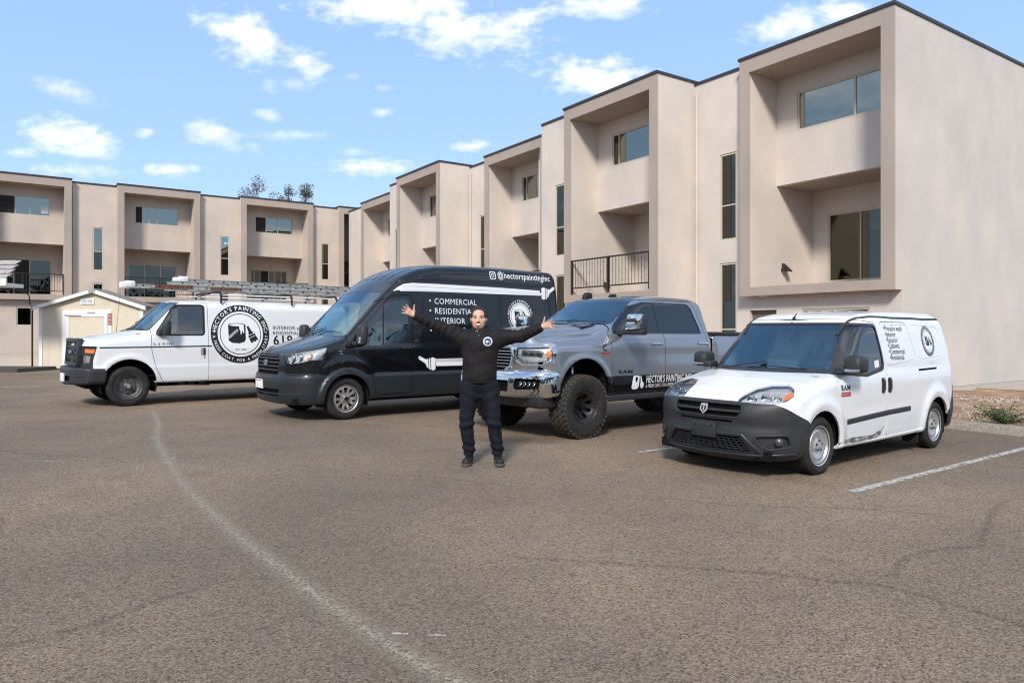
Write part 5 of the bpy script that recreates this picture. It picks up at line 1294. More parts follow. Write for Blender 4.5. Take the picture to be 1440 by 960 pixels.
    door = rnd_poly([(.52,.40),(1.20,.40),(1.245,.80),(1.26,1.30),(1.32,2.02),(1.25,2.13),(.92,2.105),(.60,1.99),(.0,1.36),(.18,1.05),(.46,.85)], [.08,.08,.3,.3,.1,.1,.2,.2,.1,.2,.15])
    so, si = strip(door, .010); H.cut(so, 'y', 'seam', only=['body','cladding','window_surround'], hole=si)
    so, si = strip(rnd_poly([(1.46,1.36),(4.62,1.36),(4.66,1.50),(4.60,2.13),(1.52,2.13)], .09), .016); H.cut(so, 'y', 'groove', only=['body'], hole=si)
    for x in (2.52, 3.30):
        H.cut(pline([(x,.40),(x,1.2),(x+.01,2.30)], .009), 'y', 'seam', only=['body','cladding'])
    H.cut(rnd_poly([(4.90,1.0),(4.90,1.75),(5.2,1.75),(5.2,1.0)], .02), 'y', 'tail_lamp', only=['body'])
    Bk = 'black_paint'
    H.emit('body', 'body', Bk, root, flange=.03); H.emit('bonnet', 'bonnet', Bk, root, off=.004, flange=.02)
    H.emit('cladding', 'lower_cladding', 'van_cladding', root, off=.003, flange=.03, cond=lambda c: c.x > -.42 or abs(c.y) < 0); H.emit('cladding', 'front_bumper', 'van_cladding', root, off=.003, flange=.03, cond=lambda c: c.x <= -.42)
    H.emit('window_surround', 'window_surround', 'black_gloss', root, off=-.003); H.emit('seam', 'panel_gap', 'recess_black', root, off=-.008, split=False); H.emit('groove', 'panel_groove', Bk, root, off=-.008)
    H.emit('windshield', 'windshield', 'windshield_glass', root, off=-.004); H.emit('side_glass', 'side_window', 'cab_glass', root, off=-.008); H.emit('tail_lamp', 'tail_light', 'red_lens', root, off=.004)
    H.emit('grille', 'grille', 'recess_black', root, off=-.035, flange=-.035); H.emit('lower_grille', 'lower_grille', 'recess_black', root, off=-.03, flange=-.03)
    for sd in (-1, 1):
        c = lambda c, sd=sd: c.y*sd > 0
        hl = H.emit('headlight', 'headlight', 'clear_lens', root, off=.002, cond=c); H.emit('headlight', 'lamp_housing', 'reflector', hl, off=-.05, cond=c)
        for (y, z, r) in ((.70,1.03,.065),(.82,1.06,.06)):
            mb = MB()
            p = H.front([sd*y], [z])[0]; n = unit(grad(F, p[None]))[0]; c0 = p-n*.05
            mb.lathe([(0,.0),(r*.35,-.005),(r*.4,.03),(r*.7,.02),(r,-.02),(r*1.1,-.025),(r*1.05,.02)], 20, axis='x', c=tuple(c0))
            mb.out('lamp_bowl', 'chrome', hl, smooth=True)
        am = [(sd*y, z) for y, z in [(.925,1.0),(.962,1.01),(.955,1.12),(.93,1.12)]]; P2, F2 = fill2d(am, [], .04); P3 = H.front(P2[:,0], P2[:,1], x1=.3); n3 = unit(grad(F, P3)); obj('indicator', P3-n3*.008, F2, 'amber', hl)
    for z in (.82, .885, .95, 1.015, 1.065):
        w = .425+(.045 if .85 < z < 1.03 else 0)-(.03 if z > 1.05 else 0); H.bar([(-w, z), (w, z)], 'grille_bar', 'dark_plastic', root, h=.032, d=.015, off=-.008)
    H.bar(gr, 'grille_frame', 'dark_plastic', root, h=.024, d=.012, off=.002, closed=True)
    P2, F2 = fill2d(circle(0, .945, .095, 28, ry=.042), [], .04); H.decal(P2, F2, 'badge', 'chrome', root, 'front', .014); P2, F2 = fill2d(circle(0, .945, .085, 28, ry=.034), [], .04); bd = H.decal(P2, F2, 'badge_field', 'decal_blue', root, 'front', .017)
    Pt, Ft = text2d('Ford', .055, .0, 1.1, 'CENTER'); Pt[:,0] *= -1; H.decal(Pt+np.array([0,.93]), Ft, 'lettering', 'chrome', root, 'front', .020)
    p = H.front([.21], [.57])[0]; mb = MB(); mb.box((p[0]-.02, .06, .50), (p[0]+.01, .37, .65)); pl = mb.out('number_plate', 'paper_white', root, bevel=.006)
    mb = MB(); mb.box((p[0]-.024, .08, .625), (p[0]-.019, .35, .637)); mb.out('plate_stripe', 'decal_red', pl)
    mb = MB(); mb.box((-.985,-.12,.41),(-.94,.12,.44)); mb.out('grille_bar', 'dark_plastic', root)
    H.bar([(-.90,.455),(-.52,.44),(.52,.44),(.90,.455)], 'bumper_crease', 'van_cladding', root, h=.02, d=.008, off=.003)
    H.bar([(.44,.325),(2.0,.325),(3.32,.325)], 'side_step', 'dark_plastic', root, 'side', h=.05, d=.02, off=.005)
    H.bar([(1.02,1.185),(1.26,1.185)], 'door_handle', 'black_gloss', root, 'side', h=.05, d=.03, off=.012)
    mb = MB(); pp = H.side([1.16],[.98])[0]; mb.lathe([(0,-.004),(.028,-.003),(.03,.01)], 16, c=tuple(pp)); mb.out('lock', 'black_gloss', root)
    H.bar([(.68,1.245),(.71,1.955)], 'window_divider', 'rubber', root, 'side', h=.022, d=.006, off=-.004)
    H.bar([(.95,2.36),(1.3,2.415),(1.9,2.44),(3.2,2.455),(4.75,2.44)], 'roof_seam', Bk, root, 'side', h=.03, d=.010, off=.001)
    for y in (-.5,-.25,0,.25,.5): H.bar([(1.0,y),(1.6,y),(4.6,y)], 'roof_rib', Bk, root, 'top', h=.06, d=.012, off=.001)
    for y in (-.48,.48): H.bar([(-.72,y*.8),(-.2,y*1.2)], 'bonnet_crease', Bk, root, 'top', h=.05, d=.010, off=.002)
    for sd in (-1, 1):
        m = empty('wing_mirror'); m.parent = root
        mb = MB(); mb.box((.10, sd*1.06, 1.24), (.24, sd*1.28, 1.59), lambda X, Y, Z: (X+.06*(Z-1.24), Y, Z)); mb.out('mirror_housing', 'dark_plastic', m, bevel=.05)
        mb = MB(); mb.box((.093, sd*1.20, 1.26), (.11, sd*1.27, 1.38)); mb.out('mirror_indicator', 'satin_metal', m, bevel=.008)
        mb = MB(); mb.box((.10, sd*.96, 1.23), (.30, sd*1.08, 1.31)); mb.out('mirror_arm', 'dark_plastic', m, bevel=.02)
    for pts in ([(-.09,.15),(-.0,-.1),(.05,-.68)], [(-.11,.62),(-.02,.4),(.03,-.05)]):
        pp = H.top([q[0] for q in pts], [q[1] for q in pts]); n = unit(grad(F, pp)); mb = MB(); mb.tube(pp+n*.02, [.011,.008,.006], 6); mb.out('wiper', 'rubber', root)
    # white painted strokes, brushes, lettering
    g = empty('brush_stroke'); g.parent = root
    st = [(.92,2.185),(1.0,2.25),(1.12,2.315),(1.3,2.345),(1.9,2.352),(3.2,2.352),(4.36,2.335),(4.34,2.30),(4.42,2.28),(4.37,2.235),(3.2,2.222),(1.9,2.208),(1.3,2.198),(1.08,2.190)]
    P2, F2 = fill2d(st, [], .07); H.decal(P2, F2, 'stroke', 'brushed_white', g)
    brush_decal(H, root, 4.40, 2.29, .23, False)
    st = [(1.74,.985),(2.6,.995),(4.2,.99),(4.25,.92),(4.2,.86),(2.6,.850),(1.76,.855)]; P2, F2 = fill2d(st, [], .07); H.decal(P2, F2, 'stroke', 'brushed_white', g)
    brush_decal(H, root, 1.74, .905, .215, True)
    for i, s in enumerate(('COMMERCIAL','RESIDENTIAL','INTERIOR','EXTERIOR')):
        Pt, Ft = text2d(s, .150, .0, .96); H.decal(Pt+np.array([1.755, 1.985-.178*i]), Ft, 'lettering', 'decal_white', root)
        P2, F2 = fill2d(circle(1.665, 2.04-.178*i, .018, 12)); H.decal(P2, F2, 'dot', 'decal_white', root)
    Pt, Ft = text2d('@hectorspaintinginc', .172, .010, 1.0); Pt[:,0] *= 1.40/Pt[:,0].max(); H.decal(Pt+np.array([3.27,2.545]), Ft, 'lettering', 'decal_white', root)
    ic = empty('camera_icon'); ic.parent = root; cxi, czi, s_ = 3.155, 2.585, .075
    o_ = rnd_poly([(cxi-s_,czi-s_),(cxi+s_,czi-s_),(cxi+s_,czi+s_),(cxi-s_,czi+s_)], .035, 5); i_ = rnd_poly([(cxi-s_*.78,czi-s_*.78),(cxi+s_*.78,czi-s_*.78),(cxi+s_*.78,czi+s_*.78),(cxi-s_*.78,czi+s_*.78)], .028, 5)
    P2, F2 = fill2d(o_, [i_]); H.decal(P2, F2, 'icon_frame', 'decal_white', ic)
    P2, F2 = fill2d(circle(cxi, czi, .038, 24), [circle(cxi, czi, .024, 24)]); H.decal(P2, F2, 'icon_ring', 'decal_white', ic)
    P2, F2 = fill2d(circle(cxi+.042, czi+.042, .008, 8)); H.decal(P2, F2, 'dot', 'decal_white', ic)
    logo(H, 3.80, 1.80, .345, root, ring='open')
    # inside and below
    cabin(root, .0, 1.6, .90, .55, 1.30, .75, .85, .05, bulk=True, back_x=1.5)
    mb = MB(); mb.box((-.85,-.85,.28),(4.9,.85,.38)); mb.out('underbody', 'underbody', root)
    arch_liner(root, 0, .36, .42, .98, .62); arch_liner(root, 3.75, .36, .42, .98, .62)
    rim = .216; prof = table([0,.05,.075,.13,.18,.20,.212], [.0,-.004,.018,.006,-.004,.0,.012], .006)
    holes = []
    for k in range(10):
        a = 2*math.pi*(k+.5)/10; ca, sa = math.cos(a), math.sin(a)
        q = [(.088,-.010),(.150,-.030),(.186,-.040),(.190,.0),(.186,.040),(.150,.030),(.088,.010)] if k % 2 == 0 else [(.118,-.010),(.160,-.024),(.184,-.028),(.188,.0),(.184,.028),(.160,.024),(.118,.010)]
        holes.append([(x*ca-y*sa, x*sa+y*ca) for x, y in rnd_poly(q, .008, 2)])
    for (x, s) in ((0,-1),(3.75,-1),(0,1),(3.75,1)):
        wheel(root, (x, s*.875, .352), .352, .235, rim, prof, holes, 'alloy_wheel', side=s, nuts=(5,.062), hub=('black_gloss', [(0,-.03),(.034,-.028),(.038,.0),(.038,.03)]))
    place(root, -3.447, 12.94, .691, 1.018)
    H.bm.free()
def brushed():
    m, nt, b, N, L = nodes_of('brushed_white'); tc = N('ShaderNodeTexCoord'); mp = N('ShaderNodeMapping'); mp.inputs['Scale'].default_value = (.12, 1, 45); nz = N('ShaderNodeTexNoise'); nz.inputs['Scale'].default_value = 1.2; nz.inputs['Detail'].default_value = 4
    L(tc.outputs['Object'], mp.inputs[0]); L(mp.outputs[0], nz.inputs['Vector']); cr = N('ShaderNodeValToRGB'); L(nz.outputs[0], cr.inputs[0])
    cr.color_ramp.elements[0].position = .36; cr.color_ramp.elements[0].color = (.35,.36,.37,1); cr.color_ramp.elements[1].position = .44; cr.color_ramp.elements[1].color = (.78,.79,.80,1)
    L(cr.outputs[0], b.inputs['Base Color']); b.inputs['Roughness'].default_value = .4
brushed()
tall_van()
# ------------------------------------------------------------------ lifted grey pickup truck
def pickup():
    root = empty('pickup_truck', label='lifted grey crew cab pickup with chrome bumper and oversized black wheels', cat='pickup truck')
    T = table([-1.1,-1.0,-.95,-.87,-.62,-.3,.2,.60,.68,1.28,1.42,1.65,2.1,2.75,2.93,3.0,3.06,3.12], [1.28,1.38,1.46,1.525,1.58,1.61,1.64,1.675,1.70,2.065,2.115,2.145,2.155,2.14,2.10,2.02,1.70,1.2], .025)
    P = table([-1.1,-.6,0,3.2], [.985,1.01,1.018,1.018], .1)
    TU = table([.45,.60,.75,1.1,1.32,1.44,1.50,1.56,2.0,2.15], [.06,.02,.0,.0,.008,.025,.06,.085,.205,.28], .022)
    Xf = table([.5,.6,.9,1.02,1.3,1.45], [-.90,-.93,-.955,-.96,-.955,-.90], .03)
    Xr = table([.3,1.0,1.5,2.0,2.2], [3.08,3.08,3.08,3.0,2.96], .03)
    def ex(x, z):
        r = np.hypot(x+.05, z-.64); return .020*np.exp(-((r-.525)/.07)**2)*sst(z, .75, .05)-.008*np.exp(-((z-1.18)/.12)**2)*sst(x, .6, .1)
    F0 = car_F(T, P, TU, Xf, Xr, B=lambda x: np.interp(x, [-1.,0,.5,3.2], [.72,.62,.60,.60]), cf=(.10,.24), cr=.02, cw=.10, crown=.03, rt=lambda x: np.where(x < .55, .10, .13), rf=.10, rr=.07, rb=.04, extra=ex)
    def F(Q):                                           # raised centre of the bonnet
        ay = np.abs(Q[:,1]); d = .135*sst(ay, .66, .045)*sst(-Q[:,0], -.50, .10); R = Q.copy(); R[:,2] = R[:,2]+d*sst(Q[:,2], 1.28, .05); return F0(R)
    H = Hull(F, (-1.1,-1.1,.5), (3.2,1.1,2.25), .045)
    H.cut(circle(-.05, .66, .50, 28), 'y', 'void'); H.cut([(-.55,.3),(.46,.3),(.45,.66),(-.55,.66)], 'y', 'void')
    H.cut([(-1.3,.4),(-.55,.4),(-.55,.98),(-1.3,.98)], 'y', 'void')
    cw_ = lambda c, n: .2 < c.x < 1.7 and c.z > 1.6
    H.cut(rnd_poly([(-.80,1.655),(.80,1.655),(.67,2.085),(-.67,2.085)], .05), 'x', 'windshield', cond=cw_, only=['body'])
    sgo = rnd_poly([(.60,1.512),(2.84,1.52),(2.69,1.97),(2.58,2.03),(1.45,2.025),(1.14,1.945),(.88,1.755),(.66,1.60)], [.04,.05,.08,.08,.2,.2,.1,.05])
    H.cut(sgo, 'y', 'window_surround', only=['body'])
    H.cut(rnd_poly([(.68,1.535),(1.71,1.54),(1.70,2.01),(1.44,2.005),(1.16,1.925),(.91,1.745),(.72,1.60)], [.03,.03,.03,.1,.15,.1,.05]), 'y', 'side_glass', only=['window_surround'])
    H.cut(rnd_poly([(1.86,1.54),(2.80,1.545),(2.665,1.94),(2.56,2.01),(1.83,2.01)], [.03,.04,.08,.08,.03]), 'y', 'side_glass', only=['window_surround'])
    H.cut([(.35,.3),(3.3,.3),(3.3,.875),(2.4,.872),(.35,.885)], 'y', 'black_band', only=['body'])
    d1_ = rnd_poly([(.40,.64),(1.76,.64),(1.78,1.2),(1.77,2.06),(1.36,2.055),(1.0,1.93),(.52,1.52),(.535,1.0)], [.05,.05,.3,.06,.2,.2,.05,.3])
    d2_ = rnd_poly([(1.79,.64),(2.62,.64),(2.90,1.0),(2.93,1.52),(2.76,2.0),(2.62,2.06),(1.80,2.06)], [.05,.1,.2,.1,.1,.1,.05])
    for nm, d in (('front_door', d1_), ('rear_door', d2_)):
        so, si = strip(d, .009); H.cut(so, 'y', 'seam', only=['body','black_band'], hole=si)
        H.cut(si, 'y', nm, only=['body'])
    # bonnet, lamp, grille opening
    H.cut([(-1.1,.62),(-.80,.70),(.50,.76),(.60,.70),(.62,-.70),(.50,-.76),(-.80,-.70),(-1.1,-.62)][::1], 'z', 'bonnet', cond=lambda c, n: c.z > 1.33 and c.x < .68, only=['body'])
    H.cut(rnd_poly([(-.41,1.305),(.41,1.305),(.43,1.18),(.41,1.05),(.26,.965),(-.26,.965),(-.41,1.05),(-.43,1.18)], .03), 'x', 'grille', cond=lambda c, n: c.x < 0, only=['body','bonnet'])
    lf = rnd_poly([(-.50,1.312),(-.91,1.325),(-.972,1.245),(-.935,1.155),(-.85,1.112),(-.60,1.125),(-.49,1.16)], .03)
    H.cut([(-.44,.985),(-.44,1.345),(-1.2,1.365),(-1.2,.985)], 'x', 'lamp_chrome', cond=lambda c, n: c.x < -.4, only=['body','bonnet'], mirror=True)
    H.cut([(-.66,.95),(-.57,1.30),(-.60,1.42),(.2,1.42),(.2,.95)], 'y', 'body', only=['lamp_chrome'])
    H.cut(lf, 'x', 'headlight', cond=lambda c, n: c.x < -.4, only=['lamp_chrome'], mirror=True)
    G = 'grey_paint'
    H.emit('body', 'body', G, root, flange=.03); H.emit('bonnet', 'bonnet', G, root, off=.004, flange=.02)
    H.emit('front_door', 'front_door', G, root, flange=.02); H.emit('rear_door', 'rear_door', G, root, flange=.02)
    H.emit('black_band', 'lower_panel', 'black_gloss', root, flange=.02); H.emit('window_surround', 'window_surround', 'black_gloss', root, off=-.002)
    H.emit('seam', 'panel_gap', 'recess_black', root, off=-.008, split=False); H.emit('windshield', 'windshield', 'windshield_glass', root, off=-.004); H.emit('side_glass', 'side_window', 'dark_glass', root, off=-.006)
    H.emit('grille', 'grille', 'recess_black', root, off=-.06, flange=-.06); H.emit('lamp_chrome', 'headlight_surround', 'chrome', root, off=.004, flange=.02)
    H.bar([(.60,1.525),(1.7,1.53),(2.83,1.535)], 'window_sill_trim', 'chrome', root, 'side', h=.016, d=.006, off=.003) if False else None
    H.bar([(2.62,2.015),(2.70,1.93),(2.84,1.55)], 'window_trim', 'chrome', root, 'side', h=.014, d=.006, off=.002)
    for sd in (-1, 1):
        c = lambda c, sd=sd: c.y*sd > 0
        hl = H.emit('headlight', 'headlight', 'clear_lens', root, off=.006, cond=c); H.emit('headlight', 'lamp_housing', 'reflector', hl, off=-.05, cond=c)
        P2, F2 = fill2d(rnd_poly([(sd*.575,1.19),(sd*.86,1.185),(sd*.875,1.28),(sd*.575,1.285)], .02), [], .04); P3 = H.front(P2[:,0], P2[:,1]); n3 = unit(grad(F, P3)); obj('lamp_mask', P3-n3*.030, F2, 'lamp_housing', hl)
        for (y, z, r) in ((.63,1.237,.034),(.72,1.237,.034),(.81,1.235,.034)):
            mb = MB()
            p = H.front([sd*y], [z])[0]; n = unit(grad(F, p[None]))[0]; c0 = p-n*.030
            mb.lathe([(0,-.022),(r*.5,-.018),(r*.9,-.006),(r,.01)], 16, axis='x', c=tuple(c0))
            mb.out('lamp_projector', 'brake_metal', hl, smooth=True)
        am = [(sd*y, z) for y, z in [(.905,1.175),(.938,1.175),(.958,1.23),(.935,1.295),(.900,1.30)]]; P2, F2 = fill2d(am, [], .04); P3 = H.front(P2[:,0], P2[:,1], x1=.3); n3 = unit(grad(F, P3)); obj('indicator', P3+n3*.009, F2, 'amber', hl)
        H.bar([(sd*.50,1.12),(sd*.60,1.065),(sd*.87,1.06),(sd*.955,1.13)], 'lamp_brow', 'chrome', root, h=.03, d=.02, off=.006)
        H.bar([(sd*.46,1.34),(sd*.93,1.352)], 'lamp_brow', 'chrome', root, h=.022, d=.012, off=.006)
    for z in (1.03,1.075,1.12,1.165,1.21,1.255,1.30):
        w = .41 if z > 1.06 else .34; H.bar([(-w, z), (w, z)], 'grille_bar', 'satin_metal', root, h=.016, d=.03, off=-.025)
    H.bar(rnd_poly([(-.42,1.32),(.42,1.32),(.445,1.18),(.42,1.045),(.265,.955),(-.265,.955),(-.42,1.045),(-.445,1.18)], .03), 'grille_frame', 'chrome', root, h=.045, d=.03, off=.01, closed=True)
    # chrome bumper: swept block with pockets for the fog lamps and tow hooks
    Xb = table([.5,.60,.70,.80,.92,.97,1.0], [-.98,-1.03,-1.065,-1.075,-1.06,-1.035,-1.0], .02)
    def FB(Q):
        x, y, z = Q.T; ay = np.abs(y); f = smax(Xb(z)+.06*ay**2+.25*ay**4-x, z-.985-.02*ay, .06); f = smax(f, .605+.05*sst(ay, .8, .1)*0-z, .05)
        f = smax(f, ay-1.035, .12); return smax(f, x+.52-.0*z, .06)
    HB = Hull(FB, (-1.15,-1.1,.52), (-.42,1.1,1.06), .04)
    cf_ = lambda c, n: c.x < -.55
    HB.cut(rnd_poly([(-.57,.72),(-.91,.745),(-.93,.875),(-.59,.88)], .035), 'x', 'pocket', cond=cf_, mirror=True)
    HB.cut(rnd_poly([(-.46,.69),(.46,.69),(.49,.85),(-.49,.85)], .04), 'x', 'pocket', cond=cf_)
    b = HB.emit('body', 'front_bumper', 'chrome', root, flange=.06); HB.emit('pocket', 'bumper_opening', 'recess_black', b, off=-.05)
    for sd in (-1,1):
        HB.bar([(sd*q[0], q[1]) for q in rnd_poly([(.56,.71),(.92,.735),(.94,.885),(.58,.89)], .035)], 'pocket_rim', 'chrome', b, h=.02, d=.016, off=.004, closed=True)
        mb = MB()
        for k, y in enumerate((.66,.72,.78,.84)):
            p = HB.front([sd*y], [.81])[0]; mb.tube([(p[0]+.03+.02*math.sin(a), p[1]+.022*math.cos(a), p[2]+.028*math.sin(a)) for a in np.linspace(0, 5.2, 12)], .008, 6)
        mb.out('tow_hook', 'chrome', b, smooth=True)
    for y in (-.2,.2): 
        mb = MB(); p = HB.front([y], [.77])[0]; mb.tube([(p[0]+.08,y,.77),(p[0]+.02,y,.79),(p[0]+.01,y,.74),(p[0]+.07,y,.73)], .012, 6); mb.out('tow_hook', 'brake_metal', b, smooth=True)
    mb = MB(); mb.box((-.90,-.92,.43),(-.50,.92,.62), lambda X,Y,Z: (X+.10*abs(Y)**3*1.0-(Z-.43)*.35, Y, Z+.03*(abs(Y) > .5))); mb.out('lower_valance', 'dark_plastic', root, bevel=.04)
    # bed
    TB = table([3.0,5.3], [1.52,1.52]); 
    FB2 = car_F(TB, table([3.,5.3], [1.018,1.005]), table([.45,.60,.75,1.2,1.42,1.52], [.06,.02,0,0,.02,.05], .02), table([.5,1.6], [3.135,3.135]), table([.5,1.6], [5.10,5.08]), B=.62, cf=(0,0), cr=.0, cw=0, crown=.0, rt=.06, rf=.03, rr=.08, rb=.04)
    HD = Hull(FB2, (3.05,-1.1,.5), (5.2,1.1,1.65), .075)
    HD.cut(circle(3.79, .66, .50, 20), 'y', 'void'); HD.cut([(3.29,.3),(4.29,.3),(4.29,.66),(3.29,.66)], 'y', 'void'); HD.cut([(3,.3),(5.3,.3),(5.3,.872),(3,.872)], 'y', 'black_band', only=['body'])
    bd = HD.emit('body', 'bed', G, root, flange=.03); HD.emit('black_band', 'lower_panel', 'black_gloss', root, flange=.02); HD.bm.free()
    mb = MB(); mb.box((3.14,-.985,1.505),(5.06,.985,1.56)); mb.out('bed_cover', 'dark_plastic', root, bevel=.012)
    mb = MB(); mb.box((3.07,-.95,.70),(3.15,.95,1.45)); mb.out('cab_gap_filler', 'recess_black', root)
    # side trim
    for x in (1.44, 2.66):
        H.bar([(x,1.362),(x+.27,1.362)], 'door_handle', 'chrome', root, 'side', h=.045, d=.022, off=.014)
    mb = MB()
    for (a, b_) in (((.21,1.563),(.50,1.566)),):
        pass
    vt = rnd_poly([(.16,-.47),(.52,-.47),(.56,-.63),(.24,-.64)], .03); P2, F2 = fill2d(vt, [], .06); H.decal(P2, F2, 'bonnet_vent', 'recess_black', root, 'top', .006)
    H.bar(vt, 'vent_frame', 'dark_plastic', root, 'top', h=.02, d=.012, off=.006, closed=True)
    for y in (-.53,-.58): H.bar([(.24,y),(.50,y)], 'vent_bar', 'satin_metal', root, 'top', h=.012, d=.008, off=.008)
    mb = MB(); mb.box((.42,-.99,.50),(3.0,-.80,.60)); mb.out('running_board', 'dark_plastic', root, bevel=.02)
    mb = MB(); mb.box((.42,.80,.50),(3.0,.99,.60)); mb.out('running_board', 'dark_plastic', root, bevel=.02)
    for sd in (-1, 1):
        m = empty('wing_mirror'); m.parent = root
        mb = MB(); mb.box((.68, sd*.90, 1.50), (.84, sd*1.44, 1.585)); mb.out('mirror_arm', 'dark_plastic', m, bevel=.035)
        mb = MB(); mb.box((.655, sd*1.13, 1.575), (.80, sd*1.41, 1.81), lambda X,Y,Z: (X+.03*(Z-1.6), Y-sd*.15*(Z-1.58)*(abs(Y) < 1.3)*-1, Z)); mb.out('mirror_cap', 'chrome', m, bevel=.03)
        mb = MB(); mb.box((.74, sd*1.11, 1.52), (.82, sd*1.45, 1.80)); mb.out('mirror_housing', 'dark_plastic', m, bevel=.025)
        mb = MB(); mb.box((.650, sd*1.18, 1.69), (.660, sd*1.36, 1.74)); mb.out('mirror_indicator', 'brake_metal', m, bevel=.003)
    for pts in ([(.62,.05),(.66,-.25),(.74,-.70)], [(.62,.62),(.67,.35),(.70,-.10)]):
        pp = H.top([q[0] for q in pts], [q[1] for q in pts]); n = unit(grad(F, pp)); mb = MB(); mb.tube(pp+n*.02, [.011,.008,.006], 6); mb.out('wiper', 'rubber', root)
    V = circle(0,0,1,3)
    mb = MB(); p = H.top([1.62],[.60])[0]; mb.box((p[0]-.10, p[1]-.05, p[2]-.02), (p[0]+.12, p[1]+.05, p[2]+.11), lambda X,Y,Z: (X+(Z-p[2])*.5*(X < p[0]), Y, Z)); mb.out('roof_light', 'rubber', root, bevel=.04)
    mb = MB(); p = H.top([1.60],[-.02])[0]; mb.box((p[0]-.07, p[1]-.03, p[2]-.02), (p[0]+.09, p[1]+.03, p[2]+.045), lambda X,Y,Z: (X+(Z-p[2])*.5*(X < p[0]), Y, Z)); mb.out('roof_antenna', 'rubber', root, bevel=.018)
    # badges and lettering
    Pt, Ft = text2d('C', .13, .035, .9); H.decal(Pt+np.array([.335,1.26]), Ft, 'badge', 'decal_black', root)
    P2, F2 = fill2d([(.30,1.215),(.49,1.215),(.49,1.24),(.30,1.24)]); H.decal(P2, F2, 'badge', 'decal_red', root)
    Pt, Ft = text2d('RAM', .075, .03, 1.0); Pt[:,0] *= .33/Pt[:,0].max(); H.decal(Pt+np.array([.655,.915]), Ft, 'badge', 'decal_black', root)
    mm = lambda x, z: (x, z)
    Pt, Ft = text2d("HECTOR'S PAINTING INC.", .16, .012, .58); Pt[:,0] += Pt[:,1]*.12; H.decal(Pt+np.array([1.30,.755]), Ft, 'lettering', 'decal_white', root)
    Pt, Ft = text2d("A FRESH COAT, FOR A FRESH START", .075, .01, .66); H.decal(Pt+np.array([1.30,.68]), Ft, 'lettering', 'decal_white', root)
    g = empty('pot_and_brush_graphic'); g.parent = root
    q = rnd_poly([(1.0,.86),(1.03,.875),(1.12,.875),(1.15,.86),(1.135,.70),(1.09,.665),(1.0,.665),(.965,.69)], .015); P2, F2 = fill2d(q, [rnd_poly([(1.05,.855),(1.115,.85),(1.10,.80),(1.06,.76)], .01)]); H.decal(P2, F2, 'paint_pot', 'decal_white', g)
    P2, F2 = fill2d(rnd_poly([(1.165,.865),(1.185,.865),(1.21,.78),(1.255,.74),(1.235,.68),(1.19,.675),(1.165,.72),(1.175,.78)], .01)); H.decal(P2, F2, 'brush', 'decal_white', g)
    # inside, frame, axle, spring and damper
    cabin(root, .55, 3.0, .86, .95, 1.58, 1.35, 1.10, .72, mat='seat_cloth', bulk=False)
    mb = MB(); mb.box((-.85,-.60,.72),(5.0,.60,.86)); mb.box((-.8,-.55,.50),(-.2,.55,.75)); mb.out('chassis_frame', 'underbody', root)
    mb = MB(); mb.cyl((0,-.85,.46),(0,.85,.46),.06); mb.cyl((3.79,-.85,.46),(3.79,.85,.46),.07); mb.out('axle', 'underbody', root)
    for x in (0., ):
        for s in (-1, 1):
            mb = MB(); mb.tube([(x+.10, s*.62, .50), (x+.02, s*.66, 1.2)], .035, 10); mb.out('damper', 'satin_metal', root, smooth=True)
    arch_liner(root, -.05, .66, .52, .97, .56); arch_liner(root, 3.79, .66, .52, .97, .56)
    R_ = .455; rim = .232; prof = table([0,.06,.08,.14,.19,.205,.225], [.10,.095,.115,.075,.02,.0,-.005], .006)
    holes = []
    for k in range(8):
        a = 2*math.pi*(k+.5)/8; ca, sa = math.cos(a), math.sin(a); q = rnd_poly([(.105,-.020),(.170,-.034),(.180,.0),(.170,.034),(.105,.020),(.098,0)], .012, 2); holes.append([(x*ca-y*sa, x*sa+y*ca) for x, y in q])
    for (x, s, st) in ((-.04,-1,.0),(3.79,-1,0),(-.04,1,0),(3.79,1,0)):
        w = wheel(root, (x, s*.885, .455), R_, .33, rim, prof, holes, 'black_wheel', tyre_mat='tyre_dusty' if False else 'tyre', side=s, nuts=(8,.075), hub=('black_gloss', [(0,.02),(.045,.025),(.055,.05),(.055,.14)]), knobs=38, steer=st)
        mb = MB()
        for c in circle(0, 0, .213, 24): mb.lathe([(0,-.012),(.007,-.011),(.009,.004)], 6, c=(c[0], -.165*.72, c[1]))
        mb.out('rim_bolts', 'dull_wheel', w)
    place(root, .428, 11.05, .693, .99)
    H.bm.free(); HB.bm.free()
pickup()
simple('ladder_metal', (.38,.375,.36), .5, metal=.3, var=.25, scale=12); simple('ladder_boot', (.70,.70,.70), .6, var=.15, scale=20); simple('ladder_stain', (.13,.055,.035), .8, var=.5, scale=25)
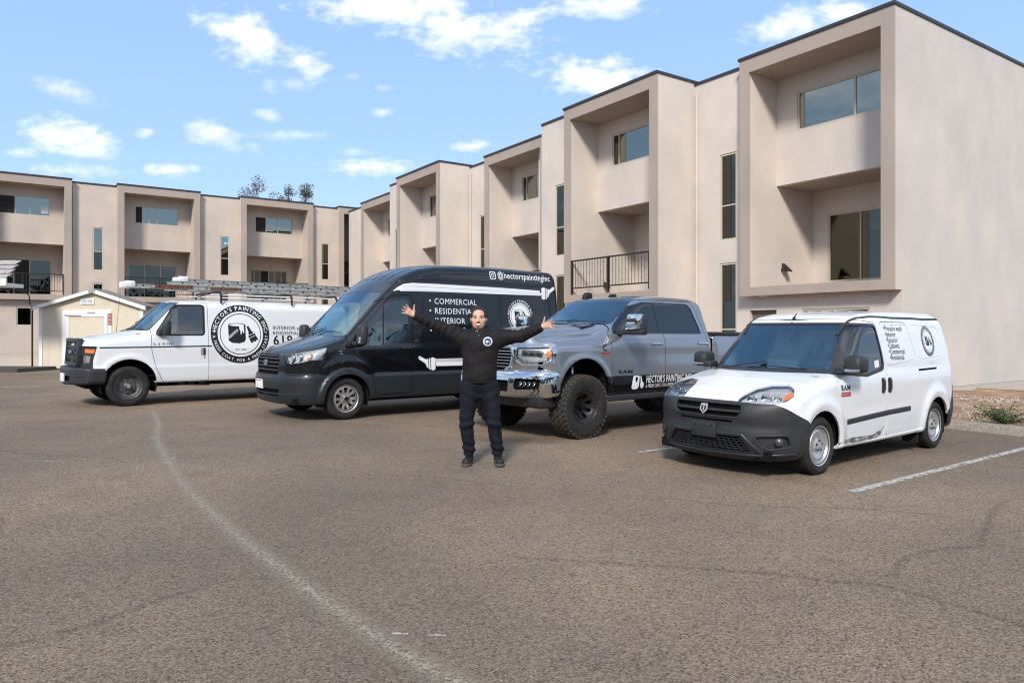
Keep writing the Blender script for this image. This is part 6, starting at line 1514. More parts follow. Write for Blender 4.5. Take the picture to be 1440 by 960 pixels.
# ------------------------------------------------------------------ older white van with ladders
def old_van():
    root = empty('work_van', label='older white work van with black grille and a ladder rack on its roof', cat='van')
    T = table([-.98,-.86,-.78,-.70,-.4,0,.18,.24,.80,.95,1.3,2.2,4.4,4.8], [1.20,1.265,1.30,1.325,1.375,1.435,1.465,1.49,2.055,2.115,2.145,2.155,2.145,2.10], .025)
    P = table([-1.,-.7,-.4,0,4.8], [.955,.975,.99,1.0,1.0], .1)
    TU = table([.40,.45,.55,.76,.79,1.12,1.20,1.45,1.95,2.05,2.16], [.035,.02,.006,.0,.008,.010,.018,.045,.105,.135,.22], .015)
    Xf = table([.4,.8,1.15,1.25,1.35], [-.80,-.80,-.79,-.765,-.70], .02)
    Xr = table([.4,2.2], [4.80,4.72])
    def ex(x, z):
        r = np.hypot(x-.01, z-.43); return .020*np.exp(-((r-.525)/.055)**2)*sst(z, .55, .04)
    F = car_F(T, P, TU, Xf, Xr, B=lambda x: np.interp(x, [-.9,-.4,.5,4.8], [.62,.50,.44,.44]), cf=(.05,.16), cr=.05, cw=.16, crown=.06, rt=lambda x: np.where(x < .1, .10, .13), rf=.09, rr=.12, rb=.04, extra=ex)
    H = Hull(F, (-.95,-1.1,.35), (4.9,1.1,2.25), .05)
    H.cut(circle(.02, .43, .490, 28), 'y', 'void'); H.cut([(-.46,.0),(.50,.0),(.50,.43),(-.47,.43)], 'y', 'void')
    H.cut(circle(3.505, .43, .47, 20), 'y', 'void')
    H.cut([(-1.2,.3),(-.46,.3),(-.40,.745),(-1.2,.755)], 'y', 'void')
    cw_ = lambda c, n: -.05 < c.x < 1.1 and c.z > 1.44
    H.cut(rnd_poly([(-.84,1.475),(.84,1.475),(.745,2.06),(-.745,2.06)], .05), 'x', 'window_surround', cond=cw_, only=['body'])
    H.cut(rnd_poly([(-.82,1.495),(.82,1.495),(.73,2.045),(-.73,2.045)], .05), 'x', 'windshield', cond=cw_, only=['body','window_surround'])
    H.cut(rnd_poly([(.49,1.375),(1.43,1.375),(1.43,1.985),(1.38,2.02),(.86,2.01),(.50,1.47)], [.04,.08,.06,.06,.08,.05]), 'y', 'window_surround', only=['body'])
    H.cut(rnd_poly([(.535,1.405),(1.40,1.405),(1.40,1.955),(1.35,1.985),(.875,1.975),(.54,1.47)], [.04,.08,.05,.05,.08,.05]), 'y', 'side_glass', only=['window_surround'])
    door = rnd_poly([(.62,.455),(1.50,.455),(1.495,1.2),(1.485,2.06),(.83,2.055),(.405,1.50),(.41,1.10),(.48,.78)], [.08,.03,.3,.04,.1,.05,.2,.2])
    so, si = strip(door, .010); H.cut(so, 'y', 'seam', only=['body'], hole=si); H.cut(si, 'y', 'front_door', only=['body'])
    H.cut(rnd_poly([(-.60,.2),(-.60,.90),(-.54,1.17),(-1.1,1.17),(-1.1,.2)], [0,.1,.02,0,0]), 'y', 'front_face', only=['body'])
    H.cut([(-.98,1.285),(.98,1.20),(.98,1.285)], 'x', 'front_face', cond=lambda c, n: False)
    H.cut([(-1.1,.70),(-.75,.80),(-.3,.86),(.20,.86),(.27,.80),(.27,-.80),(.20,-.86),(-.3,-.86),(-.75,-.80),(-1.1,-.70)], 'z', 'bonnet', cond=lambda c, n: c.z > 1.20 and n.z > .25 and c.x < .4, only=['body'])
    lp = rnd_poly([(-.66,.83),(-.90,.86),(-.915,1.00),(-.66,1.00)], .02); H.cut(lp, 'x', 'headlight', cond=lambda c, n: c.x < -.4, only=['front_face'], mirror=True)
    W = 'white_paint'
    H.emit('body', 'body', W, root, flange=.03); H.emit('bonnet', 'bonnet', W, root, off=.004, flange=.02); H.emit('front_door', 'door', W, root, flange=.02); H.emit('seam', 'panel_gap', 'recess_black', root, off=-.008, split=False)
    H.emit('front_face', 'front_panel', 'dark_plastic', root, off=.004, flange=.03); H.emit('window_surround', 'window_seal', 'rubber', root, off=.001)
    H.emit('windshield', 'windshield', 'windshield_glass', root, off=-.004); H.emit('side_glass', 'side_window', 'cab_glass', root, off=-.008)
    for sd in (-1, 1):
        c = lambda c, sd=sd: c.y*sd > 0
        hl = H.emit('headlight', 'headlight', 'clear_lens', root, off=.006, cond=c); H.emit('headlight', 'lamp_housing', 'reflector', hl, off=-.03, cond=c)
        P2, F2 = fill2d(rnd_poly([(sd*.79,1.04),(sd*.905,1.035),(sd*.905,1.112),(sd*.79,1.118)], .012), [], .03); H.decal(P2, F2, 'indicator', 'amber', root, 'front', .012)
        P2, F2 = fill2d(rnd_poly([(-.645,1.035),(-.585,1.035),(-.565,1.112),(-.655,1.112)], .012), [], .03); H.decal(P2, F2, 'indicator', 'amber', root, 'side', .012, sgn=sd)
        H.bar([(-.66,1.0),(-.55,1.135)] if False else [(-.74,1.155),(-.545,1.155)], 'lamp_trim', 'dark_plastic', root, 'side', h=.03, d=.01, off=.01)
    # grille: boxed frame standing proud of the nose with bars and oval badge
    g = empty('grille', (.035,0,0)); g.parent = root
    f = lambda X, Y, Z: (X+.06*(Z-.8)+.06*abs(Y)**2, Y, Z)
    mb = MB(); mb.box((-.83,-.60,.79),(-.76,.60,1.28), f); mb.out('grille_backing', 'recess_black', g)
    mb = MB()
    for z0, z1 in ((.78,.84),(1.235,1.31)): mb.box((-.90,-.63,z0),(-.80,.63,z1), f)
    for y0, y1 in ((-.64,-.555),(.555,.64)): mb.box((-.895,y0,.80),(-.79,y1,1.28), f)
    mb.out('grille_frame', 'dark_plastic', g, bevel=.012)
    for z in (.93,1.04,1.14):
        mb = MB(); mb.box((-.875,-.56,z-.02),(-.82,.56,z+.02), f); mb.out('grille_bar', 'dark_plastic', g, bevel=.008)
    for y in (-.28,.28):
        mb = MB(); mb.box((-.87,y-.03,.82),(-.82,y+.03,1.25), f); mb.out('grille_bar', 'dark_plastic', g, bevel=.008)
    mb = MB(); mb.add([(-.885,.11*math.cos(a),1.04+.045*math.sin(a)) for a in np.linspace(0,2*math.pi,25)[:-1]]+[(-.865,.12*math.cos(a),1.04+.052*math.sin(a)) for a in np.linspace(0,2*math.pi,25)[:-1]], [tuple(range(24))]+[(i,(i+1)%24,24+(i+1)%24,24+i) for i in range(24)]); mb.out('badge', 'decal_blue', g)
    P2, F2 = text2d('Ford', .075, .0, 1.1, 'CENTER'); obj('lettering', [(-.889, -p[0], 1.02+p[1]) for p in P2], F2, 'chrome', g)
    # bumper
    def FBm(Q):
        x, y, z = Q.T; ay = np.abs(y); f = smax(-.955+.04*ay**2+.22*ay**4-x+.06*np.maximum(.55-z, 0), z-.755, .05); f = smax(f, .40+.05*ay-z, .05); f = smax(f, ay-1.01, .08); return smax(f, x+.40-(z-.4)*.15, .04)
    HB = Hull(FBm, (-1.05,-1.08,.33), (-.28,1.08,.83), .04)
    HB.cut(rnd_poly([(-.52,.49),(.52,.49),(.56,.60),(-.56,.60)], .03), 'x', 'slot', cond=lambda c, n: c.x < -.6)
    b = HB.emit('body', 'front_bumper', 'dark_plastic', root, flange=.04); HB.emit('slot', 'bumper_opening', 'recess_black', b, off=-.04)
    HB.bar([(-.97,.60),(0,.62),(.97,.60)], 'bumper_step', 'dark_plastic', b, h=.02, d=.014, off=.002)
    mb = MB(); mb.box((-.985,-.20,.47),(-.95,.12,.63)); pl = mb.out('number_plate', 'paper_white', root, bevel=.006); HB.bm.free()
    # side
    H.bar([(-.50,1.142),(.41,1.150),(1.56,1.165)], 'body_stripe', 'decal_black', root, 'side', h=.026, d=.004, off=.002)
    H.bar([(.84,2.055),(1.6,2.070),(4.6,2.068)], 'drip_rail', W, root, 'side', h=.02, d=.02, off=.004)
    H.bar([(.52,.435),(1.5,.435),(2.9,.435)], 'sill', 'underbody', root, 'side', h=.03, d=.01, off=-.01)
    H.bar([(1.52,2.04),(1.515,1.2),(1.52,.46)], 'door_edge', W, root, 'side', h=.02, d=.004, off=.0)
    hd = empty('door_handle'); hd.parent = root
    P2, F2 = fill2d(rnd_poly([(1.34,.975),(1.44,.975),(1.44,1.13),(1.34,1.13)], .02)); H.decal(P2, F2, 'handle_cup', 'grey_trim', hd, off=.003)
    H.bar([(1.405,.985),(1.405,1.12)], 'handle_pull', 'rubber', hd, 'side', h=.035, d=.022, off=.01)
    pp = H.side([1.41],[.93])[0]; mb = MB(); mb.lathe([(0,-.006),(.014,-.005),(.016,.01)], 12, c=tuple(pp)); mb.out('lock', 'rubber', hd)
    H.bar([(.665,1.45),(.80,1.83)], 'window_divider', 'rubber', root, 'side', h=.02, d=.006, off=-.003)
    for sd in (-1, 1):
        m = empty('wing_mirror'); m.parent = root
        mb = MB(); mb.box((.57, sd*1.02, 1.38), (.71, sd*1.22, 1.68), lambda X,Y,Z: (X+.05*(Z-1.4), Y, Z)); mb.out('mirror_housing', 'dark_plastic', m, bevel=.045)
        mb = MB(); mb.box((.50, sd*.93, 1.385), (.70, sd*1.06, 1.60), lambda X,Y,Z: (X+.3*(Z-1.4)*(X < .6), Y, Z)); mb.out('mirror_bracket', 'dark_plastic', m, bevel=.03)
    for pts in ([(.19,.10),(.26,-.15),(.33,-.62)], [(.17,.62),(.25,.4),(.31,0)]):
        pp = H.top([q[0] for q in pts], [q[1] for q in pts]); n = unit(grad(F, pp)); mb = MB(); mb.tube(pp+n*.02, [.012,.008,.006], 6); mb.out('wiper', 'rubber', root)
    mb = MB(); mb.tube([(.10,.62,1.42),(.12,.62,1.7),(.168,.62,2.25)], [.006,.004,.003], 5); mb.out('antenna', 'rubber', root)
    logo(H, 2.16, 1.415, .62, root)
    Pt, Ft = text2d('lic. # 1019827', .085, .004, .72); H.decal(Pt+np.array([.43,1.185]), Ft, 'lettering', 'decal_black', root)
    for s, z, sz, bd_ in (('INTERIOR and EXTERIOR', 1.515, .115, .012), ('RESIDENTIAL and COMMERCIAL', 1.405, .100, .012), ('619', 1.18, .30, .02)):
        Pt, Ft = text2d(s, sz, bd_, .95); H.decal(Pt+np.array([2.86, z]), Ft, 'lettering', 'decal_black', root)
    cabin(root, .2, 1.9, .86, .60, 1.42, .95, .82, .38, mat='seat_cloth', bulk=True, back_x=1.45)
    mb = MB(); mb.box((-.7,-.80,.36),(4.7,.80,.52)); mb.out('underbody', 'underbody', root)
    mb = MB()
    for x in (.95,1.15,1.35): mb.box((x,-.82,.36),(x+.13,-.68,.43))
    mb.tube([(.6,-.75,.40),(1.6,-.72,.36)], .03, 6); mb.out('exhaust_pipe', 'brake_metal', root)
    arch_liner(root, .02, .43, .50, .97, .58); arch_liner(root, 3.505, .43, .48, .97, .58)
    rim = .232; prof = table([0,.05,.075,.10,.135,.165,.19,.215,.23], [.02,.015,.06,.05,.045,.075,.06,.03,.03], .006)
    holes = [circle(.135*math.cos(a), .135*math.sin(a), .013, 8) for a in [2*math.pi*k/8 for k in range(8)]]
    for (x, s) in ((0.01,-1),(3.505,-1),(0.01,1),(3.505,1)):
        wheel(root, (x, s*.845, .388), .388, .245, rim, prof, holes, 'dull_wheel', side=s, nuts=(8,.085), hub=('satin_metal', [(0,-.055),(.018,-.053),(.022,-.03),(.045,-.028),(.05,.03)]))
    place(root, -8.08, 14.69, .70, 1.0)
    # roof rack belongs to the van; each ladder is a thing of its own
    rk = empty('roof_rack'); rk.parent = root
    for x in (1.75, 3.3, 4.4):
        mb = MB(); mb.box((x,-.80,2.275),(x+.05,.80,2.315)); mb.out('crossbar', 'brake_metal', rk)
        for s in (-1,1):
            mb = MB(); mb.tube([(x+.025,s*.80,2.30),(x+.025,s*.87,2.20),(x+.025,s*.88,2.06)], .022, 8); mb.out('rack_foot', 'rubber', rk)
    for s in (-1,1):
        mb = MB(); mb.tube([(1.6,s*.76,2.245),(4.6,s*.76,2.245)], .016, 6); mb.out('rack_rail', 'paper_white', rk)
    mtx = root.matrix_basis.copy()
    def ladder(label, x0, x1, yc, zb, half, stained=False, foot=True):
        L = empty('ladder', label=label, cat='ladder', group='ladders lying on the roof rack'); L.rotation_mode = 'QUATERNION'
        L.location = mtx @ Vector((x0, yc, zb)); L.rotation_quaternion = root.rotation_quaternion
        n = x1-x0
        for s in (-1, 1):
            mb = MB(); y = s*half
            mb.box((0,y-.013,0),(n,y+.013,.010)); mb.box((0,y-.013,.063),(n,y+.013,.073)); mb.box((0,y-.003,.010),(n,y+.003,.063)); mb.out('rail', 'ladder_metal', L)
            mb = MB()
            for k in range(int(n/.305)):
                X = .2+k*.305; mb.lathe([(0,-.018*1),(.016,-.016),(.018,.018),(0,.02)], 8, c=(X, y, .042))
            o = mb.out('rung_ends', 'rubber', L); o['kind'] = 'stuff'
            if foot:
                mb = MB(); mb.box((-.14,y-.06,-.02),(.06,y+.06,.12)); mb.out('rail_boot', 'ladder_boot', L, bevel=.03)
            if stained:
                mb = MB(); mb.box((.42,y-.016,.005),(1.15,y-.0135,.078)); mb.box((1.5,y-.016,.008),(2.15,y-.0135,.07)); mb.out('stain', 'ladder_stain', L)
        for k in range(int(n/.305)):
            X = .2+k*.305; mb = MB(); mb.tube([(X,-half,.042),(X,half,.042)], .014, 6); mb.out('rung', 'ladder_metal', L, smooth=True)
        return L
    ladder('longest aluminium ladder on the white van rack, brown stained rails at its front', .10, 4.5, -.52, 2.335, .20, True)
    ladder('aluminium ladder lying directly on top of the stained ladder on the van', .85, 4.7, -.50, 2.425, .185, False, False)
    ladder('upper aluminium ladder with white boots on the far side of the rack', 1.25, 5.3, .05, 2.515, .20, False)
    ladder('lower aluminium ladder on the far side of the van rack', .95, 4.9, .05, 2.335, .21, False, False)
    ladder('slim aluminium ladder under the white booted ladder on the rack', 1.4, 5.1, .06, 2.425, .18, False, False)
    H.bm.free()
old_van()
simple('badge_pale', (.55,.62,.72), .7); simple('badge_navy', (.02,.03,.06), .7)
# ------------------------------------------------------------------ the man
simple('skin', (.60,.345,.24), .5, spec=.35, var=.08, scale=40); simple('jacket', (.010,.0085,.010), .75, spec=.25, var=.25, scale=9, bump=1., bscale=16); simple('trousers', (.006,.0075,.014), .85, spec=.25, var=.3, scale=14, bump=1., bscale=18)
simple('shoe', (.014,.014,.015), .7, var=.2); simple('sole', (.07,.068,.065), .8); simple('hair', (.014,.010,.008), .65, var=.4, scale=60, bump=.8, bscale=220); simple('stubble', (.16,.09,.065), .8, var=.2, scale=200)
simple('tooth', (.75,.72,.66), .3); simple('lip', (.33,.12,.09), .5); simple('eye_white', (.30,.24,.21), .4); simple('iris', (.02,.012,.008), .2); simple('collar_navy', (.012,.022,.05), .8); simple('zip', (.012,.012,.013), .4)
class Field:
    def __init__(s, lo, hi, h):
        s.lo = np.array(lo, float); s.h = h; s.n = np.ceil((np.array(hi)-s.lo)/h).astype(int)+1; s.v = np.full(s.n, .2, np.float32)
        s.ax = [s.lo[k]+h*np.arange(s.n[k]) for k in range(3)]
    def _blk(s, lo, hi):
        i0 = np.clip(np.floor((np.array(lo)-s.lo)/s.h).astype(int), 0, s.n-1); i1 = np.clip(np.ceil((np.array(hi)-s.lo)/s.h).astype(int)+1, 1, s.n); sl = tuple(slice(a, b) for a, b in zip(i0, i1))
        return sl, np.meshgrid(*[s.ax[k][sl[k]] for k in range(3)], indexing='ij')
    def cone(s, a, b, r1, r2, k=.02, sy=1., cut=False, fn=None):
        a = np.array(a, float); b = np.array(b, float); R = max(r1, r2)*max(1, 1/sy)+k+.03; sl, (X, Y, Z) = s._blk(np.minimum(a, b)-R, np.maximum(a, b)+R)
        d = b-a; L2 = d[0]**2+(d[1]*sy)**2+d[2]**2+1e-12; px_, py_, pz_ = X-a[0], (Y-a[1])*sy, Z-a[2]; t = np.clip((px_*d[0]+py_*d[1]*sy+pz_*d[2])/L2, 0, 1)
        q = np.sqrt((px_-t*d[0])**2+(py_-t*d[1]*sy)**2+(pz_-t*d[2])**2)-(r1+(r2-r1)*t)
        if fn is not None: q = q+fn(X, Y, Z, t)
        v = s.v[sl]; s.v[sl] = smax(v, -q, k) if cut else -smax(-v, -q, k); return s
    def ell(s, c, r, k=.02, cut=False):
        c = np.array(c, float); r = np.array(r, float); sl, (X, Y, Z) = s._blk(c-r-k-.03, c+r+k+.03); q0 = np.sqrt(((X-c[0])/r[0])**2+((Y-c[1])/r[1])**2+((Z-c[2])/r[2])**2); q = (q0-1)*r.min()
        v = s.v[sl]; s.v[sl] = smax(v, -q, k) if cut else -smax(-v, -q, k); return s
    def plane_cut(s, fn):
        X, Y, Z = np.meshgrid(*s.ax, indexing='ij'); s.v = np.maximum(s.v, fn(X, Y, Z).astype(np.float32)); return s
    def out(s, name, mat, parent, smooth=2):
        V, Q = nets(None, s.lo, None, s.h, vals=s.v); me = bpy.data.meshes.new(name)
        if smooth:
            E = np.concatenate([Q[:, [0,1]], Q[:, [1,2]], Q[:, [2,3]], Q[:, [3,0]]]); 
            for _ in range(smooth):
                A = np.zeros_like(V); c = np.zeros(len(V)); np.add.at(A, E[:,0], V[E[:,1]]); np.add.at(A, E[:,1], V[E[:,0]]); np.add.at(c, E[:,0], 1); np.add.at(c, E[:,1], 1); V = V*.5+.5*A/np.maximum(c, 1)[:,None]
        me.from_pydata(V.tolist(), [], Q.tolist()); bm = bmesh.new(); bm.from_mesh(me); bmesh.ops.recalc_face_normals(bm, faces=bm.faces); bm.to_mesh(me); bm.free()
        me.materials.append(MATS[mat]); me.shade_smooth(); return link(name, me, parent)
def man():
    X0, Yd = -.325, 8.20; K = 1.0
    root = empty('person', (X0, Yd, gz(X0, Yd)), label='smiling man in dark jacket and navy trousers with both arms spread wide', cat='person')
    # joints (x to picture right, -y towards the viewer, z up), his right arm is on the left
    N_ = lambda *p: np.array(p, float)
    head = N_(-.055,-.01,1.668); hs = 1.12; sh = {-1: N_(-.235,.02,1.475), 1: N_(.155,.02,1.475)}
    el = {-1: N_(-.515,.0,1.575), 1: N_(.425,-.03,1.462)}; wr = {-1: N_(-.755,-.06,1.690), 1: N_(.640,-.10,1.560)}
    hip = {-1: N_(-.145,.01,.90), 1: N_(.055,.01,.90)}; kn = {-1: N_(-.195,-.02,.475), 1: N_(.118,-.02,.475)}; an = {-1: N_(-.165,.03,.085), 1: N_(.160,.03,.085)}
    B = Field((-1.02,-.30,.0), (.92,.25,1.88), .0062)
    # trunk and limbs under the clothes
    B.cone((-.045,.01,1.10),(-.045,.01,1.38),.115,.145,.04,1.3).cone((-.17,.02,1.44),(.09,.02,1.44),.075,.075,.05,1.1).cone((-.045,.03,.95),(-.045,.02,1.05),.085,.105,.03,1.4)
    for s in (-1, 1):
        B.cone(sh[s], el[s], .052,.043,.03); B.cone(el[s], wr[s], .042,.028,.02)
        B.cone(hip[s]+N_(0,.02,0), kn[s], .058,.050,.015); B.cone(kn[s], an[s], .052,.036,.02); B.cone(an[s]+N_(0,.02,-.03), an[s]+N_(.02*s,-.14,-.045), .032,.028,.02)
    # neck and head
    B.cone((-.048,.02,1.46),(-.055,.012,1.60),.064,.060,.03)
    B.ell(head+hs*N_(0,.012,.022), hs*N_(.079,.094,.090), .01); B.ell(head+hs*N_(0,-.018,-.036), hs*N_(.068,.070,.074), .03); B.ell(head+hs*N_(0,-.046,-.082), hs*N_(.040,.034,.026), .035)
    for s in (-1, 1):
        B.ell(head+hs*N_(.040*s,-.052,-.028), hs*N_(.024,.022,.022), .02); B.ell(head+hs*N_(.080*s,.012,-.014), hs*N_(.008,.016,.024), .006); B.ell(head+hs*N_(.030*s,-.080,.016), hs*N_(.024,.010,.008), .012)
        B.ell(head+hs*N_(.030*s,-.094,-.000), hs*N_(.016,.012,.009), .008, cut=True)
    B.cone(head+hs*N_(0,-.083,.008), head+hs*N_(0,-.104,-.030), .008,.013,.010); 
    for s in (-1, 1): B.ell(head+hs*N_(.012*s,-.092,-.034), hs*N_(.008,.010,.007), .006)
    B.ell(head+hs*N_(0,-.080,-.066), hs*N_(.030,.014,.012), .010)
    # hands: palm, five fingers
    def hand(s, d, up, nrm, w, spread, curls, lens, thumb):
        d = d/np.linalg.norm(d); u = up-d*(up@d); u /= np.linalg.norm(u); n = np.cross(d, u); pc = w+d*.045
        B.cone(w-d*.01, w+d*.02, .027,.026,.012)
        for q in (-.026, -.009, .009, .026): B.cone(w+d*.018+u*q*.7, w+d*.088+u*q, .0135,.0125,.010)
        for i, q in enumerate((-.028,-.009,.010,.029)):
            a = spread[i]; dd = d*math.cos(a)+u*math.sin(a); b0 = w+d*.088+u*q; l = lens[i]; c = curls[i]
            p1 = b0+dd*l*.45-nrm*l*c*.15; p2 = p1+dd*l*.32-nrm*l*c*.35; p3 = p2+dd*l*.23-nrm*l*c*.5
            B.cone(b0, p1, .0100,.0092,.006); B.cone(p1, p2, .0092,.0085,.003); B.cone(p2, p3, .0085,.0070,.003)
        t0 = w+d*.022+u*.026*thumb; t1 = w+d*.050+u*.060*thumb-nrm*.008; t2 = w+d*.068+u*.098*thumb-nrm*.01
        B.cone(t0, t1, .0150,.0115,.010); B.cone(t1, t2, .0108,.0085,.004)
    hand(-1, N_(-.80,-.25,.52), N_(.5,0,.86), N_(0,1,0), wr[-1]+N_(-.02,-.01,.008), [-.42,-.16,.10,.34], [.15,.1,.1,.15], [.056,.070,.074,.063], 1)
    hand(1, N_(.86,-.30,.28), N_(-.35,0,.93), N_(0,1,0), wr[1]+N_(.02,-.01,.006), [-.55,-.28,-.02,.22], [.55,.35,.2,.15], [.054,.068,.072,.062], 1)
    body = B.out('body', 'skin', root, smooth=1)
    # jacket
    J = Field((-.90,-.26,.86), (.78,.24,1.82), .0085)
    wob = lambda X, Y, Z, t: .006*np.sin(30*Z+9*X+4*Y)*np.sin(23*X-9*Z)
    J.cone((-.045,.0,1.03),(-.04,.005,1.36),.198,.200,.03,1.42, fn=wob).cone((-.20,.02,1.435),(.115,.02,1.435),.092,.092,.06,1.10); J.cone((-.045,.005,.96),(-.045,.005,.985),.172,.182,.02,1.35); J.cone((-.13,.02,1.485),(.035,.02,1.485),.050,.050,.04)
    for s in (-1, 1):
        fold = lambda X, Y, Z, t, s=s: .008*np.sin(t*24+X*8)*np.sin(16*Z+Y*20)-.004
        J.cone(sh[s]+N_(.02*s,0,-.012), el[s], .088,.064,.05, fn=fold); J.cone(el[s], wr[s]*1.0, .068,.050,.02, fn=fold); J.cone(sh[s]+N_(-.03*s,0,-.10), el[s]*.55+sh[s]*.45+N_(0,0,-.045), .075,.040,.06)
        d = (wr[s]-el[s]); d /= np.linalg.norm(d); J.cone(wr[s]-d*.03, wr[s]+d*.005, .043,.043,.006)
        J.cone(wr[s]+d*.005, wr[s]+d*.06, .035,.033,.004, cut=True)
    J.cone((-.05,-.01,1.51),(-.055,-.015,1.62),.064,.074,.01, cut=True)
    J.plane_cut(lambda X, Y, Z: .928-Z)
    jk = J.out('jacket', 'jacket', root)
    C = Field((-.20,-.20,1.44), (.11,.16,1.64), .007); C.cone((-.05,.018,1.515),(-.053,.010,1.560),.086,.080,.01); C.cone((-.05,.012,1.48),(-.055,.0,1.62),.072,.072,.004, cut=True); C.cone((-.053,-.10,1.60),(-.053,-.10,1.515),.040,.014,.006, cut=True); C.out('collar', 'collar_navy', root, 1)
    # zip, pockets, badge
    FJ = lambda x, z, off: jacket_front(J, x, z, off)
    zp = [FJ(-.048, z, .001) for z in np.linspace(.96, 1.49, 24)]; mb = MB(); mb.tube(zp, .0045, 5); mb.out('zip', 'zip', root)
    mb = MB(); p = FJ(-.048, 1.478, .006); mb.box((p[0]-.004,p[1]-.004,p[2]-.022),(p[0]+.004,p[1]+.004,p[2]+.004)); mb.out('zip_pull', 'satin_metal', root)
    for s in (-1, 1):
        pts = [FJ(-.045+s*(.105+.03*t), 1.02+.13*(1-t), .0) for t in np.linspace(0, 1, 8)]; mb = MB(); mb.tube(pts, .004, 5); mb.out('pocket_welt', 'zip', root)
    bd = empty('badge'); bd.parent = root; cx, cz = .052, 1.405
    def patch(poly, holes, mat, off, name, step=.012):
        P, F = fill2d(poly, holes, step); V = [FJ(p[0], p[1], off) for p in P]; obj(name, V, F, mat, bd)
    patch(circle(cx, cz, .052, 32), [], 'badge_pale', .003, 'badge_ring'); patch(circle(cx, cz, .037, 28), [], 'badge_navy', .0045, 'badge_disc')
    patch([(cx-.022,cz-.016),(cx+.002,cz-.018),(cx+.004,cz+.012),(cx-.022,cz+.012)], [], 'badge_pale', .006, 'badge_pot'); patch([(cx+.008,cz+.010),(cx+.013,cz+.010),(cx+.026,cz-.014),(cx+.012,cz-.014)], [], 'badge_pale', .006, 'badge_brush')
    # trousers
    T_ = Field((-.34,-.24,.04), (.28,.24,1.02), .0085); T_.cone((-.115,.01,.93),(.025,.01,.93),.118,.118,.03,1.15); T_.cone((-.045,.012,.90),(-.045,.012,.80),.105,.075,.03)
    for s in (-1, 1):
        fd = lambda X, Y, Z, t, s=s: .009*np.sin(60*Z+14*X*s)*np.exp(-((Z-.48)/.08)**2)+.009*np.sin(75*Z+16*X)*np.exp(-((Z-.18)/.09)**2)+.006*np.sin(50*Z-30*X*s)*np.exp(-((Z-.80)/.08)**2)+.0025*np.sin(30*Z+25*X)
        T_.cone(hip[s]+N_(.012*s,0,0), kn[s], .112,.080,.03, fn=fd); T_.cone(kn[s], an[s]+N_(0,-.01,.075), .080,.068,.02, fn=fd); T_.cone(an[s]+N_(0,-.01,.06), an[s]+N_(0,-.01,.07), .060,.064,.012, fn=fd)
    T_.out('trousers', 'trousers', root)
    for s in (-1, 1):
        S_ = Field((an[s][0]-.11,-.24,-.01), (an[s][0]+.11,.13,.16), .006); c = an[s]; tw = .03*s
        S_.cone(c+N_(0,.03,-.028), c+N_(tw,-.15,-.040), .042,.040,.02); S_.cone(c+N_(0,.02,-.01), c+N_(0,.0,.02), .046,.046,.02); S_.ell(c+N_(tw*.9,-.11,-.035), (.047,.075,.038), .02); S_.plane_cut(lambda X, Y, Z: .028-Z); sh_ = S_.out('shoe', 'shoe', root)
        S_ = Field((an[s][0]-.12,-.26,-.02), (an[s][0]+.12,.14,.08), .006); S_.cone(c+N_(0,.04,-.060), c+N_(tw,-.16,-.062), .046,.046,.01); S_.ell(c+N_(tw*.9,-.12,-.06), (.052,.082,.03), .02); S_.plane_cut(lambda X, Y, Z: np.maximum(.0-Z, Z-.036)); S_.out('sole', 'sole', sh_)
        mb = MB()
        for k in range(4): y = -.05-.025*k; mb.tube([(c[0]-.022+tw*.5,y,.115-.013*k),(c[0]+tw*.5,y-.01,.122-.013*k),(c[0]+.022+tw*.5,y,.115-.013*k)], .004, 5)
        mb.out('laces', 'zip', sh_)
    # hair, brows, beard, eyes, mouth
    Hf = Field(head+N_(-.14,-.15,-.08), head+N_(.14,.15,.17), .006); Hf.ell(head+hs*N_(0,.016,.030), hs*N_(.0865,.103,.096), .01)
    rr = random.Random(2)
    for _ in range(80):
        a = rr.uniform(0, 6.28); e = rr.uniform(.35, 1.4); p = head+hs*N_(.079*math.cos(a)*math.cos(e), .012+.088*math.sin(a)*math.cos(e), .022+.080*math.sin(e))
        if p[1] < head[1]-.04 and p[2] < head[2]+.088: continue
        Hf.ell(p, [rr.uniform(.012,.019)]*3, .008)
    Hf.ell(head+hs*N_(0,-.104,-.010), hs*N_(.070,.066,.098), .010, cut=True); Hf.cone(head+hs*N_(-.022,-.078,.046), head+hs*N_(.022,-.078,.046), .050, .050, .008, cut=True); Hf.plane_cut(lambda X, Y, Z: np.maximum((head[2]-.030)-Z, np.where(Y < head[1]-.005, (head[2]+.0)-Z, -1)))
    Hf.out('hair', 'hair', root, 1)
    def skin_y(x, z): return field_front(B, x, z)
    def facep(poly, mat, name, off=.0015, parent=None, step=.008):
        P, F = fill2d([(head[0]+hs*x, head[2]+hs*z) for x, z in poly], [], step); obj(name, [(p[0], skin_y(p[0], p[1])-off, p[1]) for p in P], F, mat, parent or root)
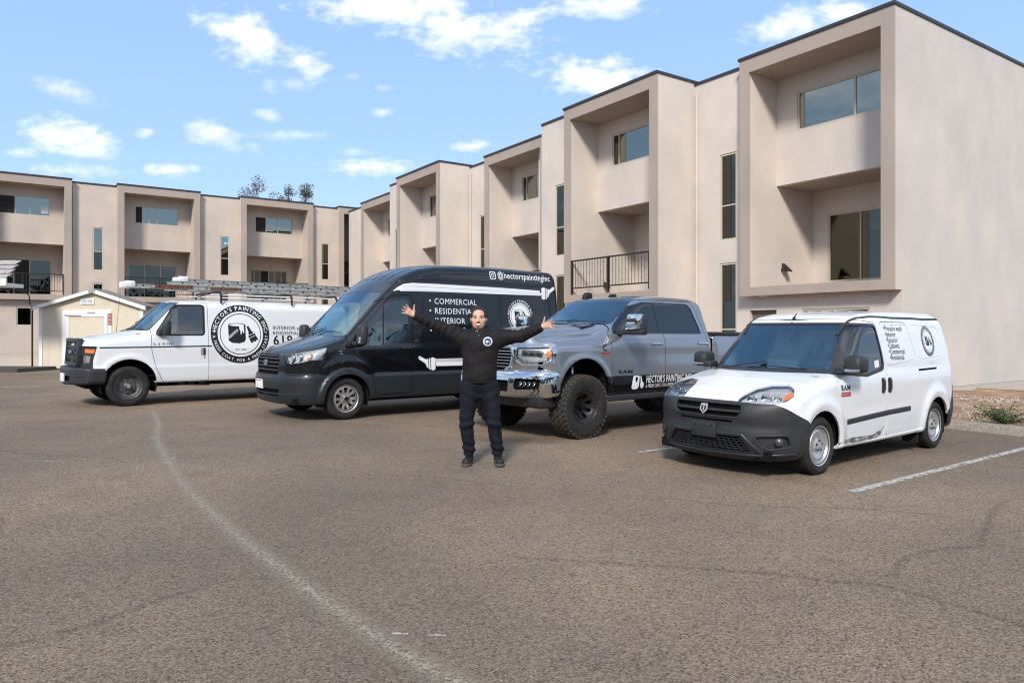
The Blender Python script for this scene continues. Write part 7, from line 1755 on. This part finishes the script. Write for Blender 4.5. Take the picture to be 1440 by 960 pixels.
    for s in (-1, 1):
        facep([(s*x, z) for x, z in ((.014,.022),(.030,.029),(.050,.023),(.051,.017),(.030,.022),(.014,.015))], 'hair', 'eyebrow', .003)
        e = facep([(s*x, z) for x, z in ((.019,.0005),(.030,.0045),(.043,.001),(.031,-.0025))], 'eye_white', 'eye', .0015); facep([(s*.031+.005*math.cos(a), .001+.0048*math.sin(a)) for a in np.linspace(0, 6.0, 9)], 'iris', 'iris', .003)
        facep([(s*x, z) for x, z in ((.016,.001),(.030,.008),(.046,.002),(.030,.0055))], 'hair', 'eyelash', .0035)
    facep([(-.031,-.052),(0,-.046),(.031,-.052),(.036,-.060),(.026,-.056),(0,-.050),(-.026,-.056),(-.036,-.060)], 'hair', 'moustache', .0035)
    facep([(-.030,-.058),(0,-.054),(.030,-.058),(.020,-.074),(0,-.078),(-.020,-.074)], 'lip', 'lips', .002); facep([(-.025,-.0600),(0,-.0575),(.025,-.0600),(.016,-.0685),(0,-.0705),(-.016,-.0685)], 'tooth', 'teeth', .004)
    if False: facep([(-.052,-.055),(-.040,-.066),(-.028,-.078),(0,-.083),(.028,-.078),(.040,-.066),(.052,-.055),(.048,-.080),(.032,-.102),(0,-.112),(-.032,-.102),(-.048,-.080)], 'stubble', 'beard', .001)
    facep([(-.009,-.078),(.009,-.078),(.010,-.092),(0,-.096),(-.010,-.092)], 'stubble', 'goatee', .0028)
def field_front(Fd, x, z):
    i = (x-Fd.lo[0])/Fd.h; k = (z-Fd.lo[2])/Fd.h; i0, k0 = int(i), int(k); fi, fk = i-i0, k-k0
    col = (Fd.v[i0,:,k0]*(1-fi)*(1-fk)+Fd.v[i0+1,:,k0]*fi*(1-fk)+Fd.v[i0,:,k0+1]*(1-fi)*fk+Fd.v[i0+1,:,k0+1]*fi*fk); w = np.where(col < 0)[0]
    if len(w) == 0: return 0.
    j = w[0]; t = col[j-1]/(col[j-1]-col[j]) if j else 0; return Fd.lo[1]+Fd.h*(j-1+t)
def jacket_front(J, x, z, off): return np.array([x, field_front(J, x, z)-off-.0005, z])
man()
